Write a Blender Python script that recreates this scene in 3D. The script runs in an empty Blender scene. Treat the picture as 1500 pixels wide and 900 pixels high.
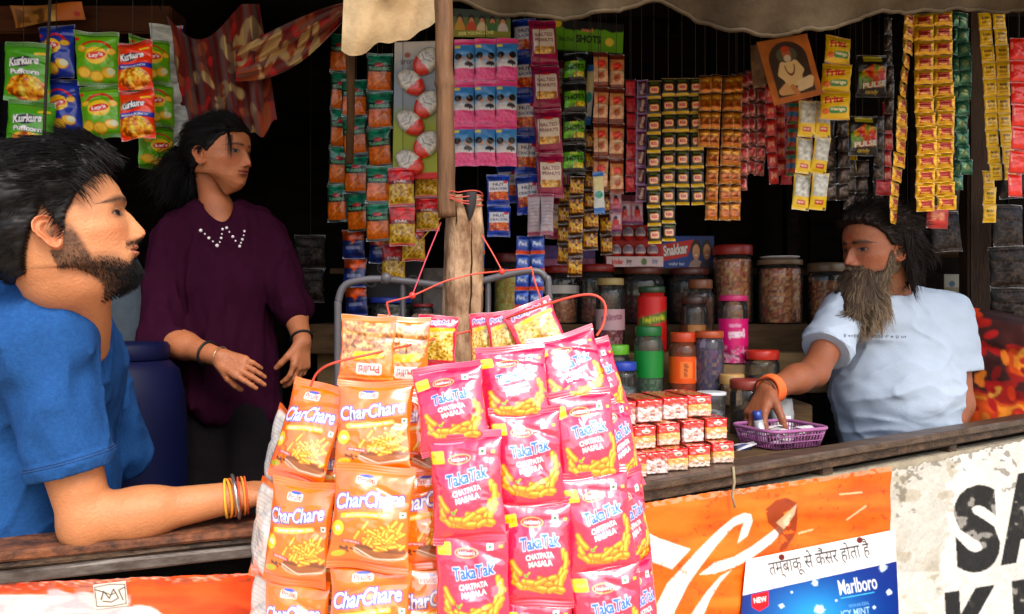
import bpy, bmesh, math, random
import numpy as np
from mathutils import Vector, Matrix, Euler, noise as mnoise

# ------------------------------------------------------------------ camera, sky, sun, exposure
SC = bpy.context.scene
COL = SC.collection
F = 1150.0            # focal length in photo pixels (1500 px wide)
CZ = 1.15             # camera height
cam_d = bpy.data.cameras.new('camera'); cam = bpy.data.objects.new('camera', cam_d); COL.objects.link(cam)
cam.location = (0, 0, CZ); cam.rotation_euler = (math.radians(90), 0, 0)
cam_d.sensor_width = 36.0; cam_d.lens = 36.0 * F / 1500.0
cam_d.clip_start = 0.02; cam_d.clip_end = 2000
SC.camera = cam
SUN_EL, SUN_AZ = math.radians(49), math.radians(155)
wd = bpy.data.worlds.new('World'); SC.world = wd; wd.use_nodes = True
nt = wd.node_tree; nt.nodes.clear()
sky = nt.nodes.new('ShaderNodeTexSky'); sky.sky_type = 'NISHITA'; sky.sun_disc = False
sky.sun_elevation = SUN_EL; sky.sun_rotation = SUN_AZ; sky.air_density = 1.0; sky.dust_density = 3.5; sky.ozone_density = 0.6
bg = nt.nodes.new('ShaderNodeBackground'); bg.inputs['Strength'].default_value = 0.15
wo = nt.nodes.new('ShaderNodeOutputWorld')
nt.links.new(sky.outputs[0], bg.inputs[0]); nt.links.new(bg.outputs[0], wo.inputs[0])
sl = bpy.data.lights.new('sun', 'SUN'); sl.energy = 1.2; sl.angle = math.radians(24); sl.color = (1.0, 0.93, 0.83)
so = bpy.data.objects.new('sun', sl); COL.objects.link(so)
sdir = Vector((math.sin(SUN_AZ) * math.cos(SUN_EL), math.cos(SUN_AZ) * math.cos(SUN_EL), math.sin(SUN_EL)))
so.rotation_euler = (-sdir).to_track_quat('-Z', 'Y').to_euler(); so.location = sdir * 30
vs = SC.view_settings; vs.view_transform = 'Standard'; vs.look = 'None'; vs.exposure = 0.98; vs.gamma = 1.0
vs.use_curve_mapping = False
SC.cycles.use_denoising = True
SC.cycles.max_bounces = 8; SC.cycles.transparent_max_bounces = 12
SC.cycles.caustics_reflective = False; SC.cycles.caustics_refractive = False

RNG = random.Random(7)
def P(px, py, Y):
    return Vector(((px - 750.0) / F * Y, Y, CZ - (py - 450.0) / F * Y))
def lin(c):
    c = np.asarray(c, float) / 255.0
    return np.where(c <= 0.04045, c / 12.92, ((c + 0.055) / 1.055) ** 2.4)

# ------------------------------------------------------------------ tags
def tag(o, label=None, cat=None, group=None, kind=None):
    if label: o['label'] = label
    if cat: o['category'] = cat
    if group: o['group'] = group
    if kind: o['kind'] = kind
    return o
def empty(name, loc=(0, 0, 0), rot=(0, 0, 0), label=None, cat=None, group=None):
    o = bpy.data.objects.new(name, None); COL.objects.link(o)
    o.location = loc; o.rotation_euler = rot; o.empty_display_size = 0.02
    return tag(o, label, cat, group)
def link(name, me, parent=None, loc=(0, 0, 0), rot=(0, 0, 0), scale=None):
    o = bpy.data.objects.new(name, me); COL.objects.link(o)
    o.location = loc; o.rotation_euler = rot
    if scale is not None: o.scale = scale
    if parent is not None: o.parent = parent
    return o

# ------------------------------------------------------------------ materials
MATS = {}
def _bsdf(m):
    return m.node_tree.nodes['Principled BSDF']
def M(name, col, rough=0.6, spec=0.5, metal=0.0, noise=0.0, nscale=20.0, bump=0.0, bscale=60.0, coat=0.0, stretch=(1, 1, 1), trans=0.0, col2=None, sheen=0.0):
    """Plain procedural material; col is sRGB 0-255. noise mixes towards col2 (or darker) with a noise texture."""
    if name in MATS: return MATS[name]
    m = bpy.data.materials.new(name); m.use_nodes = True
    n = m.node_tree.nodes; l = m.node_tree.links; b = _bsdf(m)
    c = tuple(lin(col)) + (1,)
    b.inputs['Base Color'].default_value = c
    b.inputs['Roughness'].default_value = rough
    b.inputs['Specular IOR Level'].default_value = spec
    b.inputs['Metallic'].default_value = metal
    b.inputs['Coat Weight'].default_value = coat
    b.inputs['Sheen Weight'].default_value = sheen
    if noise or bump:
        tc = n.new('ShaderNodeTexCoord'); mp = n.new('ShaderNodeMapping'); mp.inputs['Scale'].default_value = stretch
        l.new(tc.outputs['Object'], mp.inputs['Vector'])
    if noise:
        t = n.new('ShaderNodeTexNoise'); t.inputs['Scale'].default_value = nscale; t.inputs['Detail'].default_value = 7; t.inputs['Roughness'].default_value = 0.65
        l.new(mp.outputs[0], t.inputs['Vector'])
        r = n.new('ShaderNodeValToRGB'); r.color_ramp.elements[0].position = 0.36; r.color_ramp.elements[1].position = 0.66
        l.new(t.outputs['Fac'], r.inputs['Fac'])
        d = tuple(lin(col2)) + (1,) if col2 is not None else (c[0] * (1 - noise), c[1] * (1 - noise), c[2] * (1 - noise), 1)
        r.color_ramp.elements[0].color = d; r.color_ramp.elements[1].color = c
        l.new(r.outputs[0], b.inputs['Base Color'])
    if bump:
        t2 = n.new('ShaderNodeTexNoise'); t2.inputs['Scale'].default_value = bscale; t2.inputs['Detail'].default_value = 6
        l.new(mp.outputs[0], t2.inputs['Vector'])
        bp = n.new('ShaderNodeBump'); bp.inputs['Strength'].default_value = bump; bp.inputs['Distance'].default_value = 0.01
        l.new(t2.outputs['Fac'], bp.inputs['Height']); l.new(bp.outputs[0], b.inputs['Normal'])
    MATS[name] = m
    return m
def MC(name, rough=0.35, spec=0.5, bump=0.0, bscale=60.0, grime=0.0, gscale=30.0, metal=0.0, coat=0.0, sss=0.0, sheen=0.0, stretch=(1, 1, 1)):
    """Printed surface: base colour from the mesh's painted colour attribute, with grime and fine relief."""
    if name in MATS: return MATS[name]
    m = bpy.data.materials.new(name); m.use_nodes = True
    n = m.node_tree.nodes; l = m.node_tree.links; b = _bsdf(m)
    a = n.new('ShaderNodeAttribute'); a.attribute_name = 'Col'
    b.inputs['Roughness'].default_value = rough; b.inputs['Specular IOR Level'].default_value = spec
    b.inputs['Metallic'].default_value = metal; b.inputs['Coat Weight'].default_value = coat; b.inputs['Coat Roughness'].default_value = 0.12
    b.inputs['Sheen Weight'].default_value = sheen
    if sss:
        b.inputs['Subsurface Weight'].default_value = sss; b.inputs['Subsurface Radius'].default_value = (0.012, 0.005, 0.003); b.inputs['Subsurface Scale'].default_value = 0.5
    src = a.outputs['Color']
    tc = n.new('ShaderNodeTexCoord'); mp = n.new('ShaderNodeMapping'); mp.inputs['Scale'].default_value = stretch
    l.new(tc.outputs['Object'], mp.inputs['Vector'])
    if grime:
        t = n.new('ShaderNodeTexNoise'); t.inputs['Scale'].default_value = gscale; t.inputs['Detail'].default_value = 8; t.inputs['Roughness'].default_value = 0.7
        l.new(mp.outputs[0], t.inputs['Vector'])
        r = n.new('ShaderNodeValToRGB'); r.color_ramp.elements[0].position = 0.3; r.color_ramp.elements[1].position = 0.62
        r.color_ramp.elements[0].color = (1 - grime, 1 - grime, 1 - grime * 1.05, 1); r.color_ramp.elements[1].color = (1, 1, 1, 1)
        l.new(t.outputs['Fac'], r.inputs['Fac'])
        mx = n.new('ShaderNodeMix'); mx.data_type = 'RGBA'; mx.blend_type = 'MULTIPLY'; mx.inputs['Factor'].default_value = 1
        l.new(src, mx.inputs[6]); l.new(r.outputs[0], mx.inputs[7]); src = mx.outputs[2]
    l.new(src, b.inputs['Base Color'])
    if bump:
        t2 = n.new('ShaderNodeTexNoise'); t2.inputs['Scale'].default_value = bscale; t2.inputs['Detail'].default_value = 5
        l.new(mp.outputs[0], t2.inputs['Vector'])
        bp = n.new('ShaderNodeBump'); bp.inputs['Strength'].default_value = bump; bp.inputs['Distance'].default_value = 0.01
        l.new(t2.outputs['Fac'], bp.inputs['Height']); l.new(bp.outputs[0], b.inputs['Normal'])
    MATS[name] = m
    return m
def MGLASS(name, tint=(235, 240, 240), gloss=0.06, alpha=0.9):
    if name in MATS: return MATS[name]
    m = bpy.data.materials.new(name); m.use_nodes = True
    n = m.node_tree.nodes; l = m.node_tree.links; n.clear()
    out = n.new('ShaderNodeOutputMaterial'); tr = n.new('ShaderNodeBsdfTransparent'); gl = n.new('ShaderNodeBsdfGlossy'); mx = n.new('ShaderNodeMixShader')
    df = n.new('ShaderNodeBsdfDiffuse'); mx2 = n.new('ShaderNodeMixShader'); fr = n.new('ShaderNodeFresnel'); fr.inputs['IOR'].default_value = 1.5
    tr.inputs['Color'].default_value = tuple(lin(tint)) + (1,); gl.inputs['Roughness'].default_value = gloss
    df.inputs['Color'].default_value = tuple(lin(tint)) + (1,)
    mx2.inputs['Fac'].default_value = alpha
    l.new(df.outputs[0], mx2.inputs[1]); l.new(tr.outputs[0], mx2.inputs[2])
    l.new(fr.outputs[0], mx.inputs['Fac']); l.new(mx2.outputs[0], mx.inputs[1]); l.new(gl.outputs[0], mx.inputs[2])
    l.new(mx.outputs[0], out.inputs['Surface'])
    MATS[name] = m
    return m

# ------------------------------------------------------------------ mesh builder
def mesh_from(name, v, f, mats, mi=None, col=None, smooth=True):
    me = bpy.data.meshes.new(name)
    v = np.asarray(v, np.float32).reshape(-1, 3)
    if isinstance(f, np.ndarray):
        k = f.shape[1]
        me.vertices.add(len(v)); me.vertices.foreach_set('co', v.ravel())
        me.loops.add(f.size); me.loops.foreach_set('vertex_index', f.astype(np.int32).ravel())
        me.polygons.add(len(f)); me.polygons.foreach_set('loop_start', np.arange(0, f.size, k, dtype=np.int32))
        me.update(calc_edges=True)
    else:
        me.from_pydata(v.tolist(), [], f)
    if not isinstance(mats, (list, tuple)): mats = [mats]
    for m in mats: me.materials.append(m)
    if mi is not None: me.polygons.foreach_set('material_index', np.asarray(mi, np.int32))
    if smooth: me.polygons.foreach_set('use_smooth', np.ones(len(me.polygons), bool))
    if col is not None:
        a = me.color_attributes.new('Col', 'FLOAT_COLOR', 'POINT')
        c = np.ones((len(v), 4), np.float32); c[:, :3] = col
        a.data.foreach_set('color', c.ravel())
    me.validate(); me.update()
    return me
class MB:
    def __init__(s): s.v = []; s.f = []; s.mi = []; s.c = []; s.cur = (1, 1, 1); s.m = 0
    def add(s, v, f):
        b = len(s.v); s.v += [tuple(p) for p in v]; s.f += [tuple(i + b for i in q) for q in f]
        s.mi += [s.m] * len(f); s.c += [s.cur] * len(v)
        return s
    def color(s, c): s.cur = tuple(lin(c)); return s
    def mat(s, i): s.m = i; return s
    def box(s, c, size, R=None, bev=0.0):
        bm = bmesh.new(); bmesh.ops.create_cube(bm, size=1.0)
        for v in bm.verts: v.co = Vector((v.co.x * size[0], v.co.y * size[1], v.co.z * size[2]))
        if bev: bmesh.ops.bevel(bm, geom=bm.edges[:], offset=bev, segments=2, affect='EDGES')
        Rm = R if R is not None else Matrix.Identity(3)
        bm.verts.index_update()
        s.add([Vector(c) + Rm @ v.co for v in bm.verts], [[v.index for v in f.verts] for f in bm.faces]); bm.free()
        return s
    def tube(s, pts, r, n=8, cap=True, flat=1.0):
        pts = [Vector(p) for p in pts]; k = len(pts)
        rs = r if isinstance(r, (list, tuple, np.ndarray)) else [r] * k
        V = []; prev = None
        for i, p in enumerate(pts):
            t = (pts[min(i + 1, k - 1)] - pts[max(i - 1, 0)])
            t = t.normalized() if t.length > 1e-9 else Vector((0, 0, 1))
            if prev is None:
                a = Vector((0, 0, 1)) if abs(t.z) < 0.9 else Vector((1, 0, 0))
                x = t.cross(a).normalized()
            else:
                x = prev - t * prev.dot(t); x = x.normalized() if x.length > 1e-6 else t.orthogonal().normalized()
            prev = x; y = t.cross(x)
            for j in range(n):
                a = 2 * math.pi * j / n
                V.append(p + (x * math.cos(a) + y * math.sin(a) * flat) * rs[i])
        Fc = [[i * n + j, i * n + (j + 1) % n, (i + 1) * n + (j + 1) % n, (i + 1) * n + j] for i in range(k - 1) for j in range(n)]
        if cap: Fc += [list(range(n))[::-1], [(k - 1) * n + j for j in range(n)]]
        return s.add(V, Fc)
    def lathe(s, prof, n=24, c=(0, 0, 0), cap=True):
        c = Vector(c); k = len(prof)
        V = [c + Vector((r * math.cos(2 * math.pi * j / n), r * math.sin(2 * math.pi * j / n), z)) for r, z in prof for j in range(n)]
        Fc = [[i * n + j, i * n + (j + 1) % n, (i + 1) * n + (j + 1) % n, (i + 1) * n + j] for i in range(k - 1) for j in range(n)]
        if cap: Fc += [list(range(n))[::-1], [(k - 1) * n + j for j in range(n)]]
        return s.add(V, Fc)
    def sphere(s, c, r, n=10, m=6, R=None):
        r = Vector(r) if isinstance(r, (tuple, list, Vector)) else Vector((r, r, r)); c = Vector(c); V = []
        Rm = R if R is not None else Matrix.Identity(3)
        for i in range(m + 1):
            t = math.pi * i / m
            for j in range(n):
                a = 2 * math.pi * j / n
                V.append(c + Rm @ Vector((r.x * math.sin(t) * math.cos(a), r.y * math.sin(t) * math.sin(a), r.z * math.cos(t))))
        return s.add(V, [[i * n + j, (i + 1) * n + j, (i + 1) * n + (j + 1) % n, i * n + (j + 1) % n] for i in range(m) for j in range(n)])
    def grid(s, fn, nu, nv):
        V = [fn(i / (nu - 1), j / (nv - 1)) for j in range(nv) for i in range(nu)]
        return s.add(V, [[j * nu + i, j * nu + i + 1, (j + 1) * nu + i + 1, (j + 1) * nu + i] for j in range(nv - 1) for i in range(nu - 1)])
    def mesh(s, name, mats, smooth=True, colors=False):
        return mesh_from(name, s.v, s.f, mats, s.mi, s.c if colors else None, smooth)
    def build(s, name, mats, parent=None, loc=(0, 0, 0), rot=(0, 0, 0), smooth=True, colors=False, sharp=None):
        me = s.mesh(name, mats, smooth, colors)
        if sharp is not None:
            me.set_sharp_from_angle(angle=math.radians(sharp))
        return link(name, me, parent, loc, rot)

# ------------------------------------------------------------------ painting engine (prints are painted into colour attributes)
_TX = {}
def text_tris(s, bold=0.0):
    k = (s, bold)
    if k in _TX: return _TX[k]
    c = bpy.data.curves.new('glyphs', 'FONT'); c.body = s; c.resolution_u = 4; c.offset = bold
    o = bpy.data.objects.new('glyphs', c); COL.objects.link(o)
    bpy.context.view_layer.update()
    ev = o.evaluated_get(bpy.context.evaluated_depsgraph_get()); me = ev.to_mesh(); me.calc_loop_triangles()
    co = np.empty(len(me.vertices) * 3, np.float32); me.vertices.foreach_get('co', co); co = co.reshape(-1, 3)[:, :2]
    ti = np.empty(len(me.loop_triangles) * 3, np.int32); me.loop_triangles.foreach_get('vertices', ti)
    T = co[ti].reshape(-1, 3, 2).astype(float)
    ev.to_mesh_clear(); bpy.data.objects.remove(o); bpy.data.curves.remove(c)
    mn = T.reshape(-1, 2).min(0); mx = T.reshape(-1, 2).max(0)
    T = T - (mn + mx) / 2
    _TX[k] = (T, mx - mn)
    return _TX[k]
def vnoise(x, y, seed=0):
    xi = np.floor(x).astype(np.int64); yi = np.floor(y).astype(np.int64); fx = x - xi; fy = y - yi
    def h(a, b):
        n = (a * 374761393 + b * 668265263 + seed * 1442695041) & 0x7fffffff
        n = ((n ^ (n >> 13)) * 1274126177) & 0x7fffffff
        return ((n ^ (n >> 16)) & 0xffff) / 65535.0
    u = fx * fx * (3 - 2 * fx); w = fy * fy * (3 - 2 * fy)
    return (h(xi, yi) * (1 - u) + h(xi + 1, yi) * u) * (1 - w) + (h(xi, yi + 1) * (1 - u) + h(xi + 1, yi + 1) * u) * w
def fbm(x, y, seed=0, o=4):
    s = 0; a = 0.5
    for k in range(o): s = s + a * vnoise(x * 2 ** k, y * 2 ** k, seed + k * 17); a *= 0.5
    return s / (1 - 0.5 ** o)
class Canvas:
    """x to the right in [0,1], y downwards in [0,aspect]; painted at ss times the vertex grid and averaged down."""
    def __init__(s, nx, ny, aspect=1.0, ss=3, fn=None):
        s.nx, s.ny, s.ss, s.a = nx, ny, ss, aspect
        u = (np.arange(nx * ss) + 0.5) / (nx * ss); v = (np.arange(ny * ss) + 0.5) / (ny * ss)
        U, V = np.meshgrid(u, v)
        if fn is None: s.X, s.Y = U, V * aspect
        else: s.X, s.Y = fn(U, V)
        s.I = np.ones((ny * ss, nx * ss, 3))
    def put(s, m, c, al=1.0):
        c = np.asarray(c, float)
        if m.dtype == bool: s.I[m] = s.I[m] * (1 - al) + c * al
        else: s.I[:] = s.I * (1 - (m * al)[..., None]) + c * (m * al)[..., None]
        return m
    def fill(s, c): s.I[:] = c
    def loc(s, cx, cy, rot=0):
        a = math.radians(rot); dx = s.X - cx; dy = s.Y - cy
        return dx * math.cos(a) + dy * math.sin(a), -dx * math.sin(a) + dy * math.cos(a)
    def m_rect(s, x0, y0, x1, y1): return (s.X >= x0) & (s.X <= x1) & (s.Y >= y0) & (s.Y <= y1)
    def rect(s, x0, y0, x1, y1, c, al=1.0): return s.put(s.m_rect(x0, y0, x1, y1), c, al)
    def rrect(s, cx, cy, w, h, r, c, rot=0, al=1.0):
        x, y = s.loc(cx, cy, rot)
        qx = np.maximum(np.abs(x) - w / 2 + r, 0); qy = np.maximum(np.abs(y) - h / 2 + r, 0)
        return s.put(np.hypot(qx, qy) <= r, c, al)
    def ell(s, cx, cy, rx, ry, c, rot=0, al=1.0):
        x, y = s.loc(cx, cy, rot)
        return s.put((x / rx) ** 2 + (y / ry) ** 2 <= 1, c, al)
    def ring(s, cx, cy, rx, ry, t, c, a0=-180, a1=180, al=1.0):
        x, y = s.loc(cx, cy); r = np.hypot(x / rx, y / ry); an = np.degrees(np.arctan2(y, x))
        return s.put((np.abs(r - 1) <= t) & (an >= a0) & (an <= a1), c, al)
    def m_poly(s, pts):
        m = np.zeros(s.X.shape, bool); n = len(pts)
        for i in range(n):
            x0, y0 = pts[i]; x1, y1 = pts[(i + 1) % n]
            if y0 == y1: continue
            cnd = ((y0 > s.Y) != (y1 > s.Y)) & (s.X < (x1 - x0) * (s.Y - y0) / (y1 - y0) + x0)
            m ^= cnd
        return m
    def poly(s, pts, c, al=1.0): return s.put(s.m_poly(pts), c, al)
    def seg(s, x0, y0, x1, y1, t, c, al=1.0, t1=None):
        dx, dy = x1 - x0, y1 - y0; L = dx * dx + dy * dy + 1e-12
        h = np.clip(((s.X - x0) * dx + (s.Y - y0) * dy) / L, 0, 1)
        d = np.hypot(s.X - x0 - h * dx, s.Y - y0 - h * dy)
        tt = t if t1 is None else t + (t1 - t) * h
        return s.put(d <= tt, c, al)
    def path(s, pts, t, c, al=1.0):
        for i in range(len(pts) - 1):
            a = t[i] if isinstance(t, (list, tuple)) else t; b = t[i + 1] if isinstance(t, (list, tuple)) else t
            s.seg(pts[i][0], pts[i][1], pts[i + 1][0], pts[i + 1][1], a, c, al, b)
    def m_text(s, st, cx, cy, w, h=None, rot=0, shear=0.0, bold=0.0):
        T, sz = text_tris(st, bold)
        kx = w / sz[0]; ky = kx if h is None else h / sz[1]
        x, y = s.loc(cx, cy, rot); ly = -y / ky; lx = x / kx - shear * ly
        m = np.zeros(s.X.shape, bool)
        sel = (np.abs(lx) <= sz[0] / 2 + 0.01) & (np.abs(ly) <= sz[1] / 2 + 0.01)
        if not sel.any(): return m
        px = lx[sel]; py = ly[sel]; r = np.zeros(px.shape, bool)
        for t in T:
            (ax, ay), (bx, by), (qx, qy) = t
            k = (px >= t[:, 0].min()) & (px <= t[:, 0].max()) & (py >= t[:, 1].min()) & (py <= t[:, 1].max())
            if not k.any(): continue
            X = px[k]; Y = py[k]
            d1 = (X - bx) * (ay - by) - (ax - bx) * (Y - by); d2 = (X - qx) * (by - qy) - (bx - qx) * (Y - qy); d3 = (X - ax) * (qy - ay) - (qx - ax) * (Y - ay)
            neg = (d1 < 0) | (d2 < 0) | (d3 < 0); pos = (d1 > 0) | (d2 > 0) | (d3 > 0)
            rr = r[k]; rr |= ~(neg & pos); r[k] = rr
        m[sel] = r
        return m
    def dil(s, m, r):
        o = m.copy(); R = int(math.ceil(r))
        for dy in range(-R, R + 1):
            for dx in range(-R, R + 1):
                if dx * dx + dy * dy <= r * r + 0.5: o |= np.roll(np.roll(m, dy, 0), dx, 1)
        return o
    def text(s, st, cx, cy, w, c, h=None, rot=0, shear=0.0, bold=0.0, out=None, ow=2, out2=None, ow2=4, al=1.0):
        m = s.m_text(st, cx, cy, w, h, rot, shear, bold)
        if out2 is not None: s.put(s.dil(m, ow2), out2)
        if out is not None: s.put(s.dil(m, ow), out)
        return s.put(m, c, al)
    def food(s, m, cols, sc, seed=0):
        """mottled food picture: random blobs in the given colours inside mask m"""
        n = fbm(s.X * sc, s.Y * sc, seed, 3); k = len(cols)
        idx = np.clip(((n - 0.22) / 0.56 * k).astype(int), 0, k - 1)
        s.I[m] = np.asarray(cols, float)[idx[m]]
        n2 = vnoise(s.X * sc * 2.3, s.Y * sc * 2.3, seed + 5)
        s.I[m] *= (0.75 + 0.45 * n2[m])[:, None]
    def speck(s, m, amt, sc, seed=0):
        n = fbm(s.X * sc, s.Y * sc, seed, 3)
        s.I[m] *= (1 + amt * (n[m] - 0.5) * 2)[:, None]
    def done(s):
        g_ = s.I.mean(-1, keepdims=True); I = np.clip(g_ + (s.I - g_) * 1.18, 0, 255); I = lin(I)
        return I.reshape(s.ny, s.ss, s.nx, s.ss, 3).mean((1, 3))

def sheet_mesh(name, canvas, pos_fn, mat, back=True, thick=0.002):
    """A painted sheet: pos_fn(u,v)->xyz arrays (v downwards). Given a real thickness by a flat back."""
    C = canvas.done(); ny, nx = C.shape[:2]
    U, V = np.meshgrid(np.linspace(0, 1, nx), np.linspace(0, 1, ny))
    x, y, z = pos_fn(U, V)
    v = np.stack([x, y, z], -1).reshape(-1, 3)
    i = np.arange(nx * ny).reshape(ny, nx)
    f = np.stack([i[:-1, :-1], i[1:, :-1], i[1:, 1:], i[:-1, 1:]], -1).reshape(-1, 4)
    return mesh_from(name, v, f, mat, None, C.reshape(-1, 3))

def packet_mesh(name, w, h, d, paint, nx=40, ny=56, seed=0, seal=0.07, crumple=1.0, mat=None, back=(200, 200, 205), pinch=0.06, back_paint=None):
    rs = np.random.RandomState(seed)
    c = Canvas(nx, ny, h / w); paint(c); C = c.done()
    u = np.linspace(-1, 1, nx); v = np.linspace(1, -1, ny); U, V = np.meshgrid(u, v)
    vi = np.clip(np.abs(V) / (1 - 2 * seal), 0, 1)
    body = (1 - vi ** 2.4) ** 0.62
    pil = (1 - np.abs(U) ** 2.6) ** 0.6 * body
    # creases running from the seals into the pillow, plus soft dents
    cr = 0
    for k in range(7):
        fq = rs.uniform(3, 9); ph = rs.uniform(0, 6.28); sl = rs.uniform(-1.6, 1.6)
        side = 1 if k % 2 else -1
        fall = np.exp(-np.clip((1 - 2 * seal) - side * V, 0, 3) / rs.uniform(0.14, 0.34))
        cr = cr + np.abs(np.sin(fq * (U + sl * (V - side)) + ph)) * fall * rs.uniform(0.5, 1.0)
    dn = fbm(U * 1.1 + seed * 3.1 + 9, V * 1.1 * h / w + 5, seed, 2) - 0.5
    dn2 = np.abs(fbm(U * 3.5 + seed * 1.7 + 30, V * 3.5 * h / w + 50, seed + 3, 2) - 0.5)
    fold = np.exp(-((V * 0.9 + 0.35 * U * rs.uniform(-1, 1) - rs.uniform(0.1, 0.6)) / 0.07) ** 2) * rs.uniform(0.1, 0.3)
    z = d * (pil * (0.85 + 1.0 * dn) + crumple * body * (0.075 * cr * (1 - U ** 4) - 0.16 * dn2 * pil - fold * pil))
    rib = np.where(np.abs(V) > 1 - 2 * seal, np.sin(np.abs(V) * 3.14 / (2 * seal) * 5) * d * 0.012, 0)
    wave = d * 0.16 * crumple * np.sin(U * rs.uniform(2, 4) + rs.uniform(0, 6)) * np.where(V > 0, 1, -1) * np.clip((np.abs(V) - 0.7) / 0.3, 0, 1)
    X = U * w / 2 * (1 - pinch * (1 - vi ** 2)) * (1 + 0.012 * np.sin(V * 9 + seed)); Z = V * h / 2 * (1 - 0.012 * (1 - U ** 2)) + 0.008 * h * np.sin(U * 3 + seed) * crumple
    v1 = np.stack([X, -(z + rib + wave), Z], -1).reshape(-1, 3)
    i = np.arange(nx * ny).reshape(ny, nx)
    f1 = np.stack([i[:-1, :-1], i[1:, :-1], i[1:, 1:], i[:-1, 1:]], -1).reshape(-1, 4)
    k = 4 if nx > 30 else 2
    xi = np.unique(np.r_[np.arange(0, nx, k), nx - 1]); yi = np.unique(np.r_[np.arange(0, ny, k), ny - 1])
    zb = (z * 0.85 - wave)[np.ix_(yi, xi)]
    zb = np.where((np.abs(U) == 1)[np.ix_(yi, xi)] | (np.abs(V) == 1)[np.ix_(yi, xi)], -wave[np.ix_(yi, xi)], zb + 0.0006)
    v2 = np.stack([X[np.ix_(yi, xi)], zb, Z[np.ix_(yi, xi)]], -1).reshape(-1, 3)
    j = np.arange(len(xi) * len(yi)).reshape(len(yi), len(xi)) + nx * ny
    f2 = np.stack([j[:-1, :-1], j[:-1, 1:], j[1:, 1:], j[1:, :-1]], -1).reshape(-1, 4)
    cb = np.tile(lin(back), (len(v2), 1))
    if back_paint is not None:
        c2 = Canvas(len(xi), len(yi), h / w); back_paint(c2); cb = c2.done().reshape(-1, 3)
    return mesh_from(name, np.r_[v1, v2], np.r_[f1, f2], mat, None, np.r_[C.reshape(-1, 3), cb])

# ================================================================== THE SETTING
ZC = CZ - 0.385                       # top of the counter beam
g = MB(); g.add([(-400, -400, 0), (400, -400, 0), (400, 400, 0), (-400, 400, 0)], [(0, 1, 2, 3)])
ground = g.build('ground', M('dusty_earth', (196, 178, 150), 0.95, 0.2, noise=0.35, nscale=3, bump=0.4, bscale=25))
tag(ground, 'bare dusty earth in front of and under the stall', 'ground', kind='structure')

L0, L1 = Vector((-0.809, 1.24, 0)), Vector((-0.454, 1.375, 0))
ZR = CZ - 0.34                        # the right counter is a little higher
R0, R1 = Vector((0.2513, 1.545, 0)), Vector((1.585, 2.43, 0))
dL = (L1 - L0).normalized(); nL = Vector((dL.y, -dL.x, 0))
dR = (R1 - R0).normalized(); nR = Vector((dR.y, -dR.x, 0))
def on_wall(px, py, side, off=0.0):
    A, n = (L0, nL) if side == 'L' else (R0, nR)
    d = Vector(((px - 750) / F, 1, -(py - 450) / F)); q = A + n * off
    t = q.dot(n) / d.dot(n)
    p = d * t
    return Vector((p.x, p.y, p.z + CZ))
def wall_sz(px, py, side):
    p = on_wall(px, py, side); A, d = (L0, dL) if side == 'L' else (R0, dR)
    return (Vector((p.x, p.y, 0)) - A).dot(d), p.z

stall = empty('market_stall', (0, 2.4, 0), label='dark wooden roadside stall with open counter and sooty shelves', cat='stall')
def S(o):                               # parent in place
    o.parent = stall; o.matrix_parent_inverse = Matrix.Translation((0, -2.4, 0)); return o
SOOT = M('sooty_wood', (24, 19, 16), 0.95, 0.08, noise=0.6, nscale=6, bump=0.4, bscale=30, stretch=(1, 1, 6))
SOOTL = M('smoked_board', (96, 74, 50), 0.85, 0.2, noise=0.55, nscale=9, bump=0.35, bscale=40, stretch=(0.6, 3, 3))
rr = random.Random(3)
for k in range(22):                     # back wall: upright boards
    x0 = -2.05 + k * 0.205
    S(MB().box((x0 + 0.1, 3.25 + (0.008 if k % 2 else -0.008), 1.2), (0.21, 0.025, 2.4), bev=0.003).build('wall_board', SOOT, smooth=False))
for side, X in (('a', -2.1), ('b', 2.5)):
    for k in range(8):
        y0 = (1.2 if X < 0 else 2.95) + k * (0.28 if X < 0 else 0.035)
        if X > 0 and k > 0: break
        S(MB().box((X, y0 + 0.14, 1.2), (0.025, 0.279, 2.4), bev=0.003).build('wall_board', SOOT, smooth=False))
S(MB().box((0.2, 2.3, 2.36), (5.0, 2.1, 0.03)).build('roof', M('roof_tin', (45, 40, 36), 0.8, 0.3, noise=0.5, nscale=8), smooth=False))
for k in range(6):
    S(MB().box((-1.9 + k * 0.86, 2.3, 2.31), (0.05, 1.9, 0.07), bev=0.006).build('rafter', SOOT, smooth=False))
S(MB().box((0.2, 2.5, 0.06), (4.5, 1.6, 0.12)).build('floor', SOOT, smooth=False))

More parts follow.
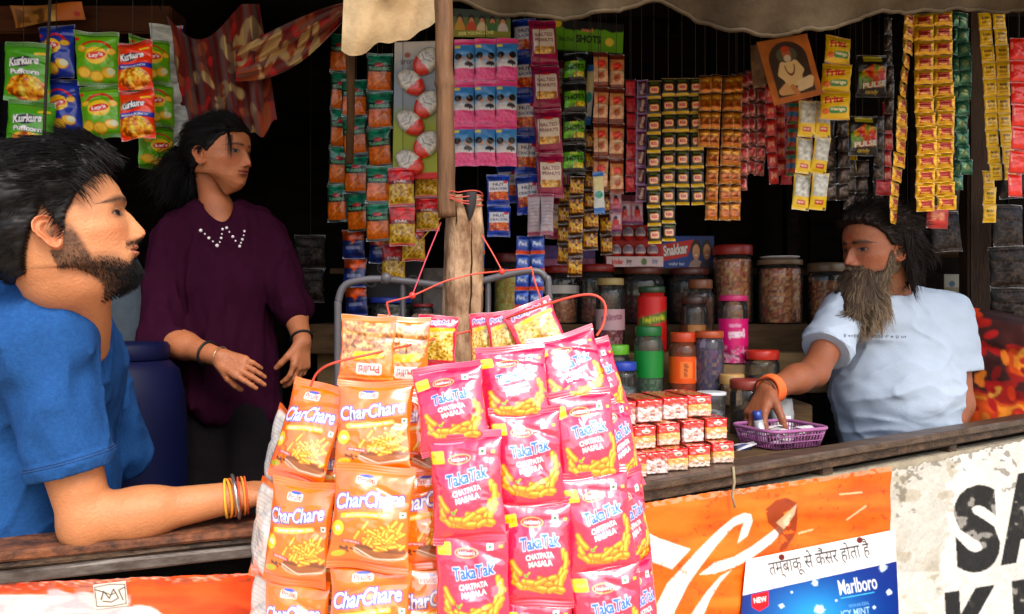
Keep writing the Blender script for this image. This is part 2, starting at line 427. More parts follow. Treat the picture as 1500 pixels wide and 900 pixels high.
WOODD = M('dark_beam_wood', (98, 74, 54), 0.55, 0.4, noise=0.6, nscale=14, bump=0.5, bscale=60, stretch=(0.35, 3, 3), col2=(42, 30, 24))
RUST = M('rusty_iron', (128, 78, 50), 0.75, 0.3, noise=0.6, nscale=30, bump=0.5, bscale=90, col2=(62, 40, 32))
STEEL = M('worn_steel', (104, 97, 92), 0.5, 0.5, metal=0.25, noise=0.4, nscale=25, bump=0.2, stretch=(0.4, 2, 2), col2=(66, 56, 50))
def beam(name, A, d, n, s0, s1, off0, off1, z0, z1, mat, bev=0.004, seg=24, wob=0.0015, seed=1):
    """long bar along a wall line; off = towards the viewer; slightly wavy as sawn wood is"""
    prof = [(off1, z0 + bev), (off1, z1 - bev), (off1 - bev, z1), (off0 + bev, z1), (off0, z1 - bev), (off0, z0 + bev), (off0 + bev, z0), (off1 - bev, z0)]
    V = []; k = len(prof)
    for i in range(seg + 1):
        s_ = s0 + (s1 - s0) * i / seg
        for j, (o, z) in enumerate(prof):
            w = wob * mnoise.noise((s_ * 5, j * 1.7, seed * 9.1)) * 2
            p = A + d * s_ + n * (o + w); V.append((p.x, p.y, z + w))
    Fc = [[i * k + j, i * k + (j + 1) % k, (i + 1) * k + (j + 1) % k, (i + 1) * k + j] for i in range(seg) for j in range(k)]
    Fc += [list(range(k)), [seg * k + j for j in range(k)][::-1]]
    return S(MB().add(V, Fc).build(name, mat, smooth=False))
# left front: rusty top bar, steel channel under it
beam('top_bar', L0, dL, nL, -0.75, 0.93, -0.09, 0.012, ZC - 0.016, ZC, RUST)
beam('steel_rail', L0, dL, nL, -0.75, 0.93, -0.07, 0.004, ZC - 0.030, ZC - 0.0165, WOODD)
beam('steel_rail', L0, dL, nL, -0.75, 0.93, -0.05, 0.010, ZC - 0.052, ZC - 0.031, STEEL, seed=2)
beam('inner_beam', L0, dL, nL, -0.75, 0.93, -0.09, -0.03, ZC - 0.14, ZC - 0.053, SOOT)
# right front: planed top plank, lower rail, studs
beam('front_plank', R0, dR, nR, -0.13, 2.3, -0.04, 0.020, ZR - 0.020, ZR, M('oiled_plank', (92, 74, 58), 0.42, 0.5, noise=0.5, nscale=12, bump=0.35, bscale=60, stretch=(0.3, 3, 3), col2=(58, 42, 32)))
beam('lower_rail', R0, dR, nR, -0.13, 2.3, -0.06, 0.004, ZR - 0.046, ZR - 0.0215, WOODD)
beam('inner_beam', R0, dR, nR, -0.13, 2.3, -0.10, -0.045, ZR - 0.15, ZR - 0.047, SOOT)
for s_ in (0.13, 0.62, 1.2, 1.9):
    p = R0 + dR * s_
    S(MB().box((p.x - nR.x * 0.03, p.y - nR.y * 0.03, ZR - 0.078), (0.045, 0.04, 0.064), R=Matrix.Rotation(math.atan2(dR.y, dR.x), 3, 'Z'), bev=0.003).build('stud', WOODD, smooth=False))
beam('counter_ledge', R0, dR, nR, -0.13, 0.60, -0.42, -0.0405, ZR - 0.022, ZR - 0.0008, SOOTL)
# counter board, step and shelves behind
cb = MB(); zt = ZR - 0.0235
pts = [R0 - nR * 0.1 - dR * 0.2, R0 - nR * 0.1 + dR * 0.6, Vector((0.92, 3.2, 0)), Vector((-0.55, 3.2, 0)), Vector((-0.2, 1.7, 0))]
cb.add([(p.x, p.y, zt) for p in pts] + [(p.x, p.y, zt - 0.03) for p in pts], [(0, 1, 2, 3, 4), (9, 8, 7, 6, 5)] + [(i, i + 5, (i + 1) % 5 + 5, (i + 1) % 5) for i in range(5)])
S(cb.build('counter_board', SOOTL, smooth=False))
S(MB().box((0.40, 2.5, 0.80), (1.0, 0.30, 0.115), bev=0.004).build('step_board', SOOTL, smooth=False))
SHZ = CZ - 25 / F * 2.72               # jar shelf
S(MB().box((0.29, 2.85, SHZ - 0.05), (1.98, 0.36, 0.10), bev=0.004).build('shelf', SOOTL, smooth=False))
S(MB().box((0.29, 2.835, (SHZ - 0.1 + 0.85) / 2), (1.98, 0.03, SHZ - 0.1 - 0.85), bev=0.003).build('shelf_board', M('pale_board', (150, 122, 84), 0.8, 0.3, noise=0.4, nscale=7, bump=0.2, stretch=(0.5, 3, 3)), smooth=False))
SHZ2 = CZ + 58 / F * 2.80
S(MB().box((0.22, 2.95, SHZ2 - 0.012), (1.75, 0.26, 0.02), bev=0.003).build('shelf', SOOTL, smooth=False))
S(MB().box((1.60, 3.05, CZ + 80 / F * 3.0), (0.55, 0.2, 0.02), bev=0.003).build('shelf', SOOTL, smooth=False))
for X in (-0.66, 1.10, 1.33):
    S(MB().box((X, 3.1, 1.2), (0.05, 0.05, 2.3), bev=0.004).build('post', SOOT, smooth=False))
p = P(1428, 450, 2.85)
S(MB().box((p.x, p.y, 1.2), (0.085, 0.07, 2.3), bev=0.008).build('post', M('brown_post', (74, 54, 40), 0.8, 0.3, noise=0.5, nscale=10, bump=0.5, stretch=(3, 3, 0.5)), smooth=False))

# ---- front walls with their paint
PLASTER = MC('painted_plaster', 0.85, 0.2, bump=0.55, bscale=45, grime=0.22, gscale=14)
TINP = MC('painted_tin_banner', 0.45, 0.4, bump=0.12, bscale=20, grime=0.16, gscale=22)
def wall_canvas(side, s0, s1, topf, nx, ny, off, ss=2, zb=0.0, dens=1.0):
    A, d, n = (L0, dL, nL) if side == 'L' else (R0, dR, nR)
    def world(U, V):
        s_ = s0 + (s1 - s0) * U; zt_ = topf(s_); z = zt_ + (zb - zt_) * V ** dens
        of = off + (0.006 * (fbm(s_ * 7, z * 11, 5, 3) - 0.5) + 0.002 * np.sin(z * 60 + s_ * 9) if off > 0.003 else 0)
        return A.x + d.x * s_ + n.x * of, A.y + d.y * s_ + n.y * of, z
    def fn(U, V):
        x, y, z = world(U, V)
        return 750 + F * x / y, 450 - F * (z - CZ) / y
    return Canvas(nx, ny, 1, ss, fn), world
def top_line(side, pts):
    sz = [wall_sz(a, b, side) for a, b in pts]
    return lambda s_: np.interp(s_, [q[0] for q in sz], [q[1] for q in sz])
# right plaster wall
tl = top_line('R', [(930, 742), (1300, 690), (1500, 643), (1640, 612)])
tlr = lambda s_: tl(s_) + 0.006 * (fbm(s_ * 60, s_ * 0 + 3.0, 4, 4) - 0.5) * 2 - 0.004
c, wf = wall_canvas('R', -0.13, 2.2, tlr, 420, 260, 0.0, dens=1.5)
c.fill((200, 198, 190))
big = fbm(c.X / 60, c.Y / 60, 5, 5); fine = fbm(c.X / 9, c.Y / 9, 8, 3)
c.put(np.clip((big - 0.5) * 4, 0, 1), (158, 148, 126), 0.5)
edge = 1392 + (fbm(c.Y / 14, c.X * 0, 3, 3) - 0.5) * 30 - 0.1 * (c.Y - 700)
white = np.clip((c.X - edge) / 3, 0, 1)
c.put(white, (228, 226, 220), 0.9)
peel = (fbm(c.X / 26, c.Y / 26, 11, 4) > 0.50) & (c.X > 1306) & (c.X < edge) & (c.Y > 838)
c.put(peel, (222, 216, 206), 0.9)
brown = (fbm(c.X / 34 + 7, c.Y / 22, 12, 4) > 0.66) & (c.X < edge + 10)
c.put(brown, (146, 128, 100), 0.3)
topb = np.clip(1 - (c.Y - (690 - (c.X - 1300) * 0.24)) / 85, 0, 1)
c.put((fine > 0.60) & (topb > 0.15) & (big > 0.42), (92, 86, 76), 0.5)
ink = (30, 30, 30)
mS = c.m_text('S', 1431, 775, 66, 126, rot=-10, shear=0.14, bold=0.05) | c.m_text('A', 1505, 757, 92, 128, rot=-10, shear=0.12, bold=0.05) \
    | c.m_text('K', 1428, 921, 84, 118, rot=-9, shear=0.14, bold=0.05) | c.m_text('I', 1495, 910, 20, 120, rot=-9, shear=0.14, bold=0.04)
worn = fbm(c.X / 16, c.Y / 16, 31, 4)
c.put(mS & (worn < 0.68), ink, 0.94); c.put(mS & (worn > 0.58), (72, 68, 62), 0.5)
fw = empty('painted_wall', (R0.x, R0.y, 0), label='dirty white plaster wall under the counter with big black painted letters', cat='wall')
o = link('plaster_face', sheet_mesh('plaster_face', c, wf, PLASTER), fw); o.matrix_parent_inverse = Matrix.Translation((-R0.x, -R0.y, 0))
wb = MB(); s0, s1 = -0.13, 2.2
q = [R0 + dR * s0 - nR * 0.005, R0 + dR * s1 - nR * 0.005, R0 + dR * s1 - nR * 0.045, R0 + dR * s0 - nR * 0.045]
zt4 = [float(tl(s0)) - 0.012, float(tl(s1)) - 0.012] * 2; zt4 = [zt4[0], zt4[1], zt4[1], zt4[0]]
wb.add([(a.x, a.y, 0) for a in q] + [(a.x, a.y, z) for a, z in zip(q, zt4)], [(0, 1, 5, 4), (1, 2, 6, 5), (2, 3, 7, 6), (3, 0, 4, 7), (4, 5, 6, 7)])
o = wb.build('wall_core', M('plain_plaster', (170, 160, 140), 0.9, 0.2, noise=0.3, bump=0.4), fw, smooth=False); o.matrix_parent_inverse = Matrix.Translation((-R0.x, -R0.y, 0))
# orange banner on it
tb = top_line('R', [(930, 738), (1000, 726), (1100, 713), (1200, 699), (1303, 682)])
tbr = lambda s_: tb(s_) + 0.003 * (fbm(s_ * 90, s_ * 0, 2, 3) - 0.5)
sB = wall_sz(1302, 690, 'R')[0]
c, wf = wall_canvas('R', -0.12, sB, tbr, 330, 220, 0.006, ss=2, zb=0.12, dens=1.35)
Z8 = lambda L: [(920 + a / 2.586, 600 + b / 2.586) for a, b in L]
c.fill((240, 104, 30))
nb = fbm(c.X / 70, c.Y / 18, 3, 4); c.put(np.clip((nb - 0.45) * 4, 0, 1), (250, 136, 58), 0.6)
c.put(np.clip((0.42 - nb) * 5, 0, 1), (205, 78, 24), 0.6)
W_ = (240, 232, 222)
for pl in ([(60, 460), (120, 490), (238, 530), (168, 606), (60, 566)],
           [(60, 836), (100, 760), (150, 660), (260, 540), (340, 460), (400, 410), (440, 393), (466, 398), (472, 425), (452, 480), (415, 508), (430, 455), (440, 428), (400, 445), (340, 510), (280, 590), (230, 660), (180, 760), (150, 860)],
           [(268, 628), (330, 580), (400, 560), (470, 520), (550, 460), (600, 410), (640, 358), (630, 400), (590, 460), (540, 510), (460, 570), (400, 600), (330, 622)],
           [(225, 830), (240, 776), (300, 690), (350, 632), (395, 606), (350, 655), (310, 720), (280, 800), (270, 860)]):
    c.poly(Z8(pl), W_)
st = c.m_poly(Z8([(520, 380), (560, 345), (600, 335), (640, 355), (642, 410), (636, 470), (600, 530), (575, 540), (570, 470), (530, 430)]))
c.put(st & (fbm(c.X / 12, c.Y / 12, 6, 3) > 0.38), (112, 44, 18), 0.8)
c.poly(Z8([(560, 430), (600, 395), (640, 358), (630, 400), (590, 455)]), (205, 190, 160), 0.8)
scr = fbm(c.X / 5 + c.Y / 14, c.Y / 5, 9, 3)
c.put((scr > 0.72) & (nb < 0.52), (92, 44, 24), 0.45)
for (a, b, d_, e) in ((1240, 762, 1268, 742), (1170, 782, 1190, 776), (1230, 725, 1262, 722), (1112, 700, 1130, 714)):
    c.seg(a, b, d_, e, 1.1, (250, 215, 180), 0.8)
topd = c.Y - (738 - (c.X - 930) * 0.1495)
c.put((topd < 9) & (fbm(c.X / 6, c.Y / 4, 13, 3) > 0.46), (196, 160, 140), 0.75)
ban = link('banner', sheet_mesh('banner', c, wf, TINP))
tag(ban, 'orange tin banner with white brush-stroke emblem nailed below the right counter', 'banner')
# left banner
tb2 = top_line('L', [(-160, 858), (0, 854), (185, 846), (370, 838), (640, 822)])
tbr2 = lambda s_: tb2(s_) + 0.003 * (fbm(s_ * 90, s_ * 0, 2, 3) - 0.5)
c, wf = wall_canvas('L', -0.7, 0.92, tbr2, 300, 150, 0.004, ss=2, zb=0.05, dens=1.6)
c.fill((226, 78, 34))
nb = fbm(c.X / 60, c.Y / 16, 23, 4); c.put(np.clip((nb - 0.45) * 4, 0, 1), (240, 104, 52), 0.7)
e2 = 188 + (fbm(c.Y / 10, c.X * 0, 5, 2) - 0.5) * 6
lw = (c.X < e2); c.put(lw & (c.Y > 868 + (fbm(c.X / 18, c.X * 0, 9, 3) - 0.5) * 14), (214, 214, 216), 0.9)
c.put(lw & (fbm(c.X / 25, c.Y / 8, 15, 3) > 0.55), (176, 150, 160), 0.5)
c.put(lw & (c.X < 70) & (c.Y < 872), (232, 70, 30), 0.8)
c.ell(205, 912, 34, 24, (240, 236, 230)); c.ell(345, 915, 30, 26, (170, 60, 26), al=0.7)
tt = c.Y - (854 - c.X * 0.043)
for k in range(46):
    x0 = -30 + k * 9 + rr.uniform(-3, 3); y0 = 852 - x0 * 0.043 + rr.uniform(2, 9)
    c.path([(x0, y0), (x0 + rr.uniform(3, 9), y0 + rr.uniform(-5, 6)), (x0 + rr.uniform(6, 14), y0 + rr.uniform(-4, 5))], 0.8, (240, 214, 200), 0.75)
c.put((tt < 14) & (fbm(c.X / 7, c.Y / 5, 3, 3) > 0.56), (110, 70, 60), 0.6)
ban2 = link('banner', sheet_mesh('banner', c, wf, TINP))
tag(ban2, 'scuffed orange and white tin banner below the rusty left bar', 'banner')
# doodle sticker on the left banner
def quad_sheet(name, quad, side, off, canvas, mat, curl=0.0):
    Q = [on_wall(a, b, side, off) for a, b in quad]; n = nL if side == 'L' else nR
    def pf(U, V):
        out = []
        for k in range(3):
            out.append((Q[0][k] * (1 - U) + Q[1][k] * U) * (1 - V) + (Q[3][k] * (1 - U) + Q[2][k] * U) * V + n[k] * curl * (np.sin(U * 9) * 0.3 + (U - 0.5) ** 2 * 2) * (0.4 + V))
        return out
    return link(name, sheet_mesh(name, canvas, pf, mat))
c = Canvas(40, 32, 0.8); c.fill((214, 208, 196)); ik = (70, 62, 58)
c.path([(0.05, 0.1), (0.5, 0.06), (0.95, 0.12), (0.93, 0.72), (0.5, 0.75), (0.06, 0.7), (0.05, 0.1)], 0.018, ik, 0.8)
c.path([(0.22, 0.5), (0.3, 0.25), (0.45, 0.5), (0.6, 0.22), (0.72, 0.52), (0.5, 0.62), (0.25, 0.56)], 0.02, ik); c.path([(0.35, 0.3), (0.5, 0.4), (0.66, 0.34)], 0.016, ik)
c.path([(0.08, 0.18), (0.3, 0.28), (0.2, 0.5)], 0.02, ik); c.path([(0.95, 0.2), (0.75, 0.28), (0.85, 0.6)], 0.02, ik)
o = quad_sheet('sticker', [(136, 857), (184, 851), (188, 887), (140, 893)], 'L', 0.007, c, MC('paper', 0.75, 0.25))
tag(o, 'small square sticker with a pen doodle on the scuffed banner', 'sticker')
# cigarette poster
def poster_fn(U, V):
    TL, TR, BR, BL = (1093, 820), (1311, 776), (1322, 1010), (1070, 1062)
    x = (TL[0] * (1 - U) + TR[0] * U) * (1 - V) + (BL[0] * (1 - U) + BR[0] * U) * V
    y = (TL[1] * (1 - U) + TR[1] * U) * (1 - V) + (BL[1] * (1 - U) + BR[1] * U) * V
    return x, y
c = Canvas(230, 240, 1, 3, poster_fn)
gl = np.exp(-(((c.X - 1195) / 75) ** 2 + ((c.Y - 905) / 55) ** 2))
c.fill((16, 42, 118)); c.put(np.clip(gl, 0, 1), (60, 168, 226), 0.9)
c.put(np.clip((c.X - 1090) / -40 + 0.4, 0, 1), (10, 26, 84), 0.6)
bnd = 875 - (c.X - 1078) * 0.222
c.put(c.Y < bnd, (236, 234, 234))
c.text('तम्बाकू से कैंसर होता है', 1200, 820, 150, (44, 44, 48), h=34, rot=-11.5, bold=0.006)
c.text('Marlboro', 1256, 857, 56, (235, 238, 245), h=22, rot=-10, bold=0.012)
c.seg(1232, 877, 1280, 868, 0.7, (90, 190, 240)); c.text('WITH AN IDEAL', 1258, 886, 30, (120, 180, 230), h=5, rot=-10)
c.text('ICY MINT', 1253, 897, 42, (170, 210, 240), h=10, rot=-9, bold=0.01)
c.poly([(1101, 872), (1126, 866), (1126, 888), (1113, 896), (1102, 890)], (214, 32, 44)); c.text('NEW', 1114, 879, 19, (250, 250, 250), h=8, rot=-10, bold=0.02)
rp = random.Random(5)
for (a, b, r_) in ((1194, 854, 7), (1293, 832, 9), (1145, 888, 6), (1302, 868, 6), (1200, 894, 12), (1160, 868, 3), (1225, 880, 3), (1280, 890, 4), (1100, 905, 5), (1180, 930, 16), (1235, 925, 10)):
    for k in range(5):
        a0 = rp.uniform(0, 6.28)
        c.poly([(a + r_ * rp.uniform(0.4, 1) * math.cos(a0 + t), b + r_ * rp.uniform(0.4, 1) * math.sin(a0 + t)) for t in (0, 1.6, 3.1, 4.7)], (150 + k * 22, 196 + k * 12, 235), 0.6)
for a, b in ((1145, 817), (1259, 792)): c.ell(a, b, 4.5, 4.5, (96, 30, 30))
def pos_poster(U, V):
    x, y = poster_fn(U, V); d = np.stack([(x - 750) / F, np.ones_like(x), -(y - 450) / F], -1)
    off = 0.013 + 0.003 * np.sin(U * 8 + V * 3) * V + 0.002 * (fbm(U * 5, V * 5, 3, 2) - 0.5)
    t = (R0.x * nR.x + R0.y * nR.y + off) / (d[..., 0] * nR.x + d[..., 1] * nR.y)
    return d[..., 0] * t, t, d[..., 2] * t + CZ
o = link('poster', sheet_mesh('poster', c, pos_poster, MC('poster_print', 0.3, 0.5)))
tag(o, 'blue cigarette poster with white warning strip pinned to the orange banner', 'poster')

# ---- stump, pole, awning
BARK = M('weathered_trunk', (180, 150, 118), 0.85, 0.25, noise=0.6, nscale=30, bump=1.0, bscale=40, stretch=(1.4, 1.4, 0.6), col2=(104, 74, 52))
c0 = P(675, 450, 1.43); rs_ = np.random.RandomState(4)
mb = MB(); V = []; nz, na = 90, 36; ztop = CZ + (450 - 288) / F * 1.43
for i in range(nz):
    t = i / (nz - 1); z = ztop * t
    for j in range(na):
        a = 2 * math.pi * j / na
        r = 0.0365 + 0.005 * (1 - t) + 0.0042 * mnoise.noise((math.cos(a) * 1.2, math.sin(a) * 1.2, z * 5)) + 0.0022 * mnoise.noise((math.cos(a) * 5, math.sin(a) * 5, z * 16))
        zz = z
        if t > 0.955: r *= 1 - 0.10 * (t - 0.955) / 0.045
        if i == nz - 1: zz = z + 0.006 * mnoise.noise((math.cos(a) * 2, math.sin(a) * 2, 7))
        V.append((r * math.cos(a) + 0.006 * math.sin(z * 6), r * math.sin(a), zz))
V.append((0, 0, ztop - 0.004)); cnt = len(V) - 1
mb.add(V, [[i * na + j, i * na + (j + 1) % na, (i + 1) * na + (j + 1) % na, (i + 1) * na + j] for i in range(nz - 1) for j in range(na)] + [[(nz - 1) * na + j, (nz - 1) * na + (j + 1) % na, cnt] for j in range(na)])
stump = empty('trunk_post', (c0.x, 1.43, 0), label='thick weathered tree-trunk post standing behind the hanging snack packets', cat='post')
mb.build('trunk', BARK, stump)
# added dark piece standing in for the hollow notch in the top, and the cracks
notch_mat = M('notch_dark', (46, 42, 44), 0.35, 0.5, metal=0.6)
mb = MB(); V = []
for k in range(13):
    t = k / 12; ww = 0.0125 * math.sin(math.pi * (0.42 + 0.58 * t)) ** 0.8; z = ztop + 0.003 - 0.052 * t
    for sx in (-1, -0.4, 0.4, 1): V.append((0.018 + ww * sx, -0.0345 - 0.006 * (1 - sx * sx), z))
mb.add(V, [[i * 4 + j, (i + 1) * 4 + j, (i + 1) * 4 + j + 1, i * 4 + j + 1] for i in range(12) for j in range(3)]); mb.build('notch_piece', notch_mat, stump)
crk = M('crack_dark', (48, 34, 24), 0.95, 0.1)
for (x, z1, z0) in ((0.016, ztop - 0.05, ztop - 0.25), (-0.012, ztop - 0.02, ztop - 0.1), (-0.02, ztop - 0.18, ztop - 0.3)):
    pts_ = []
    for k in range(12):
        z = z1 + (z0 - z1) * k / 11; xx = x + 0.003 * mnoise.noise((z * 30, x * 50, 1)); r = 0.0385
        pts_.append((xx + 0.006 * math.sin(z * 6), -math.sqrt(max(r * r - xx * xx, 1e-6)) + 0.0008, z))
    MB().tube(pts_, [0.0004 + 0.0012 * math.sin(math.pi * k / 11) for k in range(12)], 5).build('crack', crk, stump)
# short grey board lashed to the trunk
pb = P(626, 503, 1.40)
o = MB().box((pb.x - c0.x, -0.035, pb.z), (0.052, 0.025, 0.105), bev=0.003).build('side_block', M('grey_wood', (120, 100, 84), 0.9, 0.2, noise=0.5, nscale=25, bump=0.7, bscale=50, stretch=(3, 3, 0.6), col2=(72, 58, 48)), stump, smooth=False)
MB().box((pb.x - c0.x + 0.004, -0.049, pb.z - 0.006), (0.013, 0.004, 0.026), bev=0.001).build('slot', crk, stump, smooth=False)
# slim pole
BAM = M('brown_pole_wood', (128, 92, 60), 0.7, 0.3, noise=0.5, nscale=12, bump=0.5, bscale=40, stretch=(3, 3, 0.4), col2=(84, 58, 38))
pa, pz = P(655, 318, 1.375), P(648, -110, 1.375)
n_ = 60; pts_ = []; rad = []
for k in range(n_):
    t = k / (n_ - 1); q = pa.lerp(pz, t); q.x += 0.004 * mnoise.noise((t * 5, 0, 1)); pts_.append(q)
    rad.append(0.0158 + 0.0012 * mnoise.noise((t * 12, 4, 0)) + 0.0022 * math.exp(-((t - 0.46) / 0.012) ** 2))
o = MB().tube(pts_, rad, 16).build('slim_pole', BAM)
tag(o, 'slim brown wooden pole tied on top of the trunk post', 'pole')
mb = MB()
for k in range(4):
    zc = ztop - 0.004 + 0.006 * k - 0.012; loop = [(c0.x + 0.040 * math.cos(a) , 1.43 + 0.043 * math.sin(a) - (0.03 if math.sin(a) < -0.2 and math.cos(a) < -0.1 else 0), zc + 0.004 * math.sin(a * 2 + k)) for a in np.linspace(0, 2 * math.pi, 28)]
    mb.tube(loop, 0.0012, 6)
o = mb.build('red_string', M('red_twine', (176, 70, 56), 0.7))
tag(o, 'thin red string wound round the top of the trunk post', 'string')
# awning cloth: hem follows the scalloped lower edge
CLO = M('canvas_cloth', (88, 76, 58), 0.9, 0.15, noise=0.35, nscale=7, bump=0.3, bscale=40, col2=(66, 54, 40))
hem = [(655, 6), (690, 11), (740, 22), (800, 29), (860, 24), (920, 13), (965, 9), (1005, 24), (1050, 42), (1095, 52), (1150, 51), (1200, 46), (1260, 29), (1300, 19), (1400, 17), (1500, 18), (1640, 20)]
hx = [a for a, b in hem]; hy = [b for a, b in hem]
def aw(u, v):
    px = 655 + (1640 - 655) * u; py = float(np.interp(px, hx, hy)) + 3.5 * mnoise.noise((px / 22, 0, 9)) + 1.6 * mnoise.noise((px / 7, 3, 9))
    Yb = 1.62 + 0.02 * math.sin(px / 37) + 0.35 * max(0, (px - 1200) / 440)
    a = P(px, py, Yb); b = Vector((a.x * 1.02, 1.33 + 0.25 * max(0, (px - 1200) / 440), 2.33))
    q = a.lerp(b, v); sag = math.sin(math.pi * v)
    q.z -= 0.05 * sag; f = math.exp(-v * 2.0)
    q.y += 0.018 * f * mnoise.noise((px / 55, v * 3, 2)) + 0.010 * f * math.sin(px / 16 + v * 5 + 2 * mnoise.noise((px / 80, 0, 0)))
    q.z += 0.012 * f * mnoise.noise((px / 70, v * 6, 5))
    return q
mb = MB().grid(aw, 220, 40)
edge_pts = [aw(k / 160, 0.0) + Vector((0, -0.004, 0.002)) for k in range(161)]
awn = empty('awning', (0.7, 1.6, 1.75), label='sagging brown canvas awning hanging over the stall front', cat='awning')
o = mb.build('canvas', CLO, awn); o.matrix_parent_inverse = Matrix.Translation((-0.7, -1.6, -1.75))
o = MB().tube(edge_pts, 0.0045, 8).build('hem', CLO, awn); o.matrix_parent_inverse = Matrix.Translation((-0.7, -1.6, -1.75))
def flap(u, v):
    TL, TR, BR, BL = (508, -120), (652, -120), (646, 24), (500, 66)
    x = (TL[0] * (1 - u) + TR[0] * u) * (1 - v) + (BL[0] * (1 - u) + BR[0] * u) * v
    y = (TL[1] * (1 - u) + TR[1] * u) * (1 - v) + (BL[1] * (1 - u) + BR[1] * u) * v
    y += v * (22 * math.exp(-((u - 0.16) / 0.16) ** 2) + 20 * math.exp(-((u - 0.62) / 0.3) ** 2)) + 1.5 * math.sin(u * 30)
    q = P(x, y, 1.50 + 0.02 * math.sin(u * 7 + v * 4) + 0.012 * mnoise.noise((u * 4, v * 4, 3)))
    return q
o = MB().grid(flap, 60, 50).build('cloth_flap', M('cream_cloth', (182, 158, 122), 0.9, 0.15, noise=0.25, nscale=9, bump=0.25, bscale=80, col2=(160, 134, 98)))
tag(o, 'cream cloth flap hanging from the awning beside the slim pole', 'cloth')

# ================================================================== SNACK PACKETS: print designs
FILM = MC('glossy_film', 0.22, 0.6, bump=0.05, bscale=18, coat=1.0)
_bsdf(FILM).inputs['Coat IOR'].default_value = 2.0
FILM2 = MC('sachet_film', 0.30, 0.5, bump=0.08, bscale=70, coat=0.2)
FOIL = MC('sachet_foil', 0.28, 0.5, bump=0.08, bscale=70, metal=0.35, coat=0.2)
CARD = MC('printed_card', 0.5, 0.4, bump=0.03, grime=0.08)
PAPER = MC('paper', 0.75, 0.25)
def veg(c, x, y, r=0.035):
    c.rect(x - r, y - r, x + r, y + r, (250, 250, 250)); c.ell(x, y, r * 0.5, r * 0.5, (30, 120, 50))
def d_char(c, seed=0):
    a = c.a; r = random.Random(seed)
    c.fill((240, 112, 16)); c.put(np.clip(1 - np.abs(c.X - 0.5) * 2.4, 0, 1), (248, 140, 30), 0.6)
    c.rect(0, 0, 1, 0.10, (236, 118, 30)); c.rect(0, a - 0.1, 1, a, (232, 104, 22))
    c.rrect(0.42, 0.22, 0.26, 0.10, 0.03, (250, 236, 220)); c.text('Prulíti', 0.42, 0.22, 0.22, (196, 28, 48), h=0.075, bold=0.02)
    c.ell(0.42, 0.165, 0.09, 0.02, (60, 90, 180))
    c.text('CharChare', 0.48, 0.46, 0.88, (250, 250, 252), h=0.20, rot=-8, shear=0.25, bold=0.02, out=(36, 92, 196), ow=3, out2=(64, 44, 140), ow2=4.5)
    c.rrect(0.46, 0.66, 0.66, 0.065, 0.03, (252, 196, 36), rot=-7); c.text('BLENDED WITH REAL TASTE', 0.48, 0.658, 0.56, (250, 250, 240), h=0.03, rot=-7, bold=0.02)
    c.ell(0.11, 0.86, 0.085, 0.10, (253, 208, 40)); c.text('₹5', 0.11, 0.86, 0.08, (250, 250, 250), bold=0.03)
    veg(c, 0.92, 0.62)
    c.ell(0.66, 1.13, 0.34, 0.11, (206, 178, 150)); c.ell(0.66, 1.10, 0.32, 0.10, (120, 60, 20))
    for k in range(70):
        x = 0.66 + r.gauss(0, 0.16); y = 0.96 + r.gauss(0, 0.085); 
        if (x - .66) ** 2 / .12 + (y - .96) ** 2 / .036 > 1: continue
        an = r.uniform(-1.6, 0.6); L = r.uniform(0.05, 0.13)
        for t_, cc in ((0.026, (170, 84, 10)), (0.02, (232, 160, 30)), (0.009, (250, 212, 90))):
            c.seg(x, y, x + L * math.cos(an), y + L * math.sin(an), t_, cc)
    c.put(c.m_poly([(0.34, 1.10), (0.98, 1.12), (0.92, 1.2), (0.7, 1.25), (0.45, 1.2)]), (190, 120, 70), 0.5)
    c.seg(0.35, 1.11, 0.6, 1.22, 0.008, (240, 226, 210)); c.seg(0.6, 1.22, 0.95, 1.18, 0.008, (240, 226, 210))
    c.rrect(0.30, 1.03, 0.26, 0.045, 0.01, (214, 50, 60), rot=4); c.text('HOT MASALA', 0.3, 1.03, 0.22, (250, 240, 240), h=0.026, rot=4, bold=0.02)
    c.ell(0.14, 1.20, 0.09, 0.04, (176, 176, 30), rot=-8)
    for k in range(9): c.ell(0.26 + r.uniform(-.1, .1), 1.14 + r.uniform(-.035, .03), 0.03, 0.014, (96, 44, 14), rot=r.uniform(-50, 50))
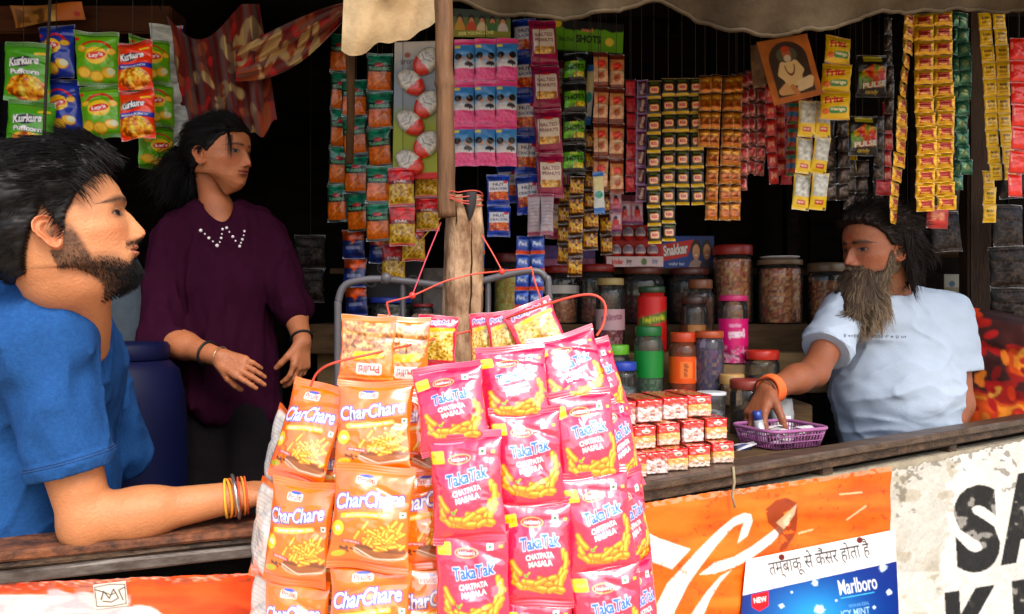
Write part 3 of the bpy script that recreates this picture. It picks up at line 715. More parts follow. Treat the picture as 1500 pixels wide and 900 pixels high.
def d_taka(c, seed=0):
    a = c.a; r = random.Random(seed + 3)
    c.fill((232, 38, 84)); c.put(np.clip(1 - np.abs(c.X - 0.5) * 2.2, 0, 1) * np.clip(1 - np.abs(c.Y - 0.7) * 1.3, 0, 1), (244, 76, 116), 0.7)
    c.rect(0, 0, 1, 0.11, (226, 40, 84)); c.rect(0, a - 0.1, 1, a, (220, 32, 74))
    c.seg(0.1, 0.125, 0.5, 0.122, 0.005, (245, 190, 210))
    c.rrect(0.13, 0.30, 0.2, 0.16, 0.02, (253, 214, 30), rot=-5); c.text('MRP ₹5', 0.13, 0.29, 0.15, (230, 160, 20), h=0.05, bold=0.02)
    c.ell(0.44, 0.33, 0.16, 0.065, (246, 196, 120)); c.ell(0.44, 0.33, 0.145, 0.052, (186, 30, 50)); c.text("Haldiram's", 0.44, 0.33, 0.23, (252, 244, 236), h=0.05, shear=0.2, bold=0.02)
    veg(c, 0.76, 0.27, 0.045); c.rect(0.88, 0.26, 0.93, 0.30, (250, 190, 40))
    c.text('TakaTak', 0.54, 0.56, 0.58, (20, 116, 204), h=0.165, rot=-8, shear=0.06, bold=0.035, out=(245, 246, 252), ow=2.4)
    c.text('CHATPATA', 0.53, 0.735, 0.40, (253, 250, 250), h=0.075, rot=-8, bold=0.04)
    c.text('MASALA', 0.54, 0.83, 0.34, (253, 250, 250), h=0.075, rot=-8, bold=0.04)
    pieces = []
    for k in range(15):
        an = math.radians(r.uniform(-12, 190)); R_ = 0.37 + r.uniform(-0.07, 0.06)
        pieces.append((0.5 + R_ * math.cos(an), 0.80 + 0.92 * R_ * math.sin(an), an + math.pi / 2 + r.uniform(-.5, .5)))
    for k in range(8): pieces.append((0.5 + r.uniform(-.28, .28), 1.10 + r.uniform(-.07, .06), r.uniform(-.5, .5)))
    for (x, y, an) in pieces:
        L = r.uniform(0.05, 0.10); bnd = r.uniform(-0.03, 0.03)
        q = [(x - L * math.cos(an), y - L * math.sin(an)), (x - bnd * math.sin(an), y + bnd * math.cos(an)), (x + L * math.cos(an), y + L * math.sin(an))]
        c.path(q, 0.042, (206, 96, 16)); c.path(q, 0.033, (246, 156, 28)); c.path([(q_[0] - 0.006, q_[1] - 0.01) for q_ in q], 0.013, (254, 208, 84))
    c.ell(0.33, 0.99, 0.035, 0.02, (110, 170, 50), rot=30); c.ell(0.37, 0.96, 0.03, 0.014, (130, 190, 60), rot=-40)
def d_peanut(c):
    a = c.a; c.fill((232, 116, 24))
    m = c.m_rect(0.04, 0.12, 0.96, 0.95); c.food(m, [(140, 84, 36), (186, 122, 60), (214, 158, 90), (232, 190, 130)], 15, 4)
    c.put(c.m_poly([(0.24, 0.74), (0.96, 0.66), (1, 0.7), (1, a), (0, a), (0, 0.98)]), (238, 124, 28))
    c.rrect(0.55, 0.69, 0.56, 0.13, 0.04, (250, 214, 70), rot=-6)
    c.rrect(0.58, 0.93, 0.46, 0.2, 0.05, (250, 234, 226)); c.text('Prulíti', 0.58, 0.93, 0.38, (200, 36, 56), h=0.13, rot=180, bold=0.03)
    c.rect(0, 0, 1, 0.1, (240, 124, 24)); c.rect(0, a - 0.16, 1, a - 0.13, (250, 170, 90))
def d_dal(c):
    a = c.a; c.fill((222, 38, 78))
    m = c.m_poly([(0.12, 0.34), (0.9, 0.30), (0.94, a - 0.2), (0.1, a - 0.15)]); c.food(m, [(150, 110, 20), (206, 166, 50), (232, 200, 96), (244, 226, 150)], 26, 2)
    c.text('Punjabi', 0.45, 0.2, 0.6, (64, 40, 140), h=0.14, rot=-4, shear=0.2, bold=0.03, out=(250, 240, 250), ow=3)
    c.rrect(0.6, 0.36, 0.7, 0.08, 0.03, (252, 212, 60), rot=-5); veg(c, 0.86, 0.12)
def d_char_back(c):
    c.fill((226, 222, 214)); r = random.Random(2)
    for k in range(18): c.rect(0.12, 0.2 + k * 0.055, r.uniform(0.5, 0.88), 0.215 + k * 0.055, (150, 150, 156), 0.7)
    c.rect(0, 0, 1, 0.1, (236, 118, 30)); c.rect(0, c.a - 0.1, 1, c.a, (232, 104, 22)); c.rect(0, 0, 0.07, c.a, (240, 112, 16)); c.rect(0.93, 0, 1, c.a, (240, 112, 16))
BW, BH = 0.100, 0.140
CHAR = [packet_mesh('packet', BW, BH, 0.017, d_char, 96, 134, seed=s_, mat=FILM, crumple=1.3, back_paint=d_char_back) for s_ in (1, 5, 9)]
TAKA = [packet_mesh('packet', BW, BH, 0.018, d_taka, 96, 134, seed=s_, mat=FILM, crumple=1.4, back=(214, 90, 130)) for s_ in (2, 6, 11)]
CHARB = packet_mesh('packet', BW, BH, 0.017, d_char_back, 48, 64, seed=3, mat=FILM, crumple=1.2, back=(240, 112, 16))
PNUT = packet_mesh('packet', 0.085, 0.105, 0.014, d_peanut, 80, 98, seed=4, mat=FILM, crumple=1.0)
DAL = packet_mesh('packet', 0.07, 0.09, 0.012, d_dal, 60, 76, seed=8, mat=FILM, crumple=0.9)
rk = random.Random(11)
TWINE_RED = M('red_plastic_wire', (226, 84, 66), 0.4, 0.5)
def bundle(label, packs, meshes, group, hook, cat='snack strip', mesh_wh=(BW, BH)):
    """packs: (cx, cy, w_px, h_px, roll_deg, yaw_deg, Y, pitch)"""
    t = empty('snack_packet_strip', P(hook[0], hook[1], hook[2]), label=label, cat=cat, group=group)
    for k, (cx, cy, w, h, roll, yaw, Y, pitch) in enumerate(packs):
        me = meshes[k % len(meshes)]; p = P(cx, cy, Y) - t.location
        sx = w * Y / F / mesh_wh[0]; sz = h * Y / F / mesh_wh[1]
        o = link('packet', me, t, p, (math.radians(pitch), math.radians(roll), math.radians(yaw)), (sx, (sx + sz) / 2, sz))
    return t
GT, GC = 'pink snack strips on the front hook', 'orange snack strips on the front hook'
bundle('pink snack packet strip hanging against the orange packets', [(661, 597, 104, 132, -9, -4, 1.13, -14), (684, 714, 110, 160, -5, -8, 1.10, -9), (692, 850, 112, 160, -2, -6, 1.09, -6), (694, 992, 112, 158, 0, -6, 1.09, -4), (694, 1130, 112, 158, 1, -6, 1.09, -4)], [TAKA[0], TAKA[1], TAKA[2]], GT, (665, 535, 1.14))
bundle('pink snack packet strip in the middle of the pink packets', [(752, 566, 104, 124, -4, 4, 1.16, -16), (772, 672, 106, 150, -3, 3, 1.13, -9), (786, 808, 106, 160, -1, 2, 1.115, -6), (787, 948, 106, 156, 0, 2, 1.11, -4), (787, 1085, 106, 156, 0, 2, 1.11, -4)], [TAKA[1], TAKA[2], TAKA[0]], GT, (750, 510, 1.17))
bundle('pink snack packet strip tied at its top corner by the red wire', [(836, 545, 104, 124, -13, 10, 1.19, -20), (858, 644, 96, 150, -6, 12, 1.155, -9), (876, 766, 106, 156, -5, 10, 1.135, -7), (890, 900, 108, 160, -3, 9, 1.125, -4), (897, 1040, 108, 158, -1, 9, 1.125, -4)], [TAKA[2], TAKA[0], TAKA[1]], GT, (840, 490, 1.2))
bundle('pink snack packet strip half hidden at the counter side', [(872, 560, 88, 124, -14, 26, 1.25, -10), (898, 650, 86, 146, -8, 34, 1.24, -8), (918, 765, 84, 150, -6, 36, 1.22, -5), (930, 890, 84, 150, -3, 36, 1.21, -4), (934, 1030, 84, 150, 0, 36, 1.21, -4)], [TAKA[0], TAKA[1], TAKA[2]], GT, (875, 500, 1.26))
bundle('pink snack packet strip tucked behind the front pink packets', [(735, 640, 100, 140, -5, 0, 1.22, -6), (745, 770, 100, 150, 2, 5, 1.20, -4), (748, 910, 100, 150, 0, 0, 1.19, -4)], [TAKA[1], TAKA[0]], GT, (720, 560, 1.23))
bundle('pink snack packet strip deep between the other pink strips', [(826, 690, 90, 140, -3, 10, 1.24, -6), (838, 822, 90, 150, 0, 8, 1.23, -4), (842, 960, 90, 150, 0, 8, 1.23, -4)], [TAKA[2], TAKA[0]], GT, (815, 600, 1.24))
bundle('orange snack packet strip with its white backs showing beside the bracelet arm', [(452, 634, 98, 150, 12, -22, 1.20, -12), (438, 780, 106, 152, 3, -18, 1.16, -7), (432, 924, 106, 152, 1, -16, 1.15, -4), (430, 1064, 106, 152, 0, -16, 1.15, -4)], [CHAR[0], CHAR[1], CHAR[2]], GC, (470, 560, 1.22))
bundle('orange snack packet strip hanging below the peanut packet', [(548, 626, 114, 138, 0, -4, 1.15, -13), (544, 758, 122, 152, 3, -6, 1.115, -8), (541, 900, 122, 156, 1, -5, 1.11, -5), (541, 1042, 122, 156, 0, -5, 1.11, -4)], [CHAR[1], CHAR[2], CHAR[0]], GC, (548, 562, 1.16))
bundle('orange snack packet strip squeezed next to the pink strips', [(622, 632, 104, 138, 2, 8, 1.19, -10), (630, 758, 110, 150, 2, 8, 1.165, -8), (636, 900, 110, 156, 0, 8, 1.15, -4), (636, 1040, 110, 156, 0, 8, 1.15, -4)], [CHAR[2], CHAR[0], CHAR[1]], GC, (610, 575, 1.2))
bundle('strip of orange packets seen from their white printed backs', [(411, 668, 74, 140, 13, -48, 1.25, -5), (392, 780, 74, 150, 5, -44, 1.22, -4), (386, 916, 74, 150, 2, -42, 1.21, -4), (384, 1056, 74, 150, 0, -42, 1.21, -4)], [CHARB], GC, (450, 580, 1.25))
bundle('orange packet strip filling the gap behind the other orange packets', [(500, 700, 100, 150, 3, 0, 1.23, -4), (494, 836, 100, 150, 2, 0, 1.21, -4), (492, 970, 100, 150, 0, 0, 1.21, -4)], [CHAR[1], CHAR[0]], GC, (500, 640, 1.24))
bundle('clear and orange peanut packet folded above the orange snack strip', [(538, 514, 84, 104, 2, -6, 1.20, -6)], [PNUT], None, (538, 465, 1.21), 'peanut packet', (0.085, 0.105))
bundle('second peanut packet half hidden behind the front peanut packet', [(590, 518, 78, 110, 3, 10, 1.27, -6)], [PNUT], None, (590, 465, 1.28), 'peanut packet', (0.085, 0.105))
bundle('plain red packet top poking out by the trunk post', [(640, 500, 60, 76, 4, -4, 1.345, -3)], [DAL], None, (640, 465, 1.35), 'packet', (0.07, 0.09))
GD = 'pink lentil snack packets behind the wire'
bundle('large pink packet with golden sprinkles tied to the red wire', [(786, 486, 76, 88, -22, 6, 1.27, -12)], [DAL], None, (775, 445, 1.28), 'packet', (0.07, 0.09))
bundle('pink packet of golden sprinkles between trunk post and larger packet', [(740, 497, 50, 84, -10, -6, 1.285, -8)], [DAL], None, (735, 455, 1.3), 'packet', (0.07, 0.09))
bundle('narrow pink sprinkle packet right against the trunk post', [(708, 500, 42, 84, -4, -16, 1.31, -6)], [DAL], None, (708, 455, 1.32), 'packet', (0.07, 0.09))

# ---- wires and strings that carry the packets
def wire(name, label, pts, r, mat, cat='wire', group=None):
    Q = [P(*p) for p in pts]; out = []
    for i in range(len(Q) - 1):
        p0 = Q[max(i - 1, 0)]; p1 = Q[i]; p2 = Q[i + 1]; p3 = Q[min(i + 2, len(Q) - 1)]
        for k in range(8):
            t = k / 8; out.append(0.5 * ((2 * p1) + (p2 - p0) * t + (2 * p0 - 5 * p1 + 4 * p2 - p3) * t * t + (3 * p1 - p0 - 3 * p2 + p3) * t ** 3))
    out.append(Q[-1])
    o = MB().tube(out, r, 7).build(name, mat); tag(o, label, cat, group); return o
wire('red_wire', 'long red wire sweeping across the trunk post to the pink packet corner', [(455, 566, 1.2), (466, 545, 1.19), (492, 531, 1.17), (560, 515, 1.19), (640, 496, 1.34), (700, 482, 1.36), (760, 460, 1.24), (830, 437, 1.2), (868, 432, 1.19), (886, 446, 1.19), (884, 474, 1.19), (874, 492, 1.19)], 0.0019, TWINE_RED)
wire('red_wire', 'red wire with bead running over the trunk post to the lentil packet', [(577, 490, 1.2), (573, 470, 1.22), (567, 446, 1.28), (572, 442, 1.30), (605, 433, 1.35), (650, 413, 1.36), (676, 406, 1.37), (700, 401, 1.38), (770, 394, 1.36), (778, 393, 1.36), (784, 415, 1.32), (796, 448, 1.27)], 0.0015, TWINE_RED)
o = MB().sphere(P(604, 433, 1.35), 0.0062, 12, 8).build('bead', M('red_bead', (220, 60, 50), 0.2)); tag(o, 'small shiny red bead threaded on the wire left of the trunk', 'bead')
o = MB().sphere(P(735, 398, 1.37), 0.0056, 12, 8).build('bead', MATS['red_bead']); tag(o, 'small shiny red bead threaded on the wire right of the trunk', 'bead')
wire('string', 'yellow string from the trunk post to the grey tube frame', [(646, 318, 1.38), (610, 360, 1.5), (570, 405, 1.6)], 0.0012, M('yellow_string', (200, 170, 50), 0.7))
wire('string', 'pink string from the trunk post to the red bead', [(646, 326, 1.38), (624, 380, 1.37), (605, 430, 1.35)], 0.0011, M('pink_string', (210, 70, 90), 0.7))
wire('string', 'short red string from the trunk post down to the right bead', [(706, 345, 1.40), (722, 372, 1.38), (735, 396, 1.37)], 0.0012, TWINE_RED)
# grey bent tube frame behind the trunk
fr = [(495, 700, 1.6), (495, 470, 1.6), (496, 440, 1.6), (504, 420, 1.6), (522, 412, 1.6), (560, 409, 1.6), (610, 414, 1.6), (660, 419, 1.6), (705, 412, 1.6), (745, 402, 1.6), (780, 397, 1.6), (798, 406, 1.6), (804, 440, 1.6), (806, 700, 1.6)]
gf = empty('tube_frame', P(650, 700, 1.6), label='grey bent tube frame standing behind the trunk post', cat='frame')
GREYT = M('grey_tube', (86, 84, 90), 0.45, 0.5, noise=0.2, nscale=20)
def smooth_pts(Q, n=8):
    out = []
    for i in range(len(Q) - 1):
        p0 = Q[max(i - 1, 0)]; p1 = Q[i]; p2 = Q[i + 1]; p3 = Q[min(i + 2, len(Q) - 1)]
        for k in range(n):
            t = k / n; out.append(0.5 * ((2 * p1) + (p2 - p0) * t + (2 * p0 - 5 * p1 + 4 * p2 - p3) * t * t + (3 * p1 - p0 - 3 * p2 + p3) * t ** 3))
    return out + [Q[-1]]
MB().tube([p - gf.location for p in smooth_pts([P(*p) for p in fr])], 0.0075, 10).build('tube', GREYT, gf)
MB().sphere(P(566, 408, 1.597) - gf.location, (0.012, 0.011, 0.012), 12, 8).build('knob', GREYT, gf)
for px in (715, 590): MB().tube([P(px, 412, 1.602) - gf.location, P(px, 700, 1.602) - gf.location], 0.006, 8).build('strut', M('dark_tube', (52, 50, 54), 0.5), gf)

# ================================================================== HANGING SACHET STRIPS INSIDE THE STALL
def bands(c, L):
    """L: list of (y0 fraction, y1 fraction, colour)"""
    for a, b, col in L: c.rect(-1, a * c.a, 2, b * c.a, col)
def d_turmeric(c):
    bands(c, [(0, .30, (22, 112, 84)), (.30, .48, (18, 24, 22)), (.48, 1, (196, 98, 20))]); c.speck(c.m_rect(0, .0, 1, .3 * c.a), .5, 9, 3); c.speck(c.m_rect(0, .48 * c.a, 1, c.a), .3, 12, 4)
    c.ell(.5, .30 * c.a, .18, .07, (170, 40, 40)); c.text('TURMERIC', .5, .40 * c.a, .8, (120, 190, 150), h=.1, bold=.02); c.rect(0, .93 * c.a, 1, c.a, (16, 50, 40))
    c.rect(0, 0, .07, c.a, (20, 40, 30)); c.rect(.93, 0, 1, c.a, (20, 40, 30)); c.seg(.3, .8 * c.a, .7, .6 * c.a, .03, (236, 160, 70), .6)
def d_dalred(c):
    bands(c, [(0, .34, (196, 30, 34)), (.34, .44, (110, 12, 20)), (.44, .93, (188, 146, 40)), (.93, 1, (170, 24, 30))]); c.speck(c.m_rect(0, 0, 1, .34 * c.a), .4, 8, 3)
    c.food(c.m_rect(.08, .45 * c.a, .92, .92 * c.a), [(130, 92, 16), (190, 148, 40), (222, 186, 80)], 14, 2); c.text('DAL', .5, .38 * c.a, .5, (240, 220, 210), h=.1, bold=.02)
def d_couple(c):
    a = c.a; bands(c, [(0, .14, (236, 84, 140)), (.14, .55, (72, 138, 196)), (.55, .68, (226, 222, 226)), (.68, 1, (240, 96, 150))])
    c.put(np.clip((c.Y / a - .3) * 4, 0, 1) * (c.Y < .66 * a), (214, 220, 228), .8)
    for x, s_ in ((.26, 1), (.72, -1)):
        c.ell(x + .03 * s_, .46 * a, .15, .15, (206, 160, 130)); c.ell(x - .05 * s_, .41 * a, .17, .16, (28, 22, 24)); c.ell(x, .60 * a, .2, .13, (222, 216, 214) if s_ > 0 else (60, 52, 60))
    c.text('COUPLE', .5, .66 * a, .8, (250, 250, 250), h=.12, bold=.03); c.speck(c.m_rect(0, .7 * a, 1, a), .35, 10, 6); c.rect(.05, .16 * a, .3, .22 * a, (250, 220, 80))
def d_nut(c):
    a = c.a; c.fill((30, 62, 150)); c.rect(.08, .22 * a, .92, .55 * a, (224, 220, 222)); c.food(c.m_rect(.08, .55 * a, .92, .8 * a), [(150, 44, 20), (204, 88, 36), (226, 130, 60)], 9, 3)
    c.text('NUT', .5, .32 * a, .5, (40, 50, 110), h=.14, bold=.04); c.text('CRACKER', .5, .46 * a, .76, (40, 50, 110), h=.13, bold=.03); c.ell(.8, .25 * a, .1, .08, (196, 30, 40)); c.speck(c.m_rect(0, 0, 1, .2 * a), .5, 8, 1); c.speck(c.m_rect(0, .8 * a, 1, a), .5, 8, 2)
def d_salt(c):
    a = c.a; c.fill((132, 24, 66)); c.speck(c.m_rect(0, 0, 1, a), .4, 7, 2); c.rrect(.5, .47 * a, .78, .52 * a, .06, (222, 206, 190)); c.food(c.m_rect(.14, .6 * a, .86, .76 * a), [(170, 110, 40), (216, 166, 80), (236, 200, 130)], 9, 4)
    c.ell(.5, .2 * a, .2, .05, (190, 40, 50)); c.text('SALTED', .5, .34 * a, .62, (110, 40, 60), h=.12, bold=.03); c.text('PEANUTS', .5, .46 * a, .66, (110, 40, 60), h=.12, bold=.03)
def d_shots(c):
    a = c.a; c.fill((22, 22, 20)); m = (np.abs(c.Y / a - .55) < .27 + .08 * (fbm(c.X * 6, c.Y * 0, 3, 2) - .5)) & (c.X > .08) & (c.X < .92); c.put(m, (96, 158, 34)); c.speck(m, .4, 6, 4)
    c.text('SHOTS', .5, .5 * a, .8, (18, 26, 14), h=.2, rot=-6, bold=.05); c.food(c.m_rect(.5, .64 * a, .9, .8 * a), [(200, 170, 30), (230, 210, 60)], 8, 2); c.text('mad', .5, .32 * a, .3, (220, 220, 120), bold=.03)
def d_toffee(c):
    a = c.a; bands(c, [(0, .16, (96, 40, 26)), (.16, .5, (196, 134, 84)), (.5, .85, (222, 176, 140)), (.85, 1, (120, 54, 34))]); c.ell(.5, .34 * a, .3, .1 * a, (204, 60, 50)); c.ell(.5, .68 * a, .22, .1 * a, (170, 90, 50)); c.speck(c.m_rect(0, 0, 1, a), .3, 6, 4); c.text('toffee', .5, .5 * a, .7, (240, 220, 190), h=.12, bold=.03)
def d_goldark(c):
    c.fill((60, 34, 14)); c.food(c.m_rect(.06, .2 * c.a, .94, .8 * c.a), [(70, 30, 10), (190, 130, 24), (236, 190, 50), (160, 60, 16)], 5, 6)
def d_pink(c):
    c.fill((200, 120, 140)); c.rect(.1, .1 * c.a, .9, .6 * c.a, (222, 200, 210)); c.ell(.5, .5 * c.a, .26, .2 * c.a, (206, 60, 60)); c.ell(.5, .3 * c.a, .16, .1 * c.a, (70, 50, 60)); c.rect(0, .85 * c.a, 1, c.a, (120, 60, 110))
def d_magenta(c):
    c.fill((176, 46, 58)); c.rect(0, 0, 1, .1 * c.a, (60, 16, 24)); c.rect(.1, .2 * c.a, .9, .8 * c.a, (204, 66, 70)); c.speck(c.m_rect(0, 0, 1, c.a), .35, 5, 5)
def d_purple(c):
    c.fill((140, 104, 150)); c.rect(.14, .1 * c.a, .86, .9 * c.a, (74, 22, 36)); c.text('choco', .5, .5 * c.a, .62 * c.a, (214, 176, 160), h=.34, rot=-78, bold=.03)
def d_blackyel(c):
    a = c.a; c.fill((30, 26, 18)); c.rect(0, .84 * a, 1, a, (214, 176, 24)); c.rect(0, 0, 1, .05 * a, (150, 120, 20)); c.rrect(.5, .52 * a, .66, .38 * a, .14, (232, 150, 40)); c.rrect(.5, .52 * a, .54, .28 * a, .1, (240, 226, 200)); c.text('RBS', .5, .52 * a, .46, (196, 30, 24), h=.18 * a, bold=.06); c.rect(.2, .12 * a, .8, .22 * a, (90, 110, 40), .8)
def d_gold(c):
    a = c.a; c.fill((176, 116, 30)); c.rect(0, 0, 1, .14 * a, (92, 50, 12)); c.rect(.12, .2 * a, .88, .84 * a, (150, 80, 20)); c.rect(.2, .24 * a, .8, .4 * a, (226, 176, 70), .7); c.speck(c.m_rect(0, 0, 1, a), .4, 5, 3)
def d_silver(c):
    a = c.a; c.fill((150, 84, 76)); c.rect(.1, .15 * a, .9, .85 * a, (190, 130, 120)); c.ell(.5, .5 * a, .3, .28 * a, (160, 50, 50)); c.speck(c.m_rect(0, 0, 1, a), .6, 4, 7); c.rect(0, 0, 1, .08 * a, (70, 30, 30))
def d_red(c):
    c.fill((160, 34, 30)); c.rect(.15, .2 * c.a, .85, .75 * c.a, (190, 50, 40)); c.text('M', .5, .48 * c.a, .5, (226, 150, 120), bold=.06); c.rect(0, 0, 1, .07 * c.a, (60, 10, 12)); c.speck(c.m_rect(0, 0, 1, c.a), .3, 5, 2)
def d_bars(c):
    bands(c, [(0, .2, (150, 56, 34)), (.2, .34, (30, 110, 90)), (.34, .52, (170, 76, 40)), (.52, .7, (24, 90, 130)), (.7, .86, (160, 50, 36)), (.86, 1, (60, 110, 50))]); c.speck(c.m_rect(0, 0, 1, c.a), .3, 5, 2)
def d_yelwhite(c):
    a = c.a; c.fill((232, 196, 36)); c.rect(.1, .04 * a, .95, .62 * a, (206, 206, 198)); c.speck(c.m_rect(.1, .04 * a, .95, .62 * a), .25, 7, 3); c.rrect(.5, .78 * a, .5, .13 * a, .05, (190, 40, 30)); c.text('ayur', .5, .78 * a, .4, (250, 230, 190), h=.1, bold=.03); c.rect(.8, .92 * a, .95, .99 * a, (50, 40, 20))
def d_frutz(c):
    a = c.a; c.fill((238, 196, 28)); c.text('Fritz', .45, .3 * a, .66, (204, 30, 36), h=.26 * a, rot=-8, shear=.15, bold=.05, out=(250, 226, 120), ow=2); c.rrect(.58, .66 * a, .62, .22 * a, .1, (50, 130, 60), rot=-4); c.text('mango', .58, .66 * a, .5, (250, 240, 200), h=.12 * a, bold=.04); c.ell(.18, .72 * a, .12, .1 * a, (226, 110, 30)); c.rect(0, 0, 1, .06 * a, (204, 150, 20)); c.rect(0, .94 * a, 1, a, (204, 150, 20))
def d_pulse(c):
    a = c.a; c.fill((26, 22, 20)); m = c.m_poly([(.05, .45 * a), (.5, .22 * a), (.95, .3 * a), (.95, .75 * a), (.1, .8 * a)]); c.food(m, [(190, 36, 24), (224, 90, 30), (206, 160, 40), (110, 150, 40)], 5, 8); c.text('PULSE', .55, .7 * a, .76, (240, 236, 220), h=.13 * a, rot=-8, bold=.05, out=(150, 20, 20), ow=2); c.rect(.2, .04 * a, .8, .16 * a, (190, 180, 50)); c.text('candy', .5, .88 * a, .4, (200, 170, 80), bold=.03)
def d_dark(c):
    a = c.a; c.fill((52, 44, 40)); c.rect(.1, .12 * a, .9, .8 * a, (78, 66, 58)); c.speck(c.m_rect(0, 0, 1, a), .6, 5, 3); c.ell(.5, .45 * a, .25, .2 * a, (110, 92, 80))
def d_goldred(c):
    a = c.a; c.fill((216, 166, 30)); c.speck(c.m_rect(0, 0, 1, a), .25, 4, 2)
    m = c.m_poly([(.18, .24 * a), (.5, .30 * a), (.84, .22 * a), (.80, .5 * a), (.86, .78 * a), (.5, .70 * a), (.16, .8 * a), (.22, .5 * a)]); c.put(m, (150, 40, 20)); c.rect(.25, .62 * a, .7, .70 * a, (240, 190, 110), .9); c.rect(0, 0, 1, .05 * a, (150, 104, 14))
def d_green(c):
    a = c.a; c.fill((40, 92, 70)); c.rect(.12, .2 * a, .88, .8 * a, (70, 120, 92)); c.ell(.5, .5 * a, .25, .2 * a, (150, 170, 120)); c.speck(c.m_rect(0, 0, 1, a), .5, 4, 2)
def d_yelsq(c):
    a = c.a; c.fill((220, 178, 30)); c.text('BABA', .5, .34 * a, .56, (60, 48, 20), h=.16 * a, bold=.05); c.text('Elaichi', .5, .58 * a, .5, (110, 80, 20), h=.15 * a, bold=.02); c.rect(.2, .76 * a, .8, .8 * a, (130, 96, 20)); c.rect(0, 0, 1, .04 * a, (110, 84, 14)); c.rect(0, 0, .04, a, (120, 90, 16)); c.rect(.96, 0, 1, a, (120, 90, 16))
def d_redlong(c):
    a = c.a; c.fill((208, 44, 30)); c.rect(0, .9 * a, 1, a, (150, 24, 20)); c.rect(.08, .2 * a, .16, .5 * a, (240, 200, 180), .7); c.speck(c.m_rect(0, 0, 1, a), .2, 4, 2)
def d_bluebar(c):
    a = c.a; c.fill((34, 66, 150)); c.rect(0, .78 * a, 1, a, (210, 84, 50)); c.rrect(.5, .4 * a, .8, .4 * a, .1, (70, 110, 190), rot=-6); c.text('Perk', .5, .4 * a, .6, (230, 234, 245), h=.22 * a, shear=.2, bold=.03); c.speck(c.m_rect(0, 0, 1, a), .35, 4, 2)
def d_blueor(c):
    a = c.a; bands(c, [(0, .35, (150, 56, 20)), (.35, 1, (30, 44, 96))]); c.poly([(.1, .0), (.9, 0), (.5, .5 * a)], (196, 80, 24)); c.speck(c.m_rect(0, 0, 1, a), .6, 5, 3); c.rect(.2, .55 * a, .8, .66 * a, (170, 170, 190), .7)
def d_silverback(c):
    a = c.a; c.fill((176, 160, 166)); c.rect(0, .9 * a, 1, a, (130, 24, 66)); c.rect(0, 0, 1, .08 * a, (130, 24, 66))
    for k in range(8): c.rect(.15, (.18 + .08 * k) * a, .85, (.205 + .08 * k) * a, (110, 100, 110), .6)
def d_bluestick(c):
    a = c.a; bands(c, [(0, .12, (36, 110, 180)), (.12, .45, (220, 206, 150)), (.45, .85, (214, 216, 212)), (.85, 1, (40, 110, 180))]); c.ell(.5, .55 * a, .35, .09 * a, (60, 150, 130))
# larger crisp packets on the left
def d_lays(base):
    def f(c):
        a = c.a; c.fill(base); dk = tuple(int(x * .7) for x in base); c.rect(0, 0, 1, .1 * a, dk); c.rect(0, .92 * a, 1, a, dk)
        c.ring(.5, .42 * a, .36, .30, .09, (200, 40, 34), -170, -10); c.ell(.5, .45 * a, .25, .2, (246, 200, 50)); c.ell(.5, .45 * a, .22, .09, (206, 30, 36), rot=-8); c.text("Lay's", .5, .45 * a, .32, (252, 250, 245), h=.11, rot=-8, shear=.15, bold=.03)
        for x, y, r_ in ((.18, .34, .1), (.83, .38, .1), (.2, .76, .16), (.48, .82, .16), (.74, .76, .15)):
            c.ell(x, y * a, r_, r_ * .8, (206, 140, 20)); c.ell(x, y * a, r_ * .85, r_ * .66, (240, 196, 70))
        c.ell(.8, .74 * a, .09, .08, (226, 226, 190)); c.ell(.08, .17 * a, .05, .05, (200, 40, 40))
    return f
def d_kurk(base, red):
    def f(c):
        a = c.a; c.fill(base); c.rect(0, 0, 1, .08 * a, tuple(int(x * .75) for x in base))
        c.ell(.45, .36 * a, .24, .12, (30, 34, 60), rot=-8); c.text('Kurkure', .48, .34 * a, .62, (250, 250, 250), h=.2, rot=-8, shear=.15, bold=.04, out=(30, 34, 60), ow=2)
        if red: c.rect(.08, .50 * a, 1, .60 * a, (30, 50, 150)); c.text('MASALA MUNCH', .52, .55 * a, .7, (230, 230, 245), h=.06, bold=.03)
        else: c.text('Puffcorn', .5, .52 * a, .6, (250, 250, 250), h=.12, bold=.04, out=(20, 60, 30), ow=2)
        m = ((c.X - .52) / .44) ** 2 + ((c.Y - .78 * a) / (.20 * a)) ** 2 < 1 + .5 * (fbm(c.X * 8, c.Y * 8, 2, 2) - .5); c.food(m, [(150, 70, 10), (222, 130, 24), (240, 176, 40), (250, 210, 90)], 9, 3)
        c.rrect(.8, .2 * a, .26, .06, .03, (240, 200, 60), rot=-10)
    return f
SME = {}
YB = 2.4
def smesh(key, paint, wpx, hpx, d=None, nx=None, ny=None, mat=None, nvar=2, crumple=0.9, seal=0.08):
    if key in SME: return SME[key]
    w = wpx * YB / F; h = hpx * YB / F; nx = nx or max(14, int(wpx * 0.9)); ny = ny or max(14, int(hpx * 0.9))
    SME[key] = ([packet_mesh('sachet', w, h, d or w * 0.16, paint, nx, ny, seed=hash_(key) + 7 * k, mat=mat or FILM2, crumple=crumple, seal=seal, pinch=0.03) for k in range(nvar)], wpx, hpx)
    return SME[key]
DKF = MC('dark_film', .5, .25, bump=.1, bscale=70)
def hash_(s_): return sum(ord(ch) * (i + 1) for i, ch in enumerate(s_)) % 997
CORD = M('dark_cord', (60, 50, 42), 0.8)
rq = random.Random(21)
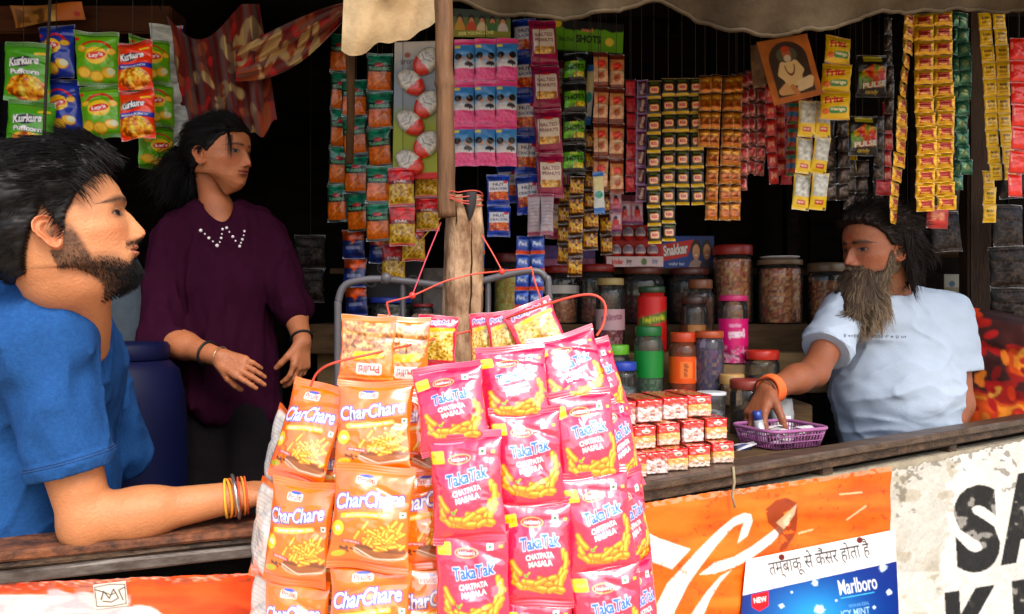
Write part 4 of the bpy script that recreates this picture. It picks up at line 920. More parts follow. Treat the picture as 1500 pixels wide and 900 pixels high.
def strip(key, px, py, n, label, Y=2.4, lean=0.0, cols=1, colgap=1.0, yaw=0.0, wpx=None, hpx=None, name='sachet_strip', cat='sachet strip', group=None, jit=1.0, roll=0.0, hang=True, part='sachet'):
    """px,py: top centre in photo pixels; sachets hang down one under another"""
    mes, w0, h0 = SME[key]; wpx = wpx or w0; hpx = hpx or h0; k_ = Y / YB
    t = empty(name, P(px, py, Y), label=label, cat=cat, group=group)
    W = wpx * Y / F; H = hpx * Y / F; sway = rq.uniform(0, 6)
    for r in range(n):
        tt = (r + 0.5) / n
        for q in range(cols):
            x = (q - (cols - 1) / 2) * W * colgap + lean * tt * Y / F + 0.004 * math.sin(sway + r * 0.7) * jit
            y = 0.012 * math.sin(sway + r * 0.9 + q) * jit - 0.004 * q
            link(part, mes[(r * 2 + q) % len(mes)], t, (x, y, -(r + 0.5) * H * 0.985),
                 (math.radians(rq.uniform(-7, 7) * jit), math.radians(rq.uniform(-2.5, 2.5) * jit + roll - math.degrees(math.atan2(lean, n * hpx))), math.radians(yaw + (rq.uniform(-12, 12) + 9 * math.sin(sway * 2 + r * .6)) * jit)),
                 (wpx / w0 * k_, k_, hpx / h0 * k_))
    if hang:
        zt_ = 2.30 - t.location.z
        if zt_ > 0.02: MB().tube([(0, 0.002, -0.01), (0, 0.002, zt_)], 0.0009, 5).build('hanging_string', CORD, t)
    return t
smesh('turm', d_turmeric, 38, 56); smesh('dalr', d_dalred, 38, 58); smesh('couple', d_couple, 30, 62, nx=34, ny=66, crumple=.7)
smesh('nut', d_nut, 34, 58, nx=38, ny=60); smesh('salt', d_salt, 42, 66, nx=44, ny=66); smesh('shots', d_shots, 36, 46, nx=40, ny=50)
smesh('toffee', d_toffee, 22, 52); smesh('goldark', d_goldark, 22, 30); smesh('pink', d_pink, 18, 30); smesh('magenta', d_magenta, 15, 24); smesh('purple', d_purple, 16, 26, nx=20, ny=30)
smesh('blackyel', d_blackyel, 20, 27, nx=26, ny=34); smesh('gold', d_gold, 18, 27, mat=FOIL); smesh('silver', d_silver, 15, 22, mat=FOIL); smesh('red', d_red, 15, 24); smesh('bars', d_bars, 22, 36)
smesh('yelwhite', d_yelwhite, 28, 50); smesh('frutz', d_frutz, 42, 42, nx=46, ny=44); smesh('pulse', d_pulse, 46, 60, nx=50, ny=64); smesh('dark', d_dark, 18, 24, mat=FOIL)
smesh('goldred', d_goldred, 29, 21, nx=32, ny=24, mat=FOIL); smesh('green', d_green, 18, 22, mat=FOIL); smesh('yelsq', d_yelsq, 19, 26, nx=26, ny=34, crumple=.4); smesh('redlong', d_redlong, 24, 34)
smesh('bluebar', d_bluebar, 21, 27); smesh('blueor', d_blueor, 34, 42); smesh('silverback', d_silverback, 20, 52); smesh('bluestick', d_bluestick, 16, 60)
smesh('laysblue', d_lays((38, 62, 160)), 58, 80, nx=64, ny=86, nvar=3, crumple=1.2, d=.030); smesh('laysgreen', d_lays((104, 170, 30)), 60, 78, nx=64, ny=86, nvar=3, crumple=1.2, d=.030)
smesh('kurkg', d_kurk((84, 160, 44), False), 64, 86, nx=68, ny=90, nvar=3, crumple=1.2, d=.032); smesh('kurkr', d_kurk((224, 62, 22), True), 54, 74, nx=60, ny=80, nvar=3, crumple=1.2, d=.028)
def d_white(c):
    c.fill((196, 200, 196)); c.speck(c.m_rect(0, 0, 1, c.a), .15, 4, 3); c.rect(.86, 0, .93, c.a, (210, 60, 40)); c.rect(.93, 0, 1, c.a, (50, 60, 150))
smesh('whiteback', d_white, 46, 72, crumple=1.4)
SK = 'snack strip'
strip('kurkg', 34, 62, 3, 'green puffcorn snack strip hanging at the stall end', Y=2.30, lean=10, roll=4, name='snack_strip', cat=SK, hang=True, part='packet')
strip('laysblue', 82, 38, 2, 'dark blue potato chip strip between two green chip strips', Y=2.36, lean=6, name='snack_strip', cat=SK, hang=True, part='packet')
strip('laysgreen', 141, 48, 2, 'bright green potato chip strip next to the red one', Y=2.30, lean=6, name='snack_strip', cat=SK, hang=True, part='packet')
strip('kurkr', 194, 60, 2, 'red and orange crunchy snack strip with blue bands', Y=2.28, lean=14, name='snack_strip', cat=SK, hang=True, part='packet')
strip('laysgreen', 222, 58, 3, 'green chip strip turned sideways behind the red snack strip', Y=2.40, lean=4, yaw=55, wpx=58, hpx=64, name='snack_strip', cat=SK, hang=True, part='packet')
strip('whiteback', 238, 36, 3, 'strip of pale packet backs with a red and blue edge', Y=2.50, lean=24, yaw=20, wpx=46, hpx=60, name='snack_strip', cat=SK, hang=True, part='packet')
# spices, dal
GS = 'spice packet strips with green tops'
strip('turm', 553, 78, 5, 'orange turmeric strip with green tops between batten and slipper card', Y=2.45, lean=4)
strip('turm', 522, 118, 4, 'orange turmeric strip with green tops hanging partly behind the batten', Y=2.52, lean=2)
strip('turm', 497, 50, 5, 'dim turmeric strip beside the dark doorway', Y=2.6, lean=-2, wpx=30)
strip('dalr', 590, 246, 2, 'red-topped golden lentil strip below the slipper card', Y=2.40)
strip('dalr', 624, 240, 2, 'red-topped golden lentil strip tight against the trunk post', Y=2.46, wpx=34, hpx=50)
for q, (x, y, l) in enumerate(((520, 338, 'blue and orange packet strip under the turmeric strips'), (560, 345, 'blue and orange packet strip above the dark carton'))):
    strip('blueor', x, y, 3 if q == 0 else 1, l, Y=2.6)
# sheet of pink sachets
strip('couple', 711, 58, 3, 'sheet of nine pink and blue sachets with a couple printed on', Y=2.35, cols=3, jit=.4, name='sachet_sheet', hang=True, wpx=31, hpx=63)
strip('nut', 768, 28, 5, 'long blue and white nut snack strip beside the pink sachet sheet', Y=2.42, lean=6)
strip('nut', 729, 256, 2, 'short blue and white nut strip next to the trunk top', Y=2.38, hpx=46)
strip('salt', 794, 30, 4, 'maroon salted peanut strip with cream labels', Y=2.38, lean=12)
strip('silverback', 790, 284, 1, 'two silver packet backs hanging under the maroon peanut strip', Y=2.36, cols=2, hpx=62, wpx=19)
strip('shots', 841, 76, 4, 'black and green candy strip under the green display card', Y=2.42)
strip('bluestick', 863, 95, 1, 'thin blue packet hanging beside the black candy strip', Y=2.44, wpx=12, hpx=90, roll=6)
strip('toffee', 880, 76, 4, 'brown and cream toffee strip beside the thin blue packet', Y=2.40, lean=-2)
strip('toffee', 903, 80, 4, 'brown and cream toffee strip beside the maroon sachet strip', Y=2.43, lean=2)
strip('goldark', 844, 258, 5, 'gold and black candy strip hanging under the green candy strip', Y=2.40)
strip('goldark', 866, 190, 6, 'gold and black candy strip beside the blue ice stick', Y=2.44)
strip('goldark', 826, 270, 4, 'gold and black candy strip next to the silver backs', Y=2.46, wpx=16)
strip('bluestick', 877, 252, 1, 'pale blue stick packet hanging among gold candy strips', Y=2.36, wpx=16, hpx=62)
strip('pink', 903, 252, 3, 'small pink sticker strip above the egg carton', Y=2.5, cols=1)
strip('pink', 925, 296, 1, 'pair of pink stickers resting above the egg carton', Y=2.55, cols=2, hpx=34)
strip('bluebar', 775, 346, 4, 'double strip of blue and orange chocolate sachets above the jars', Y=2.40, cols=2)
strip('magenta', 923, 116, 7, 'dull red sachet strip beside the purple-edged strip', Y=2.44, lean=2)
strip('purple', 940, 116, 7, 'purple-edged brown chocolate sachet strip', Y=2.40)
for k, (x, n) in enumerate(((958, 9), (979, 9), (999, 7), (1019, 7))):
    strip('blackyel', x, 112 + (2 if k else 6), n, ('long black and yellow tea sachet strip touching the purple-edged strip', 'long black and yellow tea sachet strip one away from the purple-edged strip', 'shorter black and yellow tea sachet strip between two tea strips', 'shorter black and yellow tea sachet strip touching the brown-gold foil')[k], Y=2.38 + .01 * k, lean=(0, 1, 2, 4)[k], group='black and yellow tea sachet strips', jit=.5)
for k, (x, n, ln) in enumerate(((1033, 4, -2), (1050, 8, -10), (1068, 8, -6), (1080, 8, -6))):
    strip('gold', x, 110, n, ('short brown-gold foil sachet strip touching the tea sachets', 'long brown-gold foil strip next to the short gold one', 'long brown-gold foil strip in the middle of the gold ones', 'long brown-gold foil strip touching the silvery pink sachets')[k], Y=2.40 + .012 * k, lean=ln, group='leaning brown-gold sachet strips', jit=.6)
for k, (x, y, n) in enumerate(((1090, 106, 8), (1100, 104, 7), (1115, 106, 7))):
    strip('silver', x, y, n, ('silvery pink foil sachet strip touching the brown-gold strips', 'silvery pink foil sachet strip between two like it', 'silvery pink foil sachet strip touching the dark red sachets')[k], Y=2.46 + .012 * k, lean=-1, group='silvery pink sachet strips')
strip('red', 1128, 128, 6, 'dark red sachet strip below the saint picture', Y=2.44, lean=4); strip('red', 1143, 140, 5, 'dark red sachet strip beside the striped packet strip', Y=2.5)
strip('bars', 1163, 146, 3, 'packet strip striped in red green and blue', Y=2.46, hpx=38)
strip('yelwhite', 1196, 148, 3, 'yellow double packet strip with white windows', Y=2.34, cols=2, lean=-12, hpx=54, wpx=25, colgap=.96)
strip('frutz', 1229, 52, 3, 'yellow fruit candy strip with red lettering beside the saint picture', Y=2.30, lean=-8)
strip('pulse', 1276, 84, 1, 'black candy bag with red fruit picture, upper one', Y=2.40); strip('pulse', 1264, 172, 1, 'black candy bag with red fruit picture, lower one', Y=2.38, hpx=58, wpx=42)
strip('dark', 1224, 176, 5, 'dark foil sachet strip behind the yellow double strip', Y=2.46, cols=2); strip('dark', 1254, 236, 3, 'dark foil sachet strip above the bearded man', Y=2.48, cols=2)
strip('dark', 1288, 172, 5, 'silvery dark sachet strip beside the lower candy bag', Y=2.46, wpx=16); strip('dark', 1302, 26, 7, 'thin dark sachet strip beside the gold and red strips', Y=2.5, wpx=12)
for k, (x, n, ln, y, yw) in enumerate(((1333, 15, -24, 18, 40), (1352, 14, 6, 20, 0), (1380, 14, 6, 18, 0))):
    strip('goldred', x, y, n, ('gold sachet strip with red centres turned edge-on' if k == 0 else ('gold sachet strip with red centres beside the edge-on one' if k == 1 else 'gold sachet strip with red centres beside the green foil')), Y=2.25 + .02 * k, lean=ln, yaw=yw, group=None if k == 0 else 'face-on gold and red sachet strips', jit=.5)
strip('green', 1412, 18, 11, 'dull green foil sachet strip beside the yellow square sachets', Y=2.34, lean=0); strip('green', 1403, 18, 12, 'dull green foil sachet strip behind the gold strips', Y=2.42, lean=4)
strip('yelsq', 1452, 18, 10, 'double strip of yellow square sachets with black lettering', Y=2.28, cols=2, lean=16, jit=.35, hpx=25)
strip('yelsq', 1448, 250, 3, 'yellow square sachet strip hanging lower behind the double one', Y=2.36, hpx=26)
strip('redlong', 1494, 54, 7, 'bright red sachet strip at the stall corner', Y=2.22, lean=-4, cols=1)
strip('red', 1372, 302, 1, 'single red packet hanging below the gold strips', Y=2.40, wpx=32, hpx=34)
for k, (x, y) in enumerate(((1330, 325), (1296, 262))): strip('magenta', x, y, 1, ('small pink packet dangling by the bearded man\'s hair' if k == 0 else 'small maroon packet under the candy bag'), Y=2.4, wpx=24, hpx=24)
strip('goldark', 888, 255, 4, 'gold and black candy strip beside the pink stickers', Y=2.5, wpx=18)
strip('silver', 1078, 108, 7, 'silvery pink foil sachet strip behind the gold row', Y=2.55, lean=2)
strip('magenta', 1152, 128, 6, 'dull red sachet strip behind the striped packet strip', Y=2.56, wpx=16)
strip('silver', 1183, 120, 7, 'silvery pink foil strip behind the yellow double strip', Y=2.56, wpx=16)
strip('yelsq', 1246, 178, 4, 'yellow square sachet strip behind the candy bags', Y=2.55, wpx=18)
strip('red', 1300, 150, 5, 'dark red sachet strip beside the edge-on gold strip', Y=2.56, wpx=16)
strip('bluebar', 700, 346, 3, 'blue and orange chocolate sachet strip next to the trunk', Y=2.5)
strip('dalr', 575, 300, 2, 'golden lentil strip behind the red-topped ones', Y=2.56, wpx=34)
strip('dalr', 608, 326, 1, 'single red lentil packet above the black carton', Y=2.5, wpx=34)
strip('nut', 745, 70, 4, 'blue and white nut strip behind the pink sachet sheet', Y=2.55, wpx=30)
strip('salt', 815, 90, 4, 'maroon salted peanut strip behind the black candy strip', Y=2.55, wpx=36)

# ================================================================== SHELF GOODS
S(MB().box((0.62, 2.63, 0.935), (1.0, 0.13, 0.13), bev=0.004).build('step_board', MATS['pale_board'], smooth=False))
PET = MGLASS('clear_plastic', (244, 246, 245), 0.05, 0.975)
def painted_cyl(name, r, z0, z1, paint, parent, mat, a0=-95, a1=95, nx=40, ny=30, hatchback=None):
    h = z1 - z0; w = r * math.radians(a1 - a0); c = Canvas(nx, ny, h / w, 2); paint(c)
    def pf(U, V):
        a = np.radians(a0 + (a1 - a0) * U) - math.pi / 2
        return r * np.cos(a), r * np.sin(a), z1 - h * V
    return link(name, sheet_mesh(name, c, pf, mat), parent)
def bumpy(name, r, z0, z1, cols, parent, sc=60, seed=0, amp=0.005, mat=None):
    n, m = 64, 40; cols = np.array([lin(np.clip(np.array(q) * 1.22, 0, 245)) for q in cols]); V = []; C = []
    for i in range(m):
        z = z0 + (z1 - z0) * i / (m - 1)
        for j in range(n):
            a = 2 * math.pi * j / n; x, y = math.cos(a), math.sin(a)
            b = mnoise.noise((x * r * sc * 2, y * r * sc * 2, z * sc * 2 + seed)); rr_ = r - amp + amp * b
            V.append((x * rr_, y * rr_, z)); q = mnoise.cell((x * r * sc + 50, y * r * sc + 50, z * sc + seed + 50)); C.append(cols[int(abs(q) * 7.99) % len(cols)] * (0.8 + 0.4 * abs(b)))
    top = len(V); V.append((0, 0, z1 + 0.004)); C.append(cols[0]); V.append((0, 0, z0)); C.append(cols[0])
    Fc = [[i * n + j, i * n + (j + 1) % n, (i + 1) * n + (j + 1) % n, (i + 1) * n + j] for i in range(m - 1) for j in range(n)]
    Fc += [[(m - 1) * n + j, (m - 1) * n + (j + 1) % n, top] for j in range(n)] + [[(j + 1) % n, j, top + 1] for j in range(n)]
    return link(name, mesh_from(name, V, Fc, mat or MC('jar_contents', 0.5, 0.4, bump=0.3, bscale=150), None, np.array(C)), parent)
def lidmat(col): return M('lid_%d_%d_%d' % tuple(col), col, 0.35, 0.5)
def jar(px, ytop, Y, zb, wpx, lid, cont, label, fill=0.7, lab=None, lab_z=(0.25, 0.6), lidh=0.12, neck=0.8, tint=None, sc=100, seed=0, name='snack_jar', cat='jar', squat=1.0):
    p = P(px, 450, Y); zt_ = CZ - (ytop - 450) / F * Y; H = zt_ - zb; r = wpx * Y / F / 2
    t = empty(name, (p.x, Y, zb), label=label, cat=cat)
    lh = H * lidh; hb = H - lh; rn = r * neck
    prof = [(r * 0.85, 0), (r * 0.97, H * 0.02), (r, H * 0.05), (r, hb * 0.45), (r * 0.985, hb * 0.5), (r, hb * 0.55), (r, hb * 0.80)]
    for k in range(1, 6):
        q = k / 5 * math.pi / 2; prof.append((rn + (r - rn) * math.cos(q), hb * 0.80 + hb * 0.15 * math.sin(q)))
    prof.append((rn, hb + 0.001))
    MB().lathe(prof, 32).build('body', tint or PET, t)
    rl = rn * 1.08; rib = []
    mb = MB(); V = []; n = 48
    for (rr_, z) in ((rl * 0.98, hb - lh * 0.05), (rl, hb + lh * 0.05), (rl, hb + lh * 0.85), (rl * 0.95, hb + lh), (rl * 0.2, hb + lh)):
        for j in range(n):
            a = 2 * math.pi * j / n; q = rr_ * (1 + (0.014 if j % 2 else 0)); V.append((q * math.cos(a), q * math.sin(a), z))
    mb.add(V, [[i * n + j, i * n + (j + 1) % n, (i + 1) * n + (j + 1) % n, (i + 1) * n + j] for i in range(4) for j in range(n)] + [[4 * n + j for j in range(n)]])
    mb.build('lid', lidmat(lid), t)
    if cont: bumpy('contents', r * 0.95, H * 0.02, min(hb * 0.93, H * fill), cont, t, sc, seed + px)
    if lab: painted_cyl('label', r * 1.012, H * lab_z[0], H * lab_z[1], lab, t, MC('label_print', 0.4, 0.5))
    return t
RL, BL_ = (150, 34, 28), (104, 52, 38)
ZS1, ZS2 = 0.8575, 1.0
snack = [(196, 120, 60), (150, 80, 40), (206, 150, 96), (120, 60, 34), (180, 60, 44)]
jar(746, 372, 2.75, SHZ, 48, (110, 36, 30), [(206, 170, 60), (190, 150, 44), (220, 190, 90)], 'jar of pale yellow wheel snacks behind the trunk', 0.7, sc=56)
jar(821, 390, 2.76, SHZ, 54, RL, [(150, 84, 44), (120, 66, 34), (170, 104, 60)], 'red-lidded jar of brown sweets with a pale label band', 0.42, lab=lambda c: c.fill((196, 190, 184)), lab_z=(.52, .66))
jar(874, 388, 2.78, SHZ, 60, RL, [(130, 60, 40), (96, 44, 30), (150, 84, 52)], 'red-lidded jar of dark brown sweets behind the pink-labelled jar', 0.5)
jar(941, 392, 2.78, SHZ, 64, BL_, [(104, 44, 34), (84, 36, 28), (120, 60, 40)], 'wide jar of dark red sweets behind the red bottle', 0.5)
jar(1010, 393, 2.78, SHZ, 64, (84, 40, 34), [(92, 52, 34), (70, 40, 26), (116, 70, 44)], 'wide jar of dark brown biscuits with a brown lid', 0.55, sc=70)
jar(1073, 360, 2.76, SHZ, 58, (150, 40, 30), snack, 'tall red-lidded jar full of mixed fried snacks', 0.85, neck=.9, sc=120)
t7 = jar(1142, 381, 2.74, SHZ, 64, (120, 96, 70), snack, 'wide jar of fried snacks under a white plate', 0.9, neck=.92, lidh=.08, sc=120)
jar(1211, 386, 2.76, SHZ, 56, (110, 90, 66), snack[:4], 'jar of fried snacks beside the bearded man', 0.7, neck=.92, lidh=.14, sc=120)
o = MB().lathe([(0.01, 0), (0.05, 0.002), (0.066, 0.008), (0.068, 0.011), (0.06, 0.009), (0.01, 0.006)], 32).build('plate', M('white_ceramic', (214, 212, 214), 0.3), loc=(t7.location.x, t7.location.y, CZ + 69 / F * 2.74)); tag(o, 'white plate lying upside on the wide snack jar', 'plate')
# middle tier
def lab_text(bgc, txt, tc, bot=None):
    def f(c):
        c.fill(bgc); c.text(txt, .5, .38 * c.a, .46, tc, h=.3 * c.a, rot=-6, bold=.04)
        if bot: c.food(c.m_rect(0, .62 * c.a, 1, c.a), bot, 14, 3)
    return f
jar(894, 408, 2.62, ZS2, 42, (170, 146, 90), [(150, 60, 66), (190, 130, 130), (120, 44, 50)], 'clear jar with gold lid and pale pink label', 0.3, lab=lab_text((206, 168, 172), 'mints', (150, 90, 110)), lab_z=(.30, .58), neck=.86, lidh=.09)
def lab_bot(c):
    c.fill((196, 34, 32)); c.poly([(0.1, .42 * c.a), (0.9, .24 * c.a), (0.9, .42 * c.a), (0.1, .60 * c.a)], (60, 110, 40)); c.text('hajmola', .5, .42 * c.a, .5, (214, 206, 60), h=.14 * c.a, rot=-9, shear=.1, bold=.04); c.ell(.5, .74 * c.a, .1, .1 * c.a, (110, 96, 60)); c.ell(.44, .70 * c.a, .05, .05 * c.a, (80, 110, 50))
jar(955, 420, 2.60, ZS2, 42, (40, 70, 40), None, 'red bottle with dark green lid and green slanted label', lab=lab_bot, lab_z=(.04, .84), neck=.84, lidh=.09, tint=M('red_plastic', (190, 34, 30), .3), name='bottle', cat='bottle')
jar(1026, 410, 2.68, ZS2, 40, (130, 76, 44), [(110, 60, 34), (90, 50, 28)], 'brown jar with brown lid behind the chocolate labelled jar', 0.75)
jar(1017, 435, 2.58, ZS2, 40, (70, 44, 36), [(130, 70, 40), (90, 50, 30), (150, 96, 60)], 'small jar with dark lid and tan and white label', 0.5, lab=lambda c: (c.fill((170, 120, 70)), c.rect(0, .6 * c.a, 1, c.a, (214, 206, 196)), c.rect(0, 0, .3, c.a, (96, 60, 40)), c.rect(.7, 0, 1, c.a, (96, 60, 40))), lab_z=(.1, .5), neck=.86)
def lab_maxi(c):
    c.fill((206, 30, 116)); c.text('maxi', .5, .34 * c.a, .34, (246, 236, 244), h=.18 * c.a, rot=-6, bold=.05); c.text('center', .47, .16 * c.a, .26, (240, 190, 220), h=.08 * c.a, bold=.03); c.food(c.m_rect(0, .62 * c.a, 1, c.a), [(196, 30, 110), (120, 20, 60), (226, 180, 200), (206, 60, 130)], 12, 4)
jar(1074, 433, 2.50, ZS2 - .03, 42, (206, 40, 110), [(110, 30, 40), (150, 60, 50)], 'clear candy jar with pink lid and hot pink label', 0.2, lab=lab_maxi, lab_z=(.02, .66), neck=.9, lidh=.08)
S(MB().box((0.70, 2.50, 0.915), (0.16, 0.10, 0.11), bev=0.003).build('riser_block', MATS['pale_board'], smooth=False))
# front tier
jar(950, 478, 2.42, ZS1, 42, (24, 110, 50), [(60, 90, 60), (150, 150, 146), (40, 60, 44)], 'clear jar with green lid and plain green label', 0.3, lab=lambda c: c.fill((22, 124, 52)), lab_z=(.33, .68), neck=.84, lidh=.12, tint=MGLASS('green_clear', (190, 220, 196), .05, .9))
def lab_or(c):
    c.fill((224, 92, 30)); c.rect(.38, .2 * c.a, .62, .8 * c.a, (236, 130, 60)); c.text('orange', .5, .5 * c.a, .5 * c.a, (120, 40, 20), h=.1, rot=-90, bold=.02); c.rect(.72, .1 * c.a, .8, .9 * c.a, (236, 226, 210))
jar(1001, 487, 2.42, ZS1, 42, (206, 70, 30), [(190, 30, 24), (206, 50, 40), (150, 20, 20)], 'orange-lidded jar of red candy with orange label', 0.6, lab=lab_or, lab_z=(.28, .66), neck=.82, lidh=.13, tint=MGLASS('orange_clear', (236, 150, 110), .05, .85))
jar(1039, 485, 2.40, ZS1, 42, (180, 80, 40), [(70, 60, 110), (150, 40, 90), (200, 160, 90), (50, 50, 80)], 'clear jar of colourful wrapped candy with orange lid', 0.72, lab=None, neck=.9, lidh=.09, sc=80, tint=MGLASS('violet_clear', (206, 200, 226), .05, .9))
jar(902, 505, 2.44, ZS1, 40, (110, 190, 50), [(90, 110, 110), (130, 140, 140)], 'clear jar with bright green lid beside the snack packets', 0.3, neck=.9, lidh=.16)
jar(912, 530, 2.34, ZS1 - .0, 44, (40, 70, 180), [(120, 130, 134), (90, 100, 104)], 'low clear jar with blue lid', 0.4, neck=.84, lidh=.18)
jar(1117, 513, 2.44, ZS1, 48, (206, 50, 34), [(70, 54, 44), (120, 100, 80), (50, 40, 36)], 'squat jar with bright red lid near the seller\'s hand', 0.5, neck=.9, lidh=.17)
jar(1096, 556, 2.12, ZR - .0215, 52, (130, 52, 40), [(90, 70, 50), (60, 50, 36)], 'squat jar with brown lid beside the stacked rusks', 0.5, neck=.94, lidh=.14)
jar(1072, 548, 2.34, ZS1, 34, (190, 150, 90), [(170, 120, 60)], 'small pot with tan lid below the pink labelled jar', 0.5, neck=.96, lidh=.3)
jar(1042, 574, 2.02, ZR - .0008, 40, (186, 190, 196), [(150, 156, 160), (110, 114, 120)], 'small ribbed clear jar behind the stacked rusks', 0.6, neck=.98, lidh=.06)
# cartons on the upper shelf
def carton(name, quad, Y, zb, depth, paint, label, cat='box', nx=60, ny=40, side=(80, 60, 70), yaw=0.0, group=None):
    x0, y0, x1 = quad; w = (x1 - x0) * Y / F; zt_ = CZ - (y0 - 450) / F * Y; h = zt_ - zb; px = P((x0 + x1) / 2, 450, Y).x
    t = empty(name, (px, Y, zb), (0, 0, math.radians(yaw)), label, cat, group)
    MB().box((0, depth / 2 + 0.002, h / 2), (w, depth, h), bev=0.002).build('carton_body', M('carton_%d_%d_%d' % tuple(side), side, .6), t, smooth=False)
    c = Canvas(nx, ny, h / w, 3); paint(c)
    link('printed_front', sheet_mesh('printed_front', c, lambda U, V: ((U - .5) * w, U * 0 - 0.0005, h * (1 - V)), CARD), t)
    return t, w, h
def d_snak(c):
    a = c.a; c.fill((40, 74, 150)); c.put(np.clip((c.X - .45) * 3, 0, 1), (24, 40, 90), .7); c.poly([(0, .28 * a), (.62, .12 * a), (.5, .62 * a), (0, .8 * a)], (206, 50, 36)); c.text('Snakker', .28, .42 * a, .46, (250, 248, 245), h=.34 * a, rot=-8, shear=.1, bold=.04, out=(120, 20, 20), ow=2)
    for x, hc, sk in ((.66, (30, 22, 22), (214, 160, 124)), (.86, (26, 20, 20), (196, 140, 100))):
        c.ell(x, .42 * a, .1, .30 * a, hc); c.ell(x, .50 * a, .068, .24 * a, sk); c.ell(x, .60 * a, .03, .03 * a, (236, 220, 210)); c.ell(x, .95 * a, .13, .22 * a, (60, 50, 60) if x > .7 else (180, 150, 140))
    c.text('wafer bar', .3, .86 * a, .3, (214, 220, 240), h=.1 * a, bold=.02)
carton('snack_box', (968, 346, 1046), 2.84, SHZ2, .09, d_snak, 'blue and red wafer box with two smiling faces printed', nx=84, ny=52, side=(50, 40, 60))
t, w, h = carton('egg_carton', (886, 330, 968), 2.80, SHZ2, .10, lambda c: (c.fill((176, 40, 44)), c.speck(c.m_rect(0, 0, 1, c.a), .2, 5, 2)), 'display carton holding two rows of white and red chocolate eggs', side=(150, 34, 40))
EGG = MC('egg_print', .25, .5)
for r_ in range(2):
    for q in range(4):
        mb = MB(); V = []; C = []
        for i in range(15):
            th = math.pi * i / 14
            for j in range(16):
                a = 2 * math.pi * j / 16; V.append((.019 * math.sin(th) * math.cos(a), .017 * math.sin(th) * math.sin(a), .025 * math.cos(th)))
                cc = (206, 44, 36) if i > 8 else ((228, 224, 226) if not (3 < i < 8 and 9 < j < 15) else ((110, 150, 190), (190, 120, 110))[(i + j) % 2]); C.append(lin(cc))
        me = mesh_from('egg', V, [[i * 16 + j, (i + 1) * 16 + j, (i + 1) * 16 + (j + 1) % 16, i * 16 + (j + 1) % 16] for i in range(14) for j in range(16)], EGG, None, np.array(C))
        link('egg', me, t, (-w / 2 + .036 + q * .0435, -.022, .062 + r_ * .062 - .006))
c = Canvas(70, 14, .16, 3); c.fill((226, 206, 208)); c.text('kinder', .2, .08, .2, (200, 30, 40), h=.08, bold=.04); c.text('joy', .4, .08, .1, (60, 60, 60), h=.09, bold=.04); c.ell(.66, .08, .05, .05, (90, 120, 60)); c.text('joy', .85, .08, .1, (60, 90, 140), h=.09, bold=.03)
link('front_strip', sheet_mesh('front_strip', c, lambda U, V: ((U - .5) * w * 1.0, U * 0 - .046, .036 * (1 - V)), CARD), t)
carton('sticker_box', (797, 360, 872), 2.82, SHZ2, .08, lambda c: (c.fill((92, 70, 130)), c.rect(0, .6 * c.a, 1, c.a, (196, 120, 160)), c.speck(c.m_rect(0, 0, 1, c.a), .5, 6, 4)), 'purple and pink sticker box on the upper shelf', side=(60, 50, 90))
carton('carton', (893, 286, 936), 2.90, SHZ2, .03, lambda c: (c.fill((130, 60, 80)), c.ell(.5, .4 * c.a, .3, .3 * c.a, (206, 190, 200)), c.ell(.5, .6 * c.a, .2, .2 * c.a, (190, 50, 60))), 'pink picture card standing behind the egg carton', cat='card', side=(90, 40, 60))
def d_dcart(c):
    c.fill((40, 38, 42))
    for x, y, tx in ((.16, .36 * c.a, 'mint'), (.36, .16 * c.a, 'cola'), (.60, .22 * c.a, 'ঝাল'), (.86, .36 * c.a, 'kiwi')): c.ring(x, y, .09, .09, .12, (120, 116, 120)); c.text(tx if tx.isascii() else 'spice', x, y, .11, (176, 170, 160), bold=.02)
    c.rect(0, .62 * c.a, 1, .64 * c.a, (70, 66, 70)); c.ell(.1, .74 * c.a, .02, .02, (150, 150, 150))
carton('dark_carton', (530, 377, 617), 2.74, SHZ, .1, d_dcart, 'black carton with round flavour emblems behind the grey frame', side=(34, 32, 36), nx=80, ny=70)
carton('grey_carton', (620, 393, 652), 2.80, SHZ, .08, lambda c: (c.fill((104, 98, 96)), c.speck(c.m_rect(0, 0, 1, c.a), .3, 4, 2)), 'plain grey carton between black carton and trunk post', side=(80, 76, 76))
jar(572, 436, 2.69, SHZ, 60, (40, 60, 150), [(70, 66, 64), (120, 116, 110), (50, 46, 46)], 'low clear tub with blue lid in front of the black carton', 0.6, neck=.96, lidh=.2)
jar(620, 445, 2.69, SHZ, 30, (150, 34, 34), [(120, 70, 60), (90, 50, 44)], 'small jar with red lid beside the trunk post', 0.6, neck=.9, lidh=.15)

# ---- rusk packets stacked on the plank
def d_rusk(c):
    a = c.a; c.fill((206, 150, 96)); c.rect(0, 0, 1, .45 * a, (204, 34, 30)); c.food(c.m_rect(0, .72 * a, 1, a), [(214, 196, 184), (190, 160, 140), (226, 214, 206)], 12, 3); c.speck(c.m_rect(0, .45 * a, 1, .72 * a), .3, 8, 5)
    c.ell(.55, .24 * a, .17, .1 * a, (240, 226, 206)); c.text('rusk', .55, .24 * a, .26, (60, 30, 40), h=.12 * a, bold=.04); c.rect(0, .43 * a, 1, .46 * a, (236, 190, 60))
def d_rusk2(c):
    a = c.a; c.fill((190, 150, 140)); c.rect(0, 0, 1, .34 * a, (206, 40, 40)); c.food(c.m_rect(0, .34 * a, 1, a), [(150, 100, 90), (206, 186, 186), (226, 214, 214), (176, 120, 100)], 7, 9); c.speck(c.m_rect(0, 0, 1, .34 * a), .4, 8, 2)
